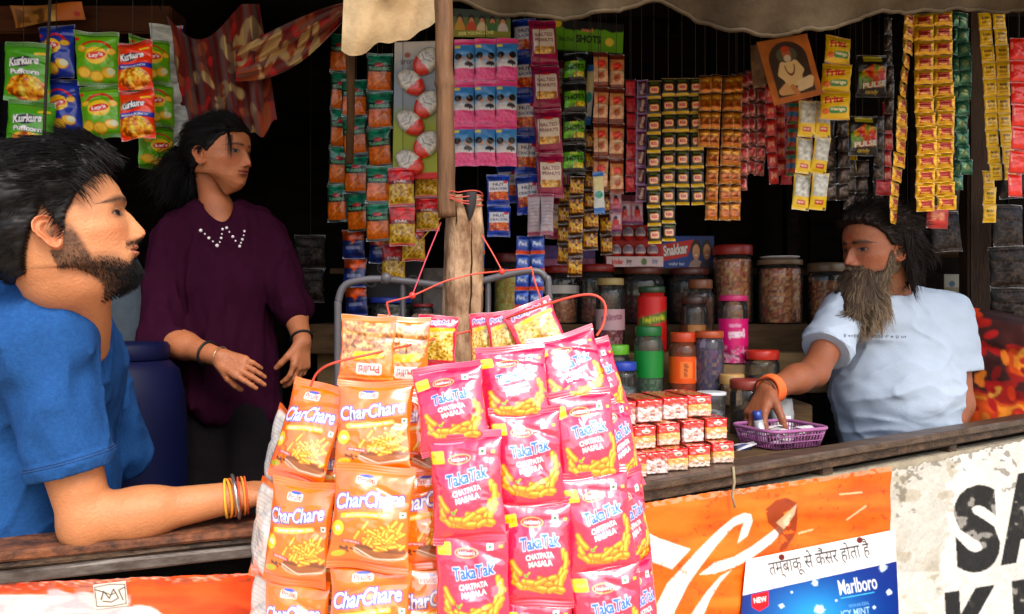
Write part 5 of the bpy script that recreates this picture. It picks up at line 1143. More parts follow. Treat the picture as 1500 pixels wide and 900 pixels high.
def rusk_mesh(paint, w, d, h, seed):
    """a film-wrapped loaf: rounded box with a crinkled skin and a painted front and top"""
    nx, ny = 34, 30; c = Canvas(nx, ny, h / w, 2); paint(c); C = c.done().reshape(-1, 3); U, V = np.meshgrid(np.linspace(-1, 1, nx), np.linspace(-1, 1, ny))
    rs = np.random.RandomState(seed); cz = fbm(U * 4 + seed, V * 4, seed, 3) - .5
    X = U * w / 2; Z = (1 - (V + 1) / 2) * h; rim = np.clip((np.maximum(np.abs(U), np.abs(V)) - .86) / .14, 0, 1); Yv = rim ** 2 * .006 - cz * .006
    v1 = np.stack([X, Yv, Z], -1).reshape(-1, 3); i = np.arange(nx * ny).reshape(ny, nx); f1 = np.stack([i[:-1, :-1], i[1:, :-1], i[1:, 1:], i[:-1, 1:]], -1).reshape(-1, 4)
    # top, sides and back as a strip swept from the front border
    m = 14; tU, tV = np.meshgrid(np.linspace(-1, 1, nx), np.linspace(0, 1, m)); tz = h + .004 * (fbm(tU * 4 + seed, tV * 5, seed + 3, 2) - .5) - .004 * (np.abs(tU) > .93) - .004 * (tV > .95)
    v2 = np.stack([tU * w / 2, .004 + tV * d, tz], -1).reshape(-1, 3); tc = np.tile(lin((196, 60, 40)), (len(v2), 1)); pat = (np.abs(tU) < .7).reshape(-1) & (fbm(tU * 3, tV * 3, seed, 2) > .45).reshape(-1); tc[pat] = lin((206, 130, 70))
    j = np.arange(nx * m).reshape(m, nx) + len(v1); f2 = np.stack([j[:-1, :-1], j[:-1, 1:], j[1:, 1:], j[1:, :-1]], -1).reshape(-1, 4)
    b = len(v1) + len(v2); v3 = np.array([(-w / 2, .005, 0), (-w / 2, .005, h), (-w / 2, d, h), (-w / 2, d, 0), (w / 2, .005, 0), (w / 2, .005, h), (w / 2, d, h), (w / 2, d, 0)]); f3 = np.array([(0, 1, 2, 3), (7, 6, 5, 4), (3, 2, 6, 7), (0, 3, 7, 4)]) + b
    return mesh_from('wrapper', np.r_[v1, v2, v3], np.r_[f1, f2, f3], FILM, None, np.r_[C, tc, np.tile(lin((190, 80, 60)), (8, 1))])
RW, RD, RH = .054, .12, .046
RM = [rusk_mesh(d_rusk, RW, RD, RH, 3), rusk_mesh(d_rusk, RW, RD, RH, 8), rusk_mesh(d_rusk2, RW, RD, RH, 5)]
def plank_at(px, back): # point on the plank line seen at column px, moved back along the plank normal
    k = (px - 750) / F; Y = (R0.y - R0.x * dR.y / dR.x) / (1 - dR.y / dR.x * k); return Vector((k * Y, Y, 0)) - nR * back
rx = random.Random(4)
rows = [(0, [(938, 0), (970, 2), (1000, 1), (1033, 0), (1068, 1)], .015), (1, [(934, 1), (968, 0), (1004, 1), (1040, 2), (1074, 0)], .045), (2, [(916, 2), (950, 2), (990, 2), (1028, 2), (1064, 1)], .075)]
rl = {0: 'bottom', 1: 'middle', 2: 'top'}
for lv, L_, bk in rows:
    for q, (px, kk) in enumerate(L_):
        p = plank_at(px, bk); ang = rx.uniform(-4, 4) + 17
        o = link('rusk_packet', RM[kk], None, (p.x, p.y, ZR + .0005 + lv * (RH + .0015)), (0, 0, math.radians(ang)), (1.0, 1, 1) if lv < 2 else (1.12, 1, 1.05))
        tag(o, '%s rusk packet, %s from the snack packets in the %s layer' % ('red-topped' if kk < 2 else 'clear crinkled', ('first', 'second', 'third', 'fourth', 'fifth')[q], rl[lv]), 'rusk packet', 'rusk packets stacked on the plank')
# string tied round the plank
p = plank_at(1062, -.022)
o = MB().tube([(p.x, p.y, ZR + .002), (p.x + .002, p.y - .002, ZR - .03), (p.x - .002, p.y - .001, ZR - .06), (p.x + .004, p.y, ZR - .085)], .003, 6).tube([(p.x, p.y - .003, ZR - .045), (p.x + .02, p.y - .006, ZR - .055), (p.x + .032, p.y - .004, ZR - .045)], .0015, 5).build('cord', M('pale_cord', (150, 140, 110), .8)); tag(o, 'pale cord knotted round the front plank', 'cord')
# ---- purple basket
PUR = M('purple_plastic', (150, 92, 140), .45, .4)
bk = empty('basket', P(1142, 668, 1.94), (0, 0, math.radians(24)), 'shallow purple plastic basket of sweets beside the rusks', 'basket')
bk.location.z = ZR; bw, bd, bh = .08, .065, .046
def rr_path(hw, hd, r, z, n=6):
    out = []
    for cx, cy, a0 in ((hw - r, hd - r, 0), (-hw + r, hd - r, 90), (-hw + r, -hd + r, 180), (hw - r, -hd + r, 270)):
        for k in range(n + 1): a = math.radians(a0 + 90 * k / n); out.append((cx + r * math.cos(a), cy + r * math.sin(a), z))
    return out
top = rr_path(bw + .012, bd + .012, .03, bh); bot = rr_path(bw, bd, .025, .003); N_ = len(top)
MB().tube(top + [top[0], top[1]], .0045, 8, cap=False).build('rim', PUR, bk)
MB().add(bot, [list(range(N_))]).build('base', PUR, bk, smooth=False)
mb = MB()
for k in range(N_):
    for s_ in range(3):
        a = Vector(top[k]).lerp(Vector(top[(k + 1) % N_]), s_ / 3); b = Vector(bot[k]).lerp(Vector(bot[(k + 1) % N_]), s_ / 3)
        if k % 7 == 6 or s_ == 0: mb.tube([b, a], .0016, 5)
for k in (6, 13, 20, 27):
    for s_ in range(12):
        a = Vector(top[k]).lerp(Vector(top[(k + 1) % N_]), s_ / 12); b = Vector(bot[k]).lerp(Vector(bot[(k + 1) % N_]), s_ / 12); mb.tube([b, a], .0016, 5)
for f_ in (.35, .7): mb.tube([Vector(b).lerp(Vector(a), f_) for a, b in zip(top + top[:1], bot + bot[:1])], .0016, 5, cap=False)
tag(mb.build('lattice_wall', PUR, bk), kind='stuff')
rz = random.Random(8)
smesh('sweet', lambda c: (c.fill((30, 28, 36)), c.food(c.m_rect(.1, .1, .9, c.a - .1), [(30, 26, 34), (60, 50, 80), (120, 110, 140), (90, 40, 50)], 4, 4)), 22, 14)
for k in range(16):
    o = link('sweet', SME['sweet'][0][k % 2], None, bk.matrix_basis @ Vector((rz.uniform(-.06, .06), rz.uniform(-.045, .045), .012 + .014 * (k // 6))), (math.radians(90 + rz.uniform(-25, 25)), rz.uniform(-.3, .3), rz.uniform(0, 6)))
    tag(o, 'dark wrapped sweet lying in the purple basket', 'sweet', 'wrapped sweets in the purple basket')
for k, (x, y) in enumerate(((1078, 628), (1090, 640))):
    o = link('sweet', SME['bluebar'][0][k], None, P(x, y, 1.88) * 1.0, (math.radians(70), 0, .5 + k), (1, 1, 1)); o.location.z = ZR + .006; tag(o, ('violet packet lying between rusks and basket' if k == 0 else 'blue packet leaning on the basket rim'), 'packet')
# clear bag and tub by the seller
t = empty('clear_bag', (P(1143, 600, 2.14).x, 2.14, ZR - .0235), label='crumpled clear bag with a white tub beside the purple basket', cat='bag')
def bagf(u, v):
    a = u * 2 * math.pi; r = .042 * (1 - .25 * v) * (1 + .18 * mnoise.noise((math.cos(a) * 2, math.sin(a) * 2, v * 4))); return Vector((r * math.cos(a), r * .7 * math.sin(a), v * .115))
MB().grid(bagf, 33, 20).build('bag_film', MGLASS('milky_film', (206, 210, 216), .15, .55), t)
MB().lathe([(.026, 0), (.03, .004), (.03, .03), (.03, .07), (.0, .071)], 24).build('tub', M('white_plastic', (206, 206, 204), .4), t); MB().lathe([(.0305, .004), (.0305, .028)], 24, cap=False).build('green_band', M('green_band', (90, 140, 90), .5), t)

# ---- cards, posters, saint picture
def card(name, quad, paint, label, cat, nx=60, ny=60, mat=CARD, Y=2.4, fold=0.0, asp=None):
    Q = [P(a, b, Y) for a, b in quad]; w = (Q[1] - Q[0]).length; h = (Q[3] - Q[0]).length; c = Canvas(nx, ny, asp or h / w, 3); paint(c)
    ctr = (Q[0] + Q[1] + Q[2] + Q[3]) / 4
    def pf(U, V): return [(Q[0][k] * (1 - U) + Q[1][k] * U) * (1 - V) + (Q[3][k] * (1 - U) + Q[2][k] * U) * V - ctr[k] + (fold * np.sin(U * 5 + V * 2) if k == 1 else 0) for k in range(3)]
    front = sheet_mesh(name, c, pf, mat); o = link(name, front, None, ctr); tag(o, label, cat)
    md = o.modifiers.new('thickness', 'SOLIDIFY'); md.thickness = .002; md.offset = 1 if False else -1
    return o
def d_saint(c):
    a = c.a; c.fill((176, 104, 46)); c.speck(c.m_rect(0, 0, 1, a), .2, 4, 3); m = c.m_rect(.14, .45, .88, a - .12) | ((((c.X - .51) / .37) ** 2 + ((c.Y - .45) / .36) ** 2) < 1); c.put(m, (58, 40, 28))
    c.ell(.5, .36, .2, .16, (92, 92, 66), al=.8); c.ell(.5, .34, .085, .11, (170, 96, 66)); c.ell(.5, .24, .085, .06, (170, 66, 36)); c.ell(.5, .43, .07, .07, (206, 186, 160))
    R_ = (222, 190, 140); c.poly([(.36, .5), (.64, .5), (.70, .85), (.60, 1.0), (.36, .98), (.32, .8)], R_); c.path([(.38, .54), (.30, .72), (.42, .86)], .06, R_); c.path([(.62, .54), (.70, .70), (.6, .84)], .06, R_)
    c.path([(.34, .98), (.24, 1.06), (.46, 1.08)], .07, (206, 160, 110)); c.path([(.6, .96), (.84, .90), (.8, 1.02), (.6, 1.06)], .06, (226, 200, 160)); c.ring(.5, .56, .09, .2, .12, (110, 50, 34), 0, 180); c.path([(.46, 1.0), (.52, 1.14)], .05, (190, 126, 80))
card('saint_picture', [(1108, 62), (1182, 49), (1206, 138), (1134, 155)], d_saint, 'tilted framed picture of a seated saint in cream robes', 'picture', 84, 100, Y=2.26)
card('brown_paper', [(1100, 66), (1120, 62), (1132, 122), (1104, 130)], lambda c: (c.fill((120, 92, 62)), c.speck(c.m_rect(0, 0, 1, c.a), .3, 3, 2)), 'scrap of brown paper sticking out behind the saint picture', 'paper', 20, 30, Y=2.30, fold=.006)
def d_hdr(c):
    a = c.a; c.fill((24, 24, 22)); m = (c.Y > .28 * a + .1 * (fbm(c.X * 14, c.Y * 4, 2, 3) - .5)) & (c.Y < .92 * a); c.put(m, (106, 162, 36)); c.ell(.06, .14 * a, .06, .06, (226, 190, 40)); c.text('SHOTS', .5, .55 * a, .36, (24, 36, 18), h=.24 * a, bold=.05); c.text('mad', .48, .28 * a, .16, (226, 150, 110), h=.13 * a, bold=.04); c.text('lichi', .18, .58 * a, .2, (40, 70, 30), h=.14 * a, bold=.02); c.ell(.8, .6 * a, .06, .06, (236, 200, 80))
card('display_card', [(811, 27), (914, 36), (912, 82), (812, 76)], d_hdr, 'black and green candy display card above the green candy strip', 'card', 90, 44, Y=2.47)
def d_hdr2(c):
    a = c.a; c.fill((96, 110, 60)); c.rect(0, 0, 1, .3 * a, (60, 70, 60)); 
    for x, cc in ((.12, (200, 150, 60)), (.32, (190, 80, 40)), (.5, (220, 200, 160)), (.68, (70, 110, 60)), (.86, (206, 190, 180))): c.ell(x, .42 * a, .06, .12, (40, 30, 26)); c.ell(x, .5 * a, .05, .1, (196, 140, 100)); c.ell(x, .72 * a, .09, .14, cc)
    c.rect(0, .75 * a, 1, a, (140, 136, 50)); c.text('FOR YOUNG LOVE', .4, .84 * a, .6, (240, 230, 150), h=.12 * a, rot=-4, bold=.03)
card('display_card', [(664, 12), (748, 18), (748, 56), (664, 54)], d_hdr2, 'small green poster of people above the pink sachet sheet', 'card', 76, 40, Y=2.36)
def d_slip(c):
    a = c.a; c.fill((148, 156, 166)); c.put(np.clip((c.Y / a - .45) * 6, 0, 1), (150, 160, 50)); c.put(np.clip((.22 - c.Y / a) * 6, 0, 1), (206, 196, 186)); c.ell(.8, .1 * a, .16, .14, (150, 50, 40)); c.ell(.82, .11 * a, .11, .09, (220, 190, 150)); c.ell(.4, .2 * a, .1, .1, (120, 116, 116), al=.6); c.ell(.3, .1 * a, .07, .06, (150, 90, 70)); c.rect(0, .95 * a, 1, a, (190, 40, 40)); c.text('aroma', .35, .15 * a, .4, (90, 80, 80), h=.1, bold=.02)
sc_ = card('slipper_card', [(578, 62), (643, 60), (641, 262), (575, 264)], d_slip, 'grey and green display card carrying six white and red oval packs', 'card', 50, 130, Y=2.42)
OV = MC('oval_pack', .3, .5, bump=.05, coat=.3)
def oval_mesh():
    nx, ny = 30, 40; c = Canvas(nx, ny, 1.4, 3); c.fill((206, 200, 188)); c.put((c.Y > .92 + .2 * (c.X - .5)), (206, 66, 52)); c.path([(.25, .62), (.45, .72), (.75, .6)], .03, (110, 100, 96)); c.text('AYUSH', .5, .42, .6, (120, 110, 110), h=.14, bold=.03); c.speck(c.m_rect(0, 0, 1, 1.4), .25, 9, 3); C = c.done()
    V = []; 
    for j in range(ny):
        for i in range(nx):
            u = 2 * i / (nx - 1) - 1; v = 2 * j / (ny - 1) - 1; k = max(abs(u), abs(v)); l = math.hypot(u, v); s_ = k / l if l > 1e-6 else 1; uu, vv = u * s_, v * s_; rr_ = math.hypot(uu, vv)
            V.append((uu * .034, -.018 * (1 - rr_ ** 6) ** .5 if rr_ < 1 else 0, -vv * .048))
    return mesh_from('oval_pack', V, [[j * nx + i, (j + 1) * nx + i, (j + 1) * nx + i + 1, j * nx + i + 1] for j in range(ny - 1) for i in range(nx - 1)], OV, None, C.reshape(-1, 3))
ovm = oval_mesh()
for (x, y, ro) in ((624, 90, 40), (602, 121, -50), (625, 153, 38), (601, 180, -52), (624, 212, 40), (600, 238, -55)):
    p = P(x, y, 2.412) - sc_.location; link('oval_pack', ovm, sc_, p, (0, math.radians(ro), 0))
bt = MB().tube([P(513, 60, 2.35), P(514, 160, 2.35), P(512, 240, 2.35)], [.014, .012, .012], 8).build('batten', M('batten_wood', (110, 78, 50), .85, .2, noise=.5, nscale=15, bump=.5, stretch=(3, 3, .5))); tag(bt, 'upright brown batten in front of the turmeric strips', 'batten')

# ---- curtain, left clutter
def d_cur(c):
    c.fill((104, 30, 26)); r = random.Random(6)
    for k in range(46):
        x, y = r.uniform(0, 1), r.uniform(0, c.a); an = r.uniform(-40, 40); L = r.uniform(.07, .15); cc = r.choice([(190, 160, 112), (150, 74, 44), (176, 40, 40), (190, 160, 112)])
        c.ell(x, y, L * .38, L, cc, rot=an)
CUR = MC('curtain_print', .8, .2, bump=.15, bscale=60, sheen=.2)
cur = empty('curtain', P(330, 40, 2.5), label='maroon and beige leaf-patterned curtain tied up in a swag', cat='curtain')
def cloth_child(name, fn, nx, ny, asp):
    c = Canvas(nx, ny, asp, 2); d_cur(c); C = c.done().reshape(-1, 3); V = [fn(i / (nx - 1), j / (ny - 1)) - cur.location for j in range(ny) for i in range(nx)]
    link(name, mesh_from(name, V, [[j * nx + i, (j + 1) * nx + i, (j + 1) * nx + i + 1, j * nx + i + 1] for j in range(ny - 1) for i in range(nx - 1)], CUR, None, C), cur)
def drape(u, v):
    xl = 228 + 34 * v ** .6; xr = 380 + 26 * v; x = xl + (xr - xl) * u; yt = 6 + 52 * math.sin(math.pi * min(u * 1.2, 1)) ** 1.2; y = yt + (186 + 14 * math.sin(u * 9 + 1) + 6 * math.sin(u * 31) - yt) * v
    return P(x, y, 2.52 + .035 * math.sin(u * 26 + 1.5 * math.sin(v * 3)) + .02 * math.sin(u * 47 + v * 4))
def swag(u, v):
    x = 505 - 160 * u; w = 26 + 62 * math.sin(math.pi * min(1, u * .75)) ; y0 = 4 + 70 * u ** 1.3; y = y0 + w * v * (1 - .35 * u)
    return P(x, y, 2.46 + .03 * math.sin(v * 9 + u * 5) + .012 * math.sin(v * 23 - u * 7))
cloth_child('drape', drape, 90, 70, 1.2); cloth_child('swag', swag, 90, 40, .45)
o = MB().box((P(100, 42, 2.5).x, 2.6, P(100, 38, 2.6).z), (.62, .12, .09), bev=.005).build('crossboard', M('brown_crossboard', (84, 46, 26), .8, .2, noise=.4, nscale=8, stretch=(.4, 3, 3)), smooth=False); tag(o, 'dark brown crossboard above the chip strips', 'board')
card('paper_wrapper', [(14, 8), (122, 4), (124, 28), (20, 40)], lambda c: (c.fill((150, 96, 44)), c.food(c.m_rect(.05, .05, .62, c.a), [(110, 70, 30), (170, 120, 60), (190, 150, 90)], 5, 2), c.rect(.64, 0, 1, c.a, (186, 104, 40)), c.ell(.9, .2, .04, .04, (170, 40, 30))), 'crumpled brown wrapper stuck on the crossboard', 'wrapper', 60, 20, Y=2.48, fold=.01)
t = empty('barrel', (P(182, 600, 2.0).x, 2.0, .12), label='deep blue plastic barrel standing behind the man\'s forearm', cat='barrel')
BLUEP = M('blue_barrel', (2, 8, 50), .6, .2, noise=.25, nscale=6)
MB().lathe([(.12, 0), (.14, .01), (.15, .06), (.152, .3), (.158, .31), (.158, .33), (.152, .34), (.15, .7), (.145, .80), (.13, .87), (.1, .9)], 40).build('drum', BLUEP, t); MB().lathe([(.105, .895), (.108, .9), (.108, .93), (.1, .94), (.02, .942)], 40).build('lid', BLUEP, t)
t = empty('sack', P(60, 470, 2.15), label='slate grey cloth sack hanging behind the seated young man', cat='sack')
def sackf(u, v):
    a = u * 2 * math.pi; r = .3 * math.sin(math.pi * (0.06 + .9 * v)) ** .5 * (1 + .08 * mnoise.noise((math.cos(a) * 2, math.sin(a) * 2, v * 4))); return Vector((r * math.cos(a) * 1.1, r * .5 * math.sin(a), .28 - .75 * v))
MB().grid(sackf, 50, 40).build('cloth_body', M('slate_cloth', (62, 72, 82), .9, .2, noise=.4, nscale=9, bump=.4, bscale=50), t)
MB().tube([(0, 0, .25), (0, .02, .6), (0, .05, 1.0)], .004, 6).build('hanging_rope', CORD, t)
# ---- right end: floral bag, dark goods
def d_flor(c):
    c.fill((40, 20, 22)); c.food(c.m_rect(0, .1, 1, c.a), [(60, 26, 24), (150, 30, 24), (200, 80, 26), (224, 140, 50), (170, 40, 30)], 4, 3); r = random.Random(3)
    for k in range(60): c.ell(r.random(), r.random() * c.a, .035, .075, r.choice([(190, 60, 24), (206, 120, 44), (160, 26, 26), (206, 150, 70), (120, 20, 20)]), rot=r.uniform(-80, 80))
o = link('floral_bag', packet_mesh('floral_bag', .34, .46, .07, d_flor, 70, 90, 4, mat=CUR, seal=.02, crumple=1.2), None, P(1492, 560, 2.66), (0, .12, -.3)); tag(o, 'orange and red flower-print bag at the stall corner', 'bag')
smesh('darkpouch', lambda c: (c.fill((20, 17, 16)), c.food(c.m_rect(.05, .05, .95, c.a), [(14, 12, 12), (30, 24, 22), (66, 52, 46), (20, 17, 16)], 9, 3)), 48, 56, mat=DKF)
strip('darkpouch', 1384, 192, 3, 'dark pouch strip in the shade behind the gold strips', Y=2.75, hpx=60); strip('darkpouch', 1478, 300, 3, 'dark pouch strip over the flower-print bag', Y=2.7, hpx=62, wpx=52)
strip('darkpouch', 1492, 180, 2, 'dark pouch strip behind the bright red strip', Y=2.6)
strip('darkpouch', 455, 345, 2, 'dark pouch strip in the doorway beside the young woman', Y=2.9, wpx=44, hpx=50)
carton('small_pack', (1383, 402, 1412), 2.98, CZ + 0.0, .05, lambda c: (c.fill((120, 110, 90)), c.rect(0, 0, 1, .4 * c.a, (150, 150, 140)), c.ell(.4, .3 * c.a, .15, .15, (60, 90, 110)), c.rect(0, .6 * c.a, 1, c.a, (120, 90, 40))), 'small pale box on the ledge behind the bearded man', side=(80, 70, 60))
S(MB().box((1.70, 3.05, CZ - .012), (0.26, 0.2, 0.02), bev=.003).build('shelf', SOOTL, smooth=False))

# ================================================================== PEOPLE: modelling tools
def n3(p, sc, seed=0):
    """cheap smooth 3-D noise in [-1,1] for arrays"""
    x = p * sc + seed * 7.31
    i = np.floor(x).astype(np.int64); f = x - i; u = f * f * (3 - 2 * f); out = 0
    for a in (0, 1):
        for b in (0, 1):
            for c in (0, 1):
                n = ((i[..., 0] + a) * 374761393 + (i[..., 1] + b) * 668265263 + (i[..., 2] + c) * 2147483647 // 3 + seed * 1013) & 0x7fffffff
                n = ((n ^ (n >> 13)) * 1274126177) & 0x7fffffff; h = ((n ^ (n >> 16)) & 0xffff) / 32767.5 - 1
                out = out + h * (u[..., 0] if a else 1 - u[..., 0]) * (u[..., 1] if b else 1 - u[..., 1]) * (u[..., 2] if c else 1 - u[..., 2])
    return out
def sd_cap(p, a, b, ra, rb):
    a = np.asarray(a, float); b = np.asarray(b, float); ab = b - a; t = np.clip(((p - a) @ ab) / (ab @ ab + 1e-12), 0, 1)
    return np.linalg.norm(p - a - t[..., None] * ab, axis=-1) - (ra + (rb - ra) * t)
def sd_ell(p, c, r, R=None):
    q = p - np.asarray(c, float)
    if R is not None: q = q @ np.asarray(R)
    r = np.asarray(r, float); k0 = np.linalg.norm(q / r, axis=-1); k1 = np.linalg.norm(q / (r * r), axis=-1) + 1e-9
    return k0 * (k0 - 1) / k1
def smin(a, b, k):
    h = np.clip(0.5 + 0.5 * (b - a) / k, 0, 1); return b * (1 - h) + a * h - k * h * (1 - h)
def surface_nets(f, lo, h):
    s = f < 0; nx, ny, nz = f.shape; c = (slice(None, -1), slice(1, None))
    cnt = np.zeros((nx - 1, ny - 1, nz - 1), np.int8); acc = np.zeros((nx - 1, ny - 1, nz - 1, 3), np.float32)
    g = lambda A, i, j, k: A[c[i], c[j], c[k]]
    for ax in range(3):
        for u in (0, 1):
            for v in (0, 1):
                o0 = [u, v]; o0.insert(ax, 0); o1 = [u, v]; o1.insert(ax, 1)
                f0 = g(f, *o0); f1 = g(f, *o1); m = (f0 < 0) != (f1 < 0); t = np.where(m, f0 / np.where(m, f0 - f1, 1), 0)
                for q in range(3): acc[..., q] += np.where(m, t if q == ax else o0[q], 0)
                cnt += m
    act = cnt > 0; idx = -np.ones(cnt.shape, np.int64); idx[act] = np.arange(act.sum())
    ijk = np.argwhere(act); V = np.asarray(lo) + (ijk + acc[act] / cnt[act][:, None]) * h
    F_ = []
    for ax in range(3):
        sl0 = [slice(1, -1)] * 3; sl0[ax] = slice(0, -1); sl1 = list(sl0); sl1[ax] = slice(1, None)
        a = s[tuple(sl0)]; b = s[tuple(sl1)]; e = np.argwhere(a != b)
        if not len(e): continue
        sg = a[tuple(e.T)]; off = np.ones(3, int); off[ax] = 0; e = e + off
        o1, o2 = [q for q in range(3) if q != ax]
        def at(d1, d2):
            q = e.copy(); q[:, o1] += d1; q[:, o2] += d2; return idx[q[:, 0], q[:, 1], q[:, 2]]
        quad = np.stack([at(-1, -1), at(0, -1), at(0, 0), at(-1, 0)], 1)
        flip = sg if ax != 1 else ~sg
        quad[~flip] = quad[~flip][:, ::-1]; F_.append(quad)
    return V, np.concatenate(F_)
def sdf_mesh(prims, h, fold=None, cut=None, pad=0.03):
    """prims: ('c',a,b,ra,rb,k) tapered limbs, ('e',centre,radii,k[,R]) masses; blended into one skin"""
    pts = []
    for q in prims:
        if q[0] == 'c': pts += [np.array(q[1]) - max(q[3], q[4]), np.array(q[1]) + max(q[3], q[4]), np.array(q[2]) - max(q[3], q[4]), np.array(q[2]) + max(q[3], q[4])]
        else: pts += [np.array(q[1]) - max(q[2]), np.array(q[1]) + max(q[2])]
    lo = np.min(pts, 0) - pad; hi = np.max(pts, 0) + pad; n = np.ceil((hi - lo) / h).astype(int) + 1
    f = np.full(n, 1.0)
    for q in prims:
        if q[0] == 'c': r = max(q[3], q[4]); l_ = np.minimum(q[1], q[2]) - r; h_ = np.maximum(q[1], q[2]) + r; k = q[5]
        else: l_ = np.array(q[1]) - max(q[2]); h_ = np.array(q[1]) + max(q[2]); k = q[3]
        i0 = np.maximum(((l_ - lo - 2.5 * k - 0.02) / h).astype(int), 0); i1 = np.minimum(((h_ - lo + 2.5 * k + 0.02) / h).astype(int) + 2, n)
        ax = [lo[a] + np.arange(i0[a], i1[a]) * h for a in range(3)]; p = np.stack(np.meshgrid(*ax, indexing='ij'), -1)
        d = sd_cap(p, q[1], q[2], q[3], q[4]) if q[0] == 'c' else sd_ell(p, q[1], q[2], q[4] if len(q) > 4 else None)
        sl = tuple(slice(i0[a], i1[a]) for a in range(3)); f[sl] = smin(f[sl], d, k)
    if fold is not None or cut is not None:
        near = np.abs(f) < 0.05; I = np.argwhere(near); p = lo + I * h; v = f[near]
        if fold is not None: v = v + fold(p)
        if cut is not None:
            v = cut(p, v)
        f[near] = v
        if cut is not None:
            far = f <= -0.05; I = np.argwhere(far); p = lo + I * h; f[far] = cut(p, f[far])
    return surface_nets(f, lo, h)
def vec(px, py, Y): p = P(px, py, Y); return np.array([p.x, p.y, p.z])
def hand_prims(w, d, pn, s=1.0, curl=(0.5, 0.5, 0.55, 0.6), spread=0.10, thumb_side=1, thumb_out=0.6, thumb_curl=0.4):
    """w wrist point, d pointing along the hand, pn palm-side normal; five jointed fingers"""
    d = np.array(d, float); d /= np.linalg.norm(d); pn = np.array(pn, float); pn -= d * (pn @ d); pn /= np.linalg.norm(pn); sd = np.cross(d, pn) * thumb_side
    w = np.array(w, float); out = []; kn = []
    for i, o in enumerate((0.030, 0.010, -0.010, -0.028)):
        k_ = w + d * (0.088 - 0.006 * abs(i - 1)) * s + sd * o * s; kn.append(k_); out.append(('c', w + sd * o * 0.55 * s + d * 0.01 * s, k_, 0.0145 * s, 0.0115 * s, 0.012 * s))
    for i, L in enumerate((0.070, 0.080, 0.074, 0.058)):
        a = kn[i]; fd = d + sd * spread * (1.2 - 0.8 * i); fd /= np.linalg.norm(fd); ang = 0.25 * curl[i]; r = (0.0090, 0.0092, 0.0088, 0.0078)[i] * s
        for j, fr in enumerate((0.45, 0.31, 0.24)):
            ang += curl[i] * (0.5, 0.9, 0.6)[j]; dd = fd * math.cos(ang) + pn * math.sin(ang); b = a + dd * L * fr * s
            out.append(('c', a, b, r, r * 0.92, 0.003)); a = b; r *= 0.92
    a = w + d * 0.022 * s + sd * 0.024 * s; t1 = d * 0.75 + sd * thumb_out + pn * 0.35; t1 /= np.linalg.norm(t1); b = a + t1 * 0.042 * s; out.append(('c', a, b, 0.0145 * s, 0.011 * s, 0.010 * s))
    t2 = t1 + pn * thumb_curl - sd * 0.25; t2 /= np.linalg.norm(t2); c_ = b + t2 * 0.030 * s; out.append(('c', b, c_, 0.0108 * s, 0.0098 * s, 0.003)); t3 = t2 + pn * thumb_curl * .6 - sd * .2; t3 /= np.linalg.norm(t3); out.append(('c', c_, c_ + t3 * 0.022 * s, 0.0098 * s, 0.0082 * s, 0.003))
    return out
def sstep(a, b, x): t = np.clip((x - a) / (b - a), 0, 1); return t * t * (3 - 2 * t)
def gs(x, s): return np.exp(-(x / s) ** 2)
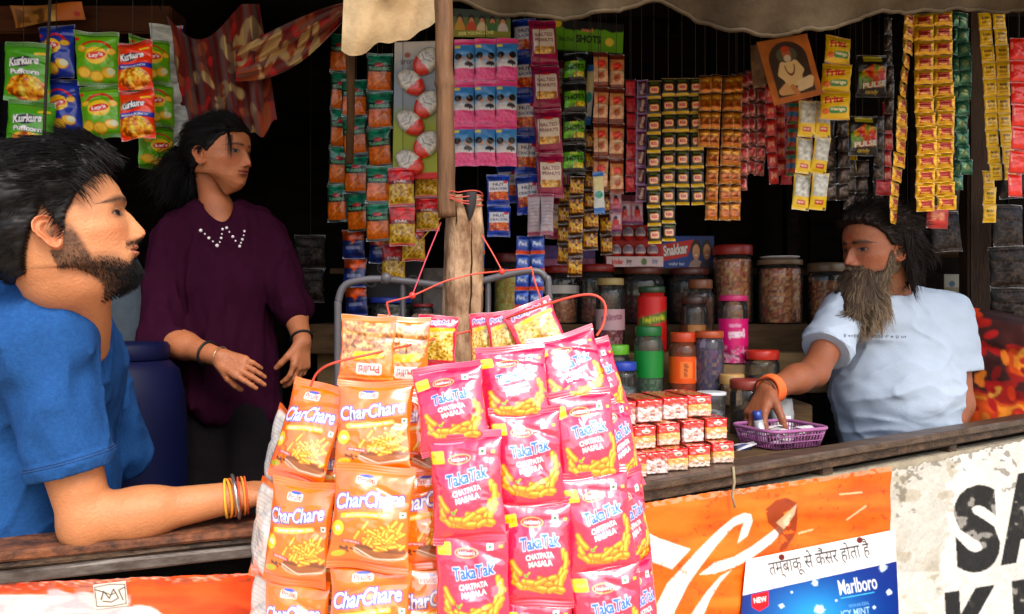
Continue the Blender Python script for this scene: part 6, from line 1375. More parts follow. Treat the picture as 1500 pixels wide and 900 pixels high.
def head_mesh(skin, lips, female=False, beard=0.0, hairline=None, brow=(24, 18, 16), gaze=0.0, nose=1.0, fat=0.0, haircol=(14, 12, 12), lid=0.0, tilak=0.0):
    """local frame: x forward, y left, z up, origin between the ears. returns verts, quads, colours"""
    nz, na = 190, 230
    zt = np.linspace(0, 1, nz); zz = 0.116 - 0.236 * (zt - 0.06 * np.sin(2 * np.pi * zt) * 0)  # crown to chin underside
    zk = [-.122, -.115, -.105, -.09, -.07, -.05, -.03, -.01, .01, .03, .05, .07, .09, .105, .113, .117]
    fk = [.018, .046, .067, .078, .082, .085, .087, .088, .090, .094, .092, .085, .068, .045, .022, .0]
    bk_ = [.010, .022, .034, .048, .062, .074, .085, .093, .098, .099, .096, .088, .070, .047, .024, .0]
    wk = [.012, .028, .040, .050, .0585, .064, .068, .071, .0735, .075, .0735, .067, .053, .036, .018, .0]
    f = np.interp(zz, zk, fk); b = np.interp(zz, zk, bk_); w = np.interp(zz, zk, wk)
    for _ in range(3):
        for A in (f, b, w): A[1:-1] = (A[:-2] + 2 * A[1:-1] + A[2:]) / 4
    w = w + fat * gs(zz + .06, .04); 
    if female: w = w * (1 - .06 * sstep(0, -.08, zz)); f = f - .004 * sstep(-.06, -.1, zz)
    t = np.linspace(-1, 1, na, endpoint=False); th = np.pi * t - 0.55 * np.sin(np.pi * t)
    Z, TH = np.meshgrid(zz, th, indexing='ij'); c = np.cos(TH); s_ = np.sin(TH); fr = c > 0
    e = np.where(fr, 0.84, 0.95)
    X = np.where(fr, f[:, None], b[:, None]) * np.sign(c) * np.abs(c) ** e; Y = w[:, None] * np.sign(s_) * np.abs(s_) ** 0.88
    front = sstep(.0, .045, X); ay = np.abs(Y)
    nk = ([.03, .016, .004, -.010, -.020, -.027, -.033, -.038, -.042, -.047], [0, .002, .0075, .0145, .020, .0232, .0228, .0175, .008, 0])
    N = np.interp(-Z, [-q for q in nk[0]], nk[1]) * nose; sg = np.interp(-Z, [-.02, .01, .03, .04], [.0065, .0075, .0105, .013])
    dx = N * gs(Y, sg)
    dx += .0085 * nose * gs(ay - .0125, .0055) * gs(Z + .035, .0065)
    dx += -.0105 * gs(ay - .031, .015) * gs(Z - .006, .011) + .0066 * gs(ay - .031, .0115) * gs(Z - .005, .0075) + .0016 * gs(ay - .031, .013) * gs(Z - .0115, .0022) - .0010 * gs(ay - .031, .013) * gs(Z + .002, .002)
    dx += (.0020 if female else .0048) * gs(ay - .026, .020) * gs(Z - .025, .0075) - .003 * gs(Y, .010) * gs(Z - .014, .008)
    dx += (.0062 if female else .0052) * gs(Y, .017) * gs(Z + .0505, .0042) + .0064 * gs(Y, .016) * gs(Z + .0605, .0046) - .0034 * gs(Y, .021) * gs(Z + .0552, .0021) - .0035 * gs(Y, .016) * gs(Z + .071, .006) + .005 * gs(Y, .017) * gs(Z + .091, .013)
    dx += -.0018 * gs(Y, .005) * gs(Z + .045, .004) + .003 * gs(ay - .012, .012) * gs(Z + .045, .012)
    X = X + dx * front
    side = sstep(.015, .05, X) * sstep(.02, .045, ay)
    Y = Y + np.sign(Y) * (.0035 * gs(Z + .016, .013) - .004 * gs(Z + .05, .018) * sstep(.03, .06, X)) * side - np.sign(Y) * .003 * gs(Z - .03, .012) * side
    lift = sstep(-.045, -.115, Z) * np.clip((f[:, None] - X) / (f[:, None] + b[:, None] + 1e-6), 0, 1) ** 0.9; Z2 = Z + .062 * lift
    V = np.stack([X, Y, Z2], -1)
    # colours
    C = np.tile(lin(skin), (nz, na, 1)); nse = n3(V, 55, 3)[..., None]; C = C * (1 + .07 * nse)
    def mix(m, col, al=1.0):
        nonlocal C
        m = np.clip(m * al, 0, 1)[..., None]; C = C * (1 - m) + lin(col) * m
    warm = gs(ay - .040, .02) * gs(Z + .025, .018) * front + gs(Y, .014) * gs(Z + .03, .012) * front; mix(warm, (min(skin[0] + 12, 255), int(skin[1] * .84), int(skin[2] * .8)), .35)
    mix(gs(ay - .031, .015) * gs(Z - .003, .012) * front, tuple(int(q * .62) for q in skin), .55)
    lm = gs(Y, .021) ** .5 * front; hw = .0225 * np.sqrt(np.clip(1 - (Y / .026) ** 2, 0, 1)); up = (Z > -.0552) & (Z < -.0552 + .0085 * np.sqrt(np.clip(1 - (Y / .025) ** 2, 0, 1)) * (1 - .25 * gs(Y, .004))) & (front > .5); dn = (Z <= -.0552) & (Z > -.0552 - .0105 * np.sqrt(np.clip(1 - (Y / .024) ** 2, 0, 1))) & (front > .5)
    mix((up | dn).astype(float), lips, .8); mix(gs(Z + .0552, .0011) * (ay < .024) * front, (60, 24, 22), .85)
    mix(gs(ay - .0085, .0042) * gs(Z + .0405, .0022) * front, (50, 22, 18), .85)
    # eyes
    ey = (ay - .031) / .0138; ew = np.clip(1 - ey ** 2, 0, 1); top = .0058 * ew ** .7 - .0005 - lid; bot = -.0042 * ew ** .8; zc = Z - .0052 - .06 * (ay - .031)
    eye = (zc < top) & (zc > bot) & (np.abs(ey) < 1) & (front > .5)
    mix(eye.astype(float), (136, 116, 106)); gx = (Y - np.sign(Y) * .031) - gaze * .006
    ir = eye & (gx ** 2 + (zc - .0008) ** 2 < .0064 ** 2); mix(ir.astype(float), (34, 20, 14)); mix((eye & (gx ** 2 + (zc - .0012) ** 2 < .0024 ** 2)).astype(float), (6, 5, 5))
    mix(gs(zc - top, .0013) * (np.abs(ey) < 1.08) * (front > .5), (22, 14, 12), .95); mix(gs(zc - bot, .0009) * (np.abs(ey) < 1) * (front > .5), (70, 40, 32), .6); mix(gs(zc - top - .0045, .0009) * (np.abs(ey) < 1) * (front > .5), tuple(int(q * .5) for q in skin), .6)
    bz = .0245 + .10 * np.clip(ay - .012, 0, .022) - .22 * np.clip(ay - .036, 0, .03); bt_ = (.0036 if female else .0060) * sstep(.064, .042, ay) * sstep(.007, .014, ay) + .0004
    bm = (gs(Z - bz, bt_) * ((ay > .008) & (ay < .064)) * (X > .015)); mix(bm * (.95 + .15 * n3(V, 400, 9)), brow, .95)
    if beard:
        az = np.arctan2(ay, np.maximum(X, 1e-4)); line = -.050 - .018 * gs(ay - .030, .016) * 1.0 + .055 * sstep(1.02, 1.32, az)
        bmask = sstep(line + .009, line - .022, Z) * (X > -.012); must = gs(Z + .0430 + .10 * np.clip(ay - .006, 0, 1), .0054) * (ay < .034) * (front > .5); soul = gs(Y, .008) * gs(Z + .071, .005)
        cl = 1 - ((up | dn) | (gs(Z + .067, .004) * (ay > .010) * (ay < .02) > .6)).astype(float); bmask = np.maximum(np.maximum(bmask, must), soul * .8) * cl
        mix(np.clip(bmask * (.90 + .12 * n3(V, 260, 5)), 0, 1), haircol, beard)
    else: bmask = np.zeros_like(Z)
    hm = np.zeros_like(Z)
    mix(gs(Y, .006) * gs(Z - .042, .009) * (X > 0), (176, 40, 30), tilak)
    if hairline is not None:
        az = np.arctan2(ay, X); hz = np.interp(az, hairline[0], hairline[1]) + .003 * n3(V, 90, 4); hm = sstep(hz - .003, hz + .004, Z); mix(hm, haircol, .96)
    i = np.arange(nz * na).reshape(nz, na); j = np.roll(i, -1, 1); Fq = np.stack([i[:-1], i[1:], j[1:], j[:-1]], -1).reshape(-1, 4)
    return V.reshape(-1, 3), Fq, C.reshape(-1, 3), hm.ravel(), bmask.ravel()
def ear_mesh(skin, side):
    n, m = 20, 40; V = []; C = []
    for i in range(n):
        r = i / (n - 1)
        for j in range(m):
            a = 2 * math.pi * j / m; ca, sa = math.cos(a), math.sin(a)
            R_ = .0185 * (1 + .12 * sa + .10 * ca * (sa > 0) - .05 * ca); x = -R_ * r * ca * (1 if sa > -.2 else .82) - .004 * sa * r; z = .0275 * r * sa * (1.0 if sa > 0 else 1.08)
            hgt = .0085 * math.exp(-((r - .88) / .11) ** 2) * (1 if ca > -.55 or sa > .3 else .25) + .0055 * math.exp(-((r - .55) / .12) ** 2) * (ca > -.3) * (sa > -.6) - .004 * math.exp(-(r / .3) ** 2) + .004 * math.exp(-(((x - .013) / .005) ** 2 + ((z + .004) / .008) ** 2)) + .005 * (sa < -.7) * math.exp(-((r - .75) / .25) ** 2)
            out = .010 * max(0, ca) * r + hgt; out = out if i < n - 1 else -.004
            V.append((x, side * out, z)); k = 1 - .45 * math.exp(-(r / .4) ** 2); C.append(lin(skin) * k * np.array([1.05, .95, .93]))
    Fq = [[i * m + j, i * m + (j + 1) % m, (i + 1) * m + (j + 1) % m, (i + 1) * m + j] for i in range(n - 1) for j in range(m)]
    if side > 0: Fq = [q[::-1] for q in Fq]
    return np.array(V), np.array(Fq), np.array(C)
def Rot(yaw=0, pitch=0, roll=0):
    return np.array(Matrix.Rotation(math.radians(yaw), 3, 'Z') @ Matrix.Rotation(math.radians(-pitch), 3, 'Y') @ Matrix.Rotation(math.radians(roll), 3, 'X'))
def strands(name, root, d0, L, rad, mat, steps=7, cols=None, grav=0.0, curl=0.0, curlf=40, ell=None, seed=0, taper=1.0, pull=None, parent=None, sides=3):
    """root (n,3), d0 (n,3), L (n,), all world; ell=(centre, R, radii) keeps hair outside the skull"""
    n = len(root); p = root.copy(); d = d0 / (np.linalg.norm(d0, axis=1, keepdims=True) + 1e-9); pts = [p.copy()]; ph = np.random.RandomState(seed).uniform(0, 6.28, n)
    for k in range(steps):
        nv = np.stack([n3(p, curlf, seed + 1), n3(p, curlf, seed + 2), n3(p, curlf, seed + 3)], -1)
        d = d + curl * nv + np.array([0, 0, -grav]) + (pull(p, k / steps) if pull is not None else 0); d /= np.linalg.norm(d, axis=1, keepdims=True) + 1e-9
        p = p + d * (L / steps)[:, None]
        if ell is not None:
            c_, R_, r_ = ell; q = (p - c_) @ R_; kk = np.linalg.norm(q / r_, axis=1); ins = kk < 1; q[ins] /= kk[ins][:, None]; p = q @ R_.T + c_
        pts.append(p.copy())
    pts = np.array(pts); K = steps + 1; tan = np.gradient(pts, axis=0); tan /= np.linalg.norm(tan, axis=-1, keepdims=True) + 1e-9
    up = np.array([.3, -.8, .52]); x = np.cross(tan, up); x /= np.linalg.norm(x, axis=-1, keepdims=True) + 1e-9; y = np.cross(tan, x)
    rr_ = rad[None, :] * (1 - taper * (np.arange(K) / steps)[:, None] ** 1.6 * .92); V = []
    for q in range(sides):
        a = 2 * math.pi * q / sides; V.append(pts + (x * math.cos(a) + y * math.sin(a)) * rr_[..., None])
    V = np.stack(V, 2); base = np.arange(K * n * sides).reshape(K, n, sides); nxt = np.roll(base, -1, 2)
    Fq = np.stack([base[:-1], nxt[:-1], nxt[1:], base[1:]], -1).reshape(-1, 4)
    col = None
    if cols is not None:
        t_ = (np.arange(K) / steps)[:, None, None, None]; vr = np.random.RandomState(seed + 50).uniform(.75, 1.3, (1, n, 1, 1)); col = ((lin(cols[0]) * (1 - t_) + lin(cols[1]) * t_) * vr * np.ones((K, n, sides, 1))).reshape(-1, 3)
    return link(name, mesh_from(name, V.reshape(-1, 3), Fq, mat, None, col), parent)
def hair_cap(name, W, nrm, hm, Fq, thick, mat, o, R, s, seed=0, amp=.35):
    """the mass of hair over the scalp: skull surface pushed out, with combed ridges"""
    loc = (W - o) @ R / s; st = n3(loc * np.array([.35, 1, 1]), 130, seed) + .6 * n3(loc * np.array([.5, 1, 1]), 260, seed + 1) + 1.2 * n3(loc * np.array([.6, 1, 1]), 45, seed + 2)
    t = thick(loc) * sstep(.02, .9, hm) * (1 + amp * st * .5); V = W + nrm * t[:, None]
    keep = (hm[Fq] > .03).all(1); used = np.unique(Fq[keep]); mp = -np.ones(len(W), int); mp[used] = np.arange(len(used))
    return link(name, mesh_from(name, V[used], mp[Fq[keep]], mat)), V
SKIN = MC('skin', 0.5, 0.4, bump=0.22, bscale=220, sss=0.12, grime=0.10, gscale=60)
def person_body(name, parts, parent):
    """parts: list of (verts, quads, colours) welded into one object"""
    b = 0; V = []; Fq = []; C = []
    for v, f, c in parts: V.append(v); Fq.append(f + b); C.append(c); b += len(v)
    return link(name, mesh_from(name, np.concatenate(V), np.concatenate(Fq), SKIN, None, np.concatenate(C)), parent)
def flat(v, col, seed=1, var=.10):
    return np.tile(lin(col), (len(v), 1)) * (1 + var * n3(np.asarray(v), 30, seed) + .05 * n3(np.asarray(v), 140, seed + 1))[:, None]
def cloth(name, prims, h, mat, parent, fold=None, cut=None):
    v, f = sdf_mesh(prims, h, fold, cut); return link(name, mesh_from(name, v, f, mat), parent)
def hairmat(name, col, rough=.42): return M(name, col, rough + .12, .22, noise=.3, nscale=60)

# ================================================================== PEOPLE
def place_head(H, E2, o, R, s):
    V, Fq, C, hm, bm = H; W = (V * s) @ R.T + o; parts = [(W, Fq, C)]
    for (v, f, c), pos in E2: parts.append((((v + pos) * s) @ R.T + o, f, c))
    nrm = np.zeros_like(W); e1 = W[Fq[:, 1]] - W[Fq[:, 0]]; e2 = W[Fq[:, 3]] - W[Fq[:, 0]]; fn = np.cross(e1, e2)
    for k in range(4): np.add.at(nrm, Fq[:, k], fn)
    nrm /= np.linalg.norm(nrm, axis=1, keepdims=True) + 1e-12
    if ((W - o) * nrm).sum(1).mean() < 0: nrm = -nrm; 
    return parts, W, nrm, hm, bm
def ears(skin, tilt=.018): return [(ear_mesh(skin, 1), np.array([-.006, .0715, -.006])), (ear_mesh(skin, -1), np.array([-.006, -.0715, -.006]))]
def comb(name, V, nrm, hm, n, seed, d, L, rad, mat, ad, lift=.12, jit=.16, curl=.1, grav=.03, sel=None, steps=6):
    rs = np.random.RandomState(seed); m = hm > .6
    if sel is not None: m = m & sel
    k = rs.choice(np.where(m)[0], n); nn = nrm[k]; dd = d[k] if d.ndim == 2 else np.tile(d, (n, 1)); dd = dd - nn * (dd * nn).sum(1, keepdims=True); dd /= np.linalg.norm(dd, axis=1, keepdims=True) + 1e-9
    L = L[k] if isinstance(L, np.ndarray) else L
    ad(strands(name, V[k] - nn * .002, dd + nn * lift + rs.normal(0, jit, (n, 3)), L * (.6 + .8 * rs.rand(n)), rad * (.6 + .8 * rs.rand(n)), mat, steps, None, grav, curl, 30, None, seed))
def pick(W, nrm, m, n, seed, V=None):
    rs = np.random.RandomState(seed); i = np.where(m > .5)[0]; k = rs.choice(i, n); return W[k] + rs.normal(0, .0008, (n, 3)), nrm[k], k, rs
# ---------------------------------------------------------------- young man in the blue T-shirt
person = empty('person', (-.86, 1.45, .12), label='young man in a blue T-shirt leaning his elbow on the rusty bar', cat='person')
def adopt(o, par=person):
    o.parent = par; o.matrix_parent_inverse = Matrix.Translation(-par.location); return o
SK1 = (206, 140, 96)
o1 = vec(85, 342, 1.27); R1 = Rot(25, 17, -3); s1 = 1.03
HL1 = ([0, .5, .85, 1.1, 1.3, 1.42, 1.6, 1.9, 2.4, 3.15], [.072, .070, .058, .040, .016, -.014, .036, .004, -.055, -.060])
H1 = head_mesh(SK1, (176, 104, 86), beard=.88, hairline=HL1, nose=.80, haircol=(26, 19, 17), lid=.0012)
H1[0][:, 0] = np.where(H1[0][:, 0] > 0, H1[0][:, 0] * 1.14, H1[0][:, 0] * 1.04)
parts, W, nrm, hm, bm = place_head(H1, ears((204, 132, 92)), o1, R1, s1)
el, wr = vec(128, 766, 1.305), vec(352, 727, 1.405); shd = vec(58, 500, 1.29)
arm = [('c', shd, el, .056, .040, .02), ('c', el, el + (wr - el) * .35, .037, .040, .02), ('c', el + (wr - el) * .3, wr, .040, .0265, .03), ('e', el + np.array([-.008, -.002, -.006]), (.034, .034, .036), .015), ('c', el + np.array([.0, -.012, .012]), el + (wr - el) * .45 + np.array([0, -.01, .008]), .026, .026, .02)]
arm += hand_prims(wr, (vec(430, 716, 1.44) - wr), (.15, .2, -1), 1.0, (.6, .6, .65, .7), thumb_side=1)
v, f = sdf_mesh(arm, .0032); parts.append((v, f, flat(v, (192, 126, 82))))
nb = o1 + R1 @ np.array([-.020, 0, -.045]); nk = vec(102, 462, 1.36); dn_ = (nk - nb) / np.linalg.norm(nk - nb)
v, f = sdf_mesh([('c', nb, nk, .049, .053, .02), ('c', o1 + R1 @ np.array([-.022, 0, -.015]), o1 + R1 @ np.array([-.022, 0, -.075]), .064, .050, .03), ('c', o1 + R1 @ np.array([.02, 0, -.085]), vec(122, 505, 1.375), .034, .042, .03), ('c', nb + R1 @ np.array([.03, -.045, .0]), nk + np.array([.045, -.0, -.01]), .012, .010, .02)], .004)
parts.append((v, f, flat(v, (190, 124, 82))))
adopt(person_body('body', parts, None))
bl = M('blue_jersey', (32, 82, 142), .88, .2, noise=.2, nscale=160, bump=.22, bscale=420, col2=(25, 70, 128))
cN = vec(104, 446, 1.365); nN = .62 * (R1 @ np.array([1., 0, 0])) * np.array([1, 1, 0]) + np.array([0, 0, .78]); nN /= np.linalg.norm(nN)
tc_ = vec(40, 600, 1.48); up_end = shd + (el - shd) * .66
shirt = [('e', tc_ + np.array([.0, .0, .07]), (.150, .200, .19), .06), ('e', tc_ + np.array([.0, 0, -.16]), (.15, .19, .22), .08), ('c', vec(54, 430, 1.39), vec(96, 486, 1.36), .054, .050, .04), ('c', vec(70, 440, 1.30), vec(60, 470, 1.29), .045, .055, .04), ('c', vec(40, 445, 1.42), shd, .055, .066, .05),
         ('c', vec(30, 470, 1.5), vec(20, 500, 1.62), .06, .07, .05), ('c', shd, up_end, .069, .066, .04), ('c', tc_ + np.array([0, .18, .12]), tc_ + np.array([.06, .23, -.12]), .07, .06, .05), ('e', vec(110, 540, 1.43), (.06, .11, .10), .05), ('c', cN - nN * .10, cN + nN * .04, .078, .061, .03)]
ax1 = (el - shd) / np.linalg.norm(el - shd)
def fold1(p):
    t = (p - shd) @ ax1; sl = np.exp(-(sd_cap(p, shd, up_end, .07, .07) / .03) ** 2)
    q = p @ np.array([[1, .2, 0], [0, 1, 0], [.5, 0, 1]]); w = n3(q * np.array([1, 1, .45]), 14, 3) + .5 * n3(q * np.array([1, 1, .6]), 30, 8)
    arm_w = n3(np.stack([p[:, 0] * .6 + p[:, 2] * .5, p[:, 1], p[:, 2] * .35 - p[:, 0] * .5], -1), 34, 2)
    hem = .003 * np.exp(-((t - .205) / .006) ** 2) * sl
    rg = (1 - np.abs(n3(np.stack([p[:, 0] + .6 * p[:, 2], p[:, 1], .35 * p[:, 2] - .5 * p[:, 0]], -1), 11, 6))) ** 6; rg2 = (1 - np.abs(n3(np.stack([p[:, 0] - .8 * p[:, 2], p[:, 1], .3 * p[:, 2]], -1), 15, 9))) ** 7
    return -.006 * rg - .005 * rg2 + .008 * w * (1 - .5 * sl) + .0045 * arm_w * sl - hem + .002 * np.exp(-((t - .19) / .002) ** 2) * sl
ne1 = nk + np.array([.05, -.01, .03])
def cut1(p, d):
    hole = sd_cap(p, nb, nk + dn_ * .004, .060, .064); v_ = sd_cap(p, nk + R1 @ np.array([.05, 0, .05]), nk + R1 @ np.array([.062, 0, -.012]), .045, .030)
    end = (p - shd) @ ax1 - .222; sleeve = sd_cap(p, shd, el, .085, .085)
    pl = (p - cN) @ nN; near = np.linalg.norm(p - cN, axis=1) < .125; d = np.where(near, np.maximum(d, pl), d); return np.where((sleeve < 0) & (end > -.02), np.maximum(d, end), d)
tso = adopt(cloth('t_shirt', shirt, .0048, bl, None, fold1, cut1))
from mathutils.bvhtree import BVHTree
def seam(obj, c_, axis, r_in, name, mat, ad, rad=.0011, a0=0, a1=360, n=60):
    bv = BVHTree.FromPolygons([tuple(v.co) for v in obj.data.vertices], [tuple(p.vertices) for p in obj.data.polygons]); a = np.asarray(axis) / np.linalg.norm(axis); x = np.cross(a, [0, 1, 0]); x /= np.linalg.norm(x); y = np.cross(a, x); run = []
    for t in np.radians(np.linspace(a0, a1, n)):
        dd = x * math.cos(t) + y * math.sin(t); h_ = bv.ray_cast(Vector(c_ + dd * r_in), Vector(-dd))
        if h_[0] is not None and (h_[0] - Vector(c_)).length < .086: run.append(h_[0] + Vector(dd) * .0006)
    if len(run) > 6: ad(MB().tube(run, rad, 5).build(name, mat, None))
STI = M('blue_stitch', (26, 62, 110), .9)
for t_ in (.196, .2): seam(tso, shd + ax1 * t_, ax1, .12, 'hem_stitch', STI, adopt, .0009)
# collar band and shoulder seam
def ring_on(c_, axis, r, n=40, e=1.0):
    a = np.asarray(axis, float); a /= np.linalg.norm(a); x = np.cross(a, [0, 1, 0]); x /= np.linalg.norm(x); y = np.cross(a, x)
    return [Vector(c_ + (x * math.cos(t) * e + y * math.sin(t)) * r) for t in np.linspace(0, 2 * math.pi, n + 1)]
adopt(MB().tube(ring_on(cN - nN * .004, nN, .0645), .0055, 8, cap=False).build('collar', bl, None))
pants = [('e', vec(60, 810, 1.5), (.17, .2, .12), .05), ('c', vec(90, 860, 1.40), vec(330, 880, 1.62), .085, .07, .04), ('c', vec(90, 860, 1.60), vec(330, 880, 1.72), .085, .07, .04), ('c', vec(330, 880, 1.62), np.array([vec(330, 880, 1.62)[0], 1.62, .2]), .065, .05, .04), ('c', vec(330, 880, 1.72), np.array([vec(330, 880, 1.72)[0], 1.72, .2]), .065, .05, .04), ('c', np.array([vec(330, 880, 1.62)[0], 1.62, .165]), np.array([vec(330, 880, 1.62)[0] + .16, 1.62, .155]), .045, .035, .03), ('c', np.array([vec(330, 880, 1.72)[0], 1.72, .165]), np.array([vec(330, 880, 1.72)[0] + .16, 1.72, .155]), .045, .035, .03)]
adopt(cloth('trousers', pants, .01, M('dark_trousers', (30, 32, 40), .85), None))
# hair: long tousled top, short sides
hb = hairmat('black_hair', (16, 14, 15), .36); ELL1 = (o1 + R1 @ np.array([-.003, 0, .004]), R1, np.array([.100, .080, .116]) * s1)
th1 = lambda q: .010 + .024 * sstep(.02, .085, q[:, 2]) + .010 * sstep(.0, -.06, q[:, 0]) * sstep(-.06, .02, q[:, 2]) + .010 * sstep(.03, .08, q[:, 0]) * sstep(.06, .09, q[:, 2])
cap, CV = hair_cap('hair', W, nrm, hm, H1[1], th1, hb, o1, R1, s1, 3, .28); adopt(cap)
lw = (W - o1) @ R1 / s1; topw = sstep(.03, .075, lw[:, 2])[:, None]
cdir = (R1 @ np.array([-1., 0, .1])) * (.9 + .1 * topw) + (R1 @ np.array([.0, 0, -1.])) * (.45 * (1 - topw)) + (R1 @ np.array([0, -.35, 0])) * topw + .35 * np.stack([n3(W, 26, 4), n3(W, 26, 5), n3(W, 26, 6)], -1)
comb('hair_locks', CV, nrm, hm, 7500, 3, cdir, .016 + .034 * sstep(.02, .07, lw[:, 2]), .0008, hb, adopt, lift=.03, jit=.08, curl=.12, grav=.03)
comb('stray_hair', CV, nrm, hm, 160, 4, cdir, .045, .0005, hb, adopt, lift=.25, jit=.25, curl=.2, grav=.10, sel=lw[:, 2] > .03)
fs = (lw[:, 0] > .05) & (lw[:, 2] > .05)
comb('fringe', CV, nrm, hm, 260, 5, R1 @ np.array([.35, -.8, -.5]), .022, .0010, hb, adopt, lift=.04, jit=.18, curl=.16, grav=.16, sel=fs)
ft = (lw[:, 0] > .03) & (lw[:, 1] < -.03) & (lw[:, 2] > .04)
comb('fringe', CV, nrm, hm, 200, 6, R1 @ np.array([.6, -.1, -.8]), .030, .0009, hb, adopt, lift=.05, jit=.12, curl=.14, grav=.12, sel=ft)
r0, nn, k, rs = pick(W, nrm, bm, 6500, 4); loc = (r0 - o1) @ R1 / s1
d0 = nn * .35 + R1 @ np.array([.25, 0, -1.0]) + rs.normal(0, .2, (len(k), 3)); chin = sstep(-.06, -.1, loc[:, 2]) * sstep(.03, .07, loc[:, 0])
keep = rs.rand(len(k)) < bm[k] * (.2 + .8 * sstep(-.02, -.08, loc[:, 2])); adopt(strands('beard', r0[keep], d0[keep], (.003 + .008 * chin + .003 * rs.rand(len(k)))[keep], np.full(keep.sum(), .00036), hb, 4, None, .05, .15, 60, None, 7))
# wrist threads and steel bangle
dirw = (wr - el) / np.linalg.norm(wr - el)
for q, (t_, rd, cl, thick) in enumerate(((-.020, .036, (232, 150, 40), .0024), (-.024, .0365, (240, 176, 50), .0022), (-.014, .036, (226, 110, 40), .002), (-.002, .0365, (196, 70, 40), .0018), (.004, .036, (236, 140, 44), .002), (.010, .0355, (210, 80, 40), .0018))):
    adopt(MB().tube(ring_on(wr + dirw * t_, dirw + np.array([.12 * math.sin(q * 2), .1 * math.cos(q * 3), 0]), rd * .92), thick, 6, cap=False).build('wrist_thread', M('thread_%d' % q, cl, .7), None))
adopt(MB().tube(ring_on(wr + dirw * -.008, dirw + np.array([.25, .1, .1]), .0385), .0032, 10, cap=False).build('bangle', M('steel_bangle', (200, 200, 200), .22, .5, metal=.9), None))
o = empty('stool', (-.9, 1.5, .12), label='plain wooden stool under the young man', cat='stool')
MB().box((0, 0, .36), (.34, .34, .03), bev=.004).build('seat', WOODD, o, smooth=False)
for sx in (-1, 1):
    for sy in (-1, 1): MB().box((sx * .14, sy * .14, .173), (.035, .035, .346), bev=.003).build('leg', WOODD, o, smooth=False)

# ---------------------------------------------------------------- young woman in the plum tunic
woman = empty('person', (-.82, 2.25, .12), label='young woman in a plum tunic with beaded collar standing inside', cat='person')
ad2 = lambda o: adopt(o, woman)
SK2 = (176, 108, 70)
o2 = vec(321, 229, 2.2); R2 = Rot(-17, 1, 2); s2 = .95
HL2 = ([0, .5, .9, 1.15, 1.35, 1.6, 1.9, 2.4, 3.15], [.066, .062, .046, .022, .004, .012, -.03, -.055, -.06])
H2 = head_mesh(SK2, (150, 76, 62), True, hairline=HL2, nose=.86, gaze=0, fat=.001)
H2[0][:, 2] *= .96
parts, W, nrm, hm, bm = place_head(H2, ears(SK2), o2, R2, s2)
nk2 = vec(322, 318, 2.24)
v, f = sdf_mesh([('c', o2 + R2 @ np.array([-.036, 0, -.05]), nk2 + np.array([-.012, .01, 0]), .036, .042, .02), ('c', nk2, vec(328, 340, 2.24), .048, .055, .04), ('e', vec(325, 375, 2.25), (.11, .07, .07), .05)], .004); parts.append((v, f, flat(v, (166, 98, 62))))
shA, elA, wrA = vec(246, 350, 2.20), vec(238, 496, 2.13), vec(322, 524, 2.04)
shB, elB, wrB = vec(396, 346, 2.27), vec(432, 460, 2.22), vec(443, 500, 2.15)
ap = [('c', elA, elA + (wrA - elA) * .4, .036, .036, .02), ('c', elA + (wrA - elA) * .3, wrA, .036, .024, .02), ('c', shA, elA, .04, .036, .02)] + hand_prims(wrA, vec(392, 556, 2.0) - wrA, (.1, .9, -.5), .86, (.3, .36, .42, .5), thumb_side=-1, spread=.04, thumb_out=.45)
v, f = sdf_mesh(ap, .0032); parts.append((v, f, flat(v, SK2)))
ap = [('c', shB, elB, .04, .034, .02), ('c', elB, wrB, .034, .024, .02)] + hand_prims(wrB, vec(438, 570, 2.12) - wrB, (-.9, .5, 0), .86, (.5, .55, .65, .7), thumb_side=-1, thumb_out=.45, spread=.03)
v, f = sdf_mesh(ap, .0032); parts.append((v, f, flat(v, SK2)))
ad2(person_body('body', parts, None))
PLUM = M('plum_cloth', (46, 9, 32), .85, .06, noise=.15, nscale=30, bump=.2, bscale=250)
tun = [('e', vec(322, 385, 2.25), (.138, .095, .12), .06), ('e', vec(322, 440, 2.24), (.138, .10, .14), .08), ('e', vec(326, 540, 2.25), (.158, .11, .17), .08), ('c', vec(262, 334, 2.22), vec(380, 332, 2.26), .048, .048, .05), ('c', vec(292, 316, 2.235), vec(352, 316, 2.25), .042, .042, .04),
       ('c', shA, vec(238, 420, 2.17), .046, .052, .03), ('c', vec(238, 420, 2.17), vec(236, 498, 2.13), .052, .068, .02), ('c', vec(236, 500, 2.13), vec(258, 505, 2.11), .060, .045, .02), ('c', shB, vec(416, 410, 2.24), .045, .05, .03), ('c', vec(416, 410, 2.24), vec(428, 452, 2.22), .05, .054, .02), ('c', vec(300, 590, 2.2), vec(318, 606, 2.2), .05, .03, .04), ('c', vec(380, 590, 2.25), vec(395, 600, 2.25), .06, .04, .04)]
def fold2(p): return -.006 * (1 - np.abs(n3(p * np.array([1.3, 1.3, .22]), 15, 12))) ** 6 + .010 * n3(p * np.array([1.6, 1.6, .28]), 17, 4) + .004 * n3(p * np.array([1.5, 1.5, .5]), 40, 6)
def cut2(p, d):
    neck = sd_cap(p, o2 + R2 @ np.array([-.01, 0, -.05]), nk2 + np.array([.0, 0, .008]), .046, .050); vv = sd_cap(p, nk2 + np.array([.012, -.04, .03]), vec(332, 330, 2.15), .040, .010)
    return np.maximum(d, -np.minimum(neck, vv))
ad2(cloth('tunic', tun, .0055, PLUM, None, fold2, cut2))
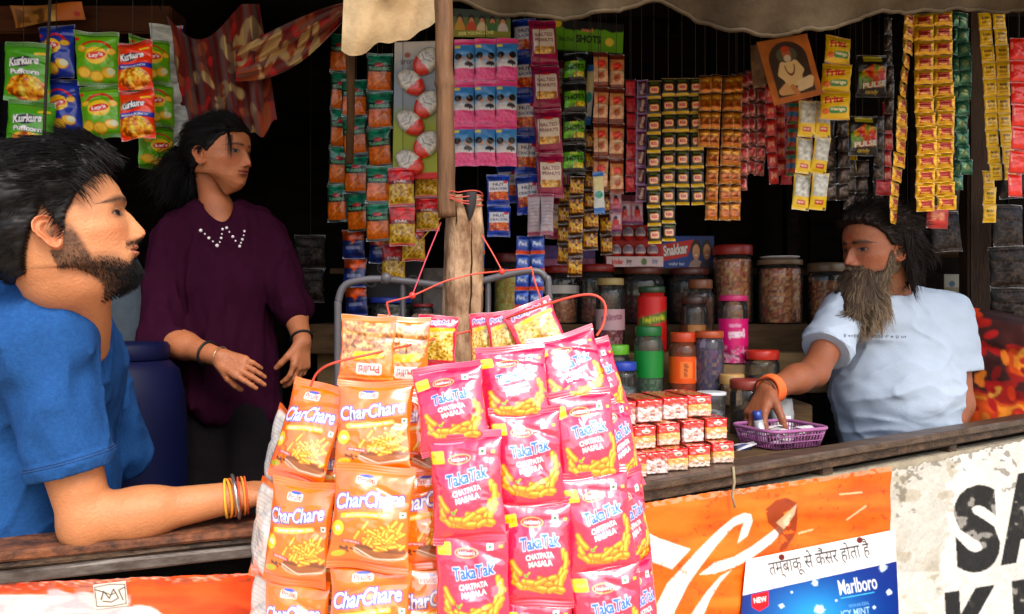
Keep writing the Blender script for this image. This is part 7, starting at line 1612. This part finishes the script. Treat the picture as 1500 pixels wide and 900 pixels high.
leg = [('c', vec(300, 585, 2.27), np.array([vec(300, 585, 2.27)[0], 2.27, .62]), .095, .07, .05), ('c', np.array([vec(300, 585, 2.27)[0], 2.27, .62]), np.array([vec(300, 585, 2.27)[0], 2.28, .2]), .07, .055, .04), ('c', vec(366, 585, 2.27), np.array([vec(366, 585, 2.27)[0], 2.25, .62]), .095, .07, .05), ('c', np.array([vec(366, 585, 2.27)[0], 2.25, .62]), np.array([vec(366, 585, 2.27)[0], 2.25, .2]), .07, .055, .04)]
for xx in (300, 366): leg.append(('c', np.array([vec(xx, 585, 2.27)[0], 2.27, .165]), np.array([vec(xx, 585, 2.27)[0] + .1, 2.14, .155]), .045, .034, .03))
ad2(cloth('trousers', leg, .009, M('black_trousers', (22, 19, 22), .9, .08, noise=.2, bump=.2), None, lambda p: .006 * n3(p * np.array([1, 1, .4]), 22, 2)))
PEARL = M('pearl', (226, 220, 220), .25, .6)
for k, (x, y, r_) in enumerate(((294, 338, 3.0), (300, 343, 1.6), (306, 349, 2.6), (312, 354, 1.6), (318, 360, 3.0), (322, 355, 1.5), (324, 349, 2.2), (325, 343, 1.4), (326, 336, 2.2), (332, 334, 2.4), (336, 340, 1.5), (341, 347, 2.4), (345, 353, 1.5), (351, 361, 2.4), (353, 356, 1.4), (355, 351, 2.2), (357, 345, 1.4), (358, 339, 2.0))):
    Yb = 2.128 - .00035 * (28 - abs(x - 326)) if True else 0
    ad2(MB().sphere(P(x, y, Yb + .012 * (abs(x - 326) / 32) ** 2), r_ * .0019 * .9, 8, 6).build('bead', PEARL, None))
dA = (wrA - elA) / np.linalg.norm(wrA - elA); dB = (wrB - elB) / np.linalg.norm(wrB - elB)
BKB = M('black_band', (14, 13, 15), .6)
ad2(MB().tube(ring_on(wrA - dA * .045, dA, .0315), .0034, 8, cap=False).build('wrist_band', BKB, None)); ad2(MB().tube(ring_on(wrA + dA * .004, dA + np.array([.3, 0, .1]), .029), .0011, 6, cap=False).build('bracelet', M('gold_thin', (210, 190, 150), .3, metal=.8), None)); ad2(MB().tube(ring_on(wrB - dB * .012, dB, .029), .0032, 8, cap=False).build('wrist_band', BKB, None))
ad2(MB().sphere(o2 + R2 @ (np.array([-.002, -.082, -.036]) * s2), .0035, 8, 6).build('ear_stud', M('gold_stud', (120, 90, 60), .3, metal=.6), None))
hb2 = hairmat('black_hair_soft', (12, 10, 11), .4); ELL2 = (o2 + R2 @ np.array([-.004, 0, .006]) * s2, R2, np.array([.098, .0775, .112]) * s2)
cap, CV = hair_cap('hair', W, nrm, hm, H2[1], lambda q: .005 + .006 * sstep(.04, .1, q[:, 2]) + .004 * sstep(0, -.06, q[:, 0]), hb2, o2, R2, s2, 8, .3); ad2(cap)
tgt = o2 + R2 @ (np.array([-.110, 0, -.02]) * s2); comb('hair_locks', CV, nrm, hm, 2600, 8, tgt - W, .05, .0009, hb2, ad2, lift=.03, jit=.06, curl=.05, grav=.0)
n = 2200; rs = np.random.RandomState(5); r0 = tgt + rs.normal(0, .022, (n, 3)); d0 = R2 @ np.array([-.45, -.05, -.1]) + rs.normal(0, .26, (n, 3))
ad2(strands('ponytail', r0, d0, .045 + .085 * rs.rand(n), np.full(n, .0010), hb2, 10, None, .22, .30, 22, ELL2, 12))
n = 26; rt = o2 + R2 @ (np.array([.066, -.040, .055]) * s2) + rs.normal(0, .003, (n, 3)); ad2(strands('loose_lock', rt, R2 @ np.array([.5, -.5, .1]) + rs.normal(0, .08, (n, 3)), np.full(n, .085), np.full(n, .0008), hb2, 9, None, .5, .04, 20, (ELL2[0], R2, ELL2[2] * 1.04), 14))

# ---------------------------------------------------------------- bearded shopkeeper
man = empty('person', (1.17, 2.42, .12), label='long-bearded man in a pale T-shirt sitting behind the counter', cat='person')
ad3 = lambda o: adopt(o, man)
SK3 = (156, 94, 64)
o3 = vec(1283, 368, 2.36); R3 = Rot(201, -3, 0); s3 = 1.06
HL3 = ([0, .5, .85, 1.1, 1.3, 1.6, 1.9, 2.4, 3.15], [.078, .074, .060, .040, .016, .012, -.04, -.06, -.065])
H3 = head_mesh(SK3, (140, 70, 58), beard=.85, hairline=HL3, nose=1.12, haircol=(40, 30, 26), gaze=0, fat=.003, lid=.001, tilak=.7)
parts, W, nrm, hm, bm = place_head(H3, ears(SK3), o3, R3, s3)
nk3 = vec(1302, 440, 2.42)
v, f = sdf_mesh([('c', o3 + R3 @ np.array([-.03, 0, -.05]), nk3, .060, .066, .02), ('e', nk3 + np.array([.02, .02, -.1]), (.10, .07, .07), .05)], .0045); parts.append((v, f, flat(v, (150, 92, 62))))
sA, eA, wA = vec(1240, 455, 2.33), vec(1192, 546, 2.18), vec(1124, 572, 2.03)
sB_, eB, wB = vec(1388, 468, 2.46), vec(1402, 592, 2.44), vec(1372, 690, 2.36)
ap = [('c', sA, eA, .05, .038, .02), ('c', eA, eA + (wA - eA) * .4, .038, .037, .02), ('c', eA + (wA - eA) * .35, wA, .037, .026, .02)] + hand_prims(wA, vec(1098, 622, 1.97) - wA, (.55, .2, -.5), 1.0, (.55, .6, .65, .7), thumb_side=1, thumb_out=.55, spread=.12)
v, f = sdf_mesh(ap, .0035); parts.append((v, f, flat(v, (138, 80, 52))))
ap = [('c', sB_, eB, .056, .046, .02), ('c', eB, wB, .046, .03, .02)] + hand_prims(wB, vec(1330, 730, 2.30) - wB, (0, 0, -1), 1.0, (.4, .4, .45, .5), thumb_side=-1)
v, f = sdf_mesh(ap, .0038); parts.append((v, f, flat(v, (150, 90, 62))))
ad3(person_body('body', parts, None))
WHT = M('pale_tshirt', (174, 190, 210), .85, .2, noise=.06, nscale=20, bump=.15, bscale=260)
ts = [('e', vec(1316, 490, 2.46), (.185, .125, .14), .07), ('e', vec(1312, 575, 2.44), (.195, .165, .17), .09), ('e', vec(1320, 650, 2.46), (.185, .15, .12), .08), ('c', vec(1252, 455, 2.36), vec(1376, 458, 2.46), .062, .062, .06),
      ('c', sA, sA + (eA - sA) * .62, .066, .068, .04), ('c', sB_, sB_ + (eB - sB_) * .58, .070, .072, .04)]
axA = (eA - sA) / np.linalg.norm(eA - sA); axB = (eB - sB_) / np.linalg.norm(eB - sB_); lA = np.linalg.norm(eA - sA) * .66; lB = np.linalg.norm(eB - sB_) * .62
def fold3(p):
    q = p - vec(1312, 575, 2.3); a = n3(np.stack([p[:, 0] * .5 + p[:, 2] * .35, p[:, 1], p[:, 2] * 1.3 - p[:, 0] * .4], -1), 20, 5); b = n3(np.stack([p[:, 0] * .5 - p[:, 2] * .5, p[:, 1], p[:, 2] * 1.2 + p[:, 0] * .5], -1), 34, 7)
    rg = (1 - np.abs(n3(np.stack([.4 * p[:, 0] + .5 * p[:, 2], p[:, 1], 1.2 * p[:, 2] - .5 * p[:, 0]], -1), 9, 6))) ** 6; rg2 = (1 - np.abs(n3(np.stack([.3 * p[:, 0] - .4 * p[:, 2], p[:, 1], p[:, 2] + .5 * p[:, 0]], -1), 13, 9))) ** 7
    return -.0055 * rg - .005 * rg2 + .0045 * a + .002 * b
def cut3(p, d):
    hole = sd_cap(p, o3 + R3 @ np.array([-.02, 0, -.05]), nk3 + np.array([.0, .0, .012]), .063, .066); d = np.maximum(d, -hole)
    for s_, ax, l_ in ((sA, axA, lA), (sB_, axB, lB)):
        e_ = (p - s_) @ ax - l_; sl = sd_cap(p, s_, s_ + ax * .3, .085, .085); d = np.where((sl < 0) & (e_ > -.02), np.maximum(d, e_), d)
    return d
ad3(cloth('t_shirt', ts, .005, WHT, None, fold3, cut3))
for s_, ax, l_, r_ in ((sA, axA, lA, .0655), (sB_, axB, lB, .0705)): ad3(MB().tube(ring_on(s_ + ax * (l_ - .002), ax, r_), .0022, 6, cap=False).build('sleeve_hem', WHT, None))
pn = [('e', vec(1300, 700, 2.45), (.2, .18, .1), .05), ('c', vec(1270, 700, 2.40), vec(1200, 700, 2.20), .085, .07, .04), ('c', vec(1360, 710, 2.42), vec(1290, 720, 2.22), .085, .07, .04)]
for a_ in (vec(1200, 700, 2.20), vec(1290, 720, 2.22)): pn.append(('c', a_, np.array([a_[0], a_[1], .2]), .065, .05, .04)); pn.append(('c', np.array([a_[0], a_[1], .165]), np.array([a_[0] - .1, a_[1] - .1, .155]), .045, .034, .03))
def keepz(p): return 0 * p[:, 0]
hairy = hairmat('brown_beard', (72, 56, 44), .55); grey = hairmat('grey_beard', (134, 116, 96), .55); dkh = hairmat('dark_brown_hair', (34, 24, 20), .45)
o = empty('stool', (1.2, 2.58, .12), label='low wooden stool under the bearded man', cat='stool')
MB().box((0, 0, .36), (.36, .36, .03), bev=.004).build('seat', WOODD, o, smooth=False)
for sx in (-1, 1):
    for sy in (-1, 1): MB().box((sx * .14, sy * .14, .173), (.035, .035, .346), bev=.003).build('leg', WOODD, o, smooth=False)
ad3(cloth('trousers', pn, .01, M('black_trousers', (36, 32, 36), .85), None))
ELL3 = (o3 + R3 @ np.array([-.003, 0, .004]) * s3, R3, np.array([.101, .081, .117]) * s3)
cap, CV = hair_cap('hair', W, nrm, hm, H3[1], lambda q: .010 + .012 * sstep(.03, .09, q[:, 2]) + .012 * sstep(.02, -.05, q[:, 0]), dkh, o3, R3, s3, 21, .6); ad3(cap)
lw = (W - o3) @ R3 / s3; cd = R3 @ np.array([-1., 0, -.25]) + .3 * np.stack([n3(W, 30, 4), n3(W, 30, 5), n3(W, 30, 6)], -1)
comb('hair_locks', CV, nrm, hm, 3000, 21, cd, .05, .0012, dkh, ad3, lift=.14, jit=.2, curl=.36, grav=.05)
comb('long_hair', CV, nrm, hm, 1500, 22, R3 @ np.array([-.25, 0, -1.]) + 0 * W, .085, .0014, dkh, ad3, lift=.08, jit=.18, curl=.5, grav=.30, sel=(lw[:, 0] < -.005) & (lw[:, 2] < .06), steps=11)
# beard: a full mass from the jaw tapering to the chest
GRAD = MC('beard_strands', .6, .3)
chin = o3 + R3 @ (np.array([.062, 0, -.085]) * s3); tipc = vec(1252, 468, 2.26); lat = R3 @ np.array([0, 1., 0])
bmo = ad3(cloth('beard_mass', [('c', chin, chin + (tipc - chin) * .55, .056, .058, .02), ('c', chin + (tipc - chin) * .5, tipc - np.array([0, 0, -.02]), .058, .038, .02), ('c', o3 + R3 @ (np.array([.03, .045, -.075]) * s3), chin, .016, .04, .02), ('c', o3 + R3 @ (np.array([.03, -.045, -.075]) * s3), chin, .016, .04, .02)], .005, M('beard_base', (70, 54, 42), .8, .2, noise=.4, nscale=50, stretch=(3, 3, .4)), None, lambda p: .006 * n3(p * np.array([1, 1, .3]), 60, 3)))
r0, nn, k, rs = pick(W, nrm, bm, 9000, 23); loc = (r0 - o3) @ R3 / s3; low = sstep(-.03, -.08, loc[:, 2])
def tobeard(p, t):
    rel = (p - tipc); return -(rel @ lat)[:, None] * lat * (.9 * t) + (tipc - p) * np.array([.5, 1.0, 0]) * t * .7
d0 = nn * 1.0 + R3 @ np.array([.25, 0, -.5]) + rs.normal(0, .25, (len(k), 3)); L = .008 + .145 * low ** 1.6 * sstep(.0, .045, loc[:, 0]) * (.45 + .55 * rs.rand(len(k)))
ad3(strands('beard', r0, d0, L, np.full(len(k), .0011), GRAD, 11, ((36, 27, 23), (140, 120, 96)), .26, .30, 34, None, 25, .8, tobeard))
bv_ = np.array([v.co for v in bmo.data.vertices]); bn_ = np.array([v.normal for v in bmo.data.vertices]); kq = rs.choice(len(bv_), 4200)
if ((bv_ - bv_.mean(0)) * bn_).sum() < 0: bn_ = -bn_
tz = np.clip((chin[2] - bv_[kq][:, 2]) / (chin[2] - tipc[2]), 0, 1)
ad3(strands('beard', bv_[kq], bn_[kq] * .35 + np.array([0, 0, -1.0]) + rs.normal(0, .22, (len(kq), 3)), .032 + .034 * rs.rand(len(kq)), np.full(len(kq), .0010), GRAD, 8, ((56, 43, 36), (140, 120, 96)), .10, .34, 40, None, 31, .8))
# saffron wrist cloth, dark thread, the roll of sweets in his hand
dw = (wA - eA) / np.linalg.norm(wA - eA); OR = M('saffron', (232, 100, 40), .7)
for q in range(4): ad3(MB().tube(ring_on(wA - dw * (.006 + .008 * q), dw + np.array([.1 * math.sin(q * 2), .1, .1 * math.cos(q)]), .034), .005, 8, cap=False).build('wrist_cloth', OR, None))
ad3(MB().tube(ring_on(wA + dw * .012, dw, .031), .0018, 6, cap=False).build('wrist_thread', M('brown_thread', (60, 30, 24), .8), None))
pr, pq = P(1108, 602, 1.925), P(1117, 648, 1.915)
rl_ = empty('sweet_roll', pr, label='silver and blue sweet roll held in the seller\'s hand', cat='sweet roll')
ax = pq - pr; MB().tube([Vector((0, 0, 0)), ax * .3], .011, 12).build('cap_end', M('blue_foil', (50, 70, 150), .3, metal=.3), rl_); MB().tube([ax * .3, ax], .0115, 12).build('wrapper', M('silver_foil', (200, 204, 214), .25, metal=.5), rl_)
# chest print: a faint row of small dark marks lying on the shirt
sh = [q for q in man.children if q.name.startswith('t_shirt')][0]; bv = BVHTree.FromPolygons([tuple(v.co) for v in sh.data.vertices], [tuple(p.vertices) for p in sh.data.polygons])
rp = random.Random(9); mb = MB(); x = 1236.0
while x < 1330:
    w_ = rp.uniform(2.2, 4.2); hh = rp.choice((4.5, 4.5, 2.5)); y = 493 + .02 * (x - 1280)
    for (x0, x1, y0, y1) in ((x, x + 1.0, y - hh / 2, y + hh / 2), (x + w_ - 1.2, x + w_ - .3, y - hh / 2, y + hh / 2 * rp.choice((0, 1))), (x, x + w_ - .4, y - .4 + hh * rp.choice((-.4, 0, .4)), y + .3 + hh * rp.choice((-.4, 0, .4)))):
        Q = []
        for (a_, b_) in ((x0, y0), (x0, y1), (x1, y1), (x1, y0)):
            d_ = P(a_, b_, 1.0) - Vector((0, 0, CZ)); h_ = bv.ray_cast(Vector((0, 0, CZ)), d_)
            if h_[0] is None: break
            Q.append(h_[0] + h_[1] * .0012 * (1 if h_[1].y < 0 else -1))
        if len(Q) == 4: mb.add(Q, [(0, 1, 2, 3)])
    x += w_ + rp.choice((1.2, 1.2, 3.5))
ad3(mb.build('chest_print', M('faded_ink', (104, 108, 124), .8), None, smooth=False))
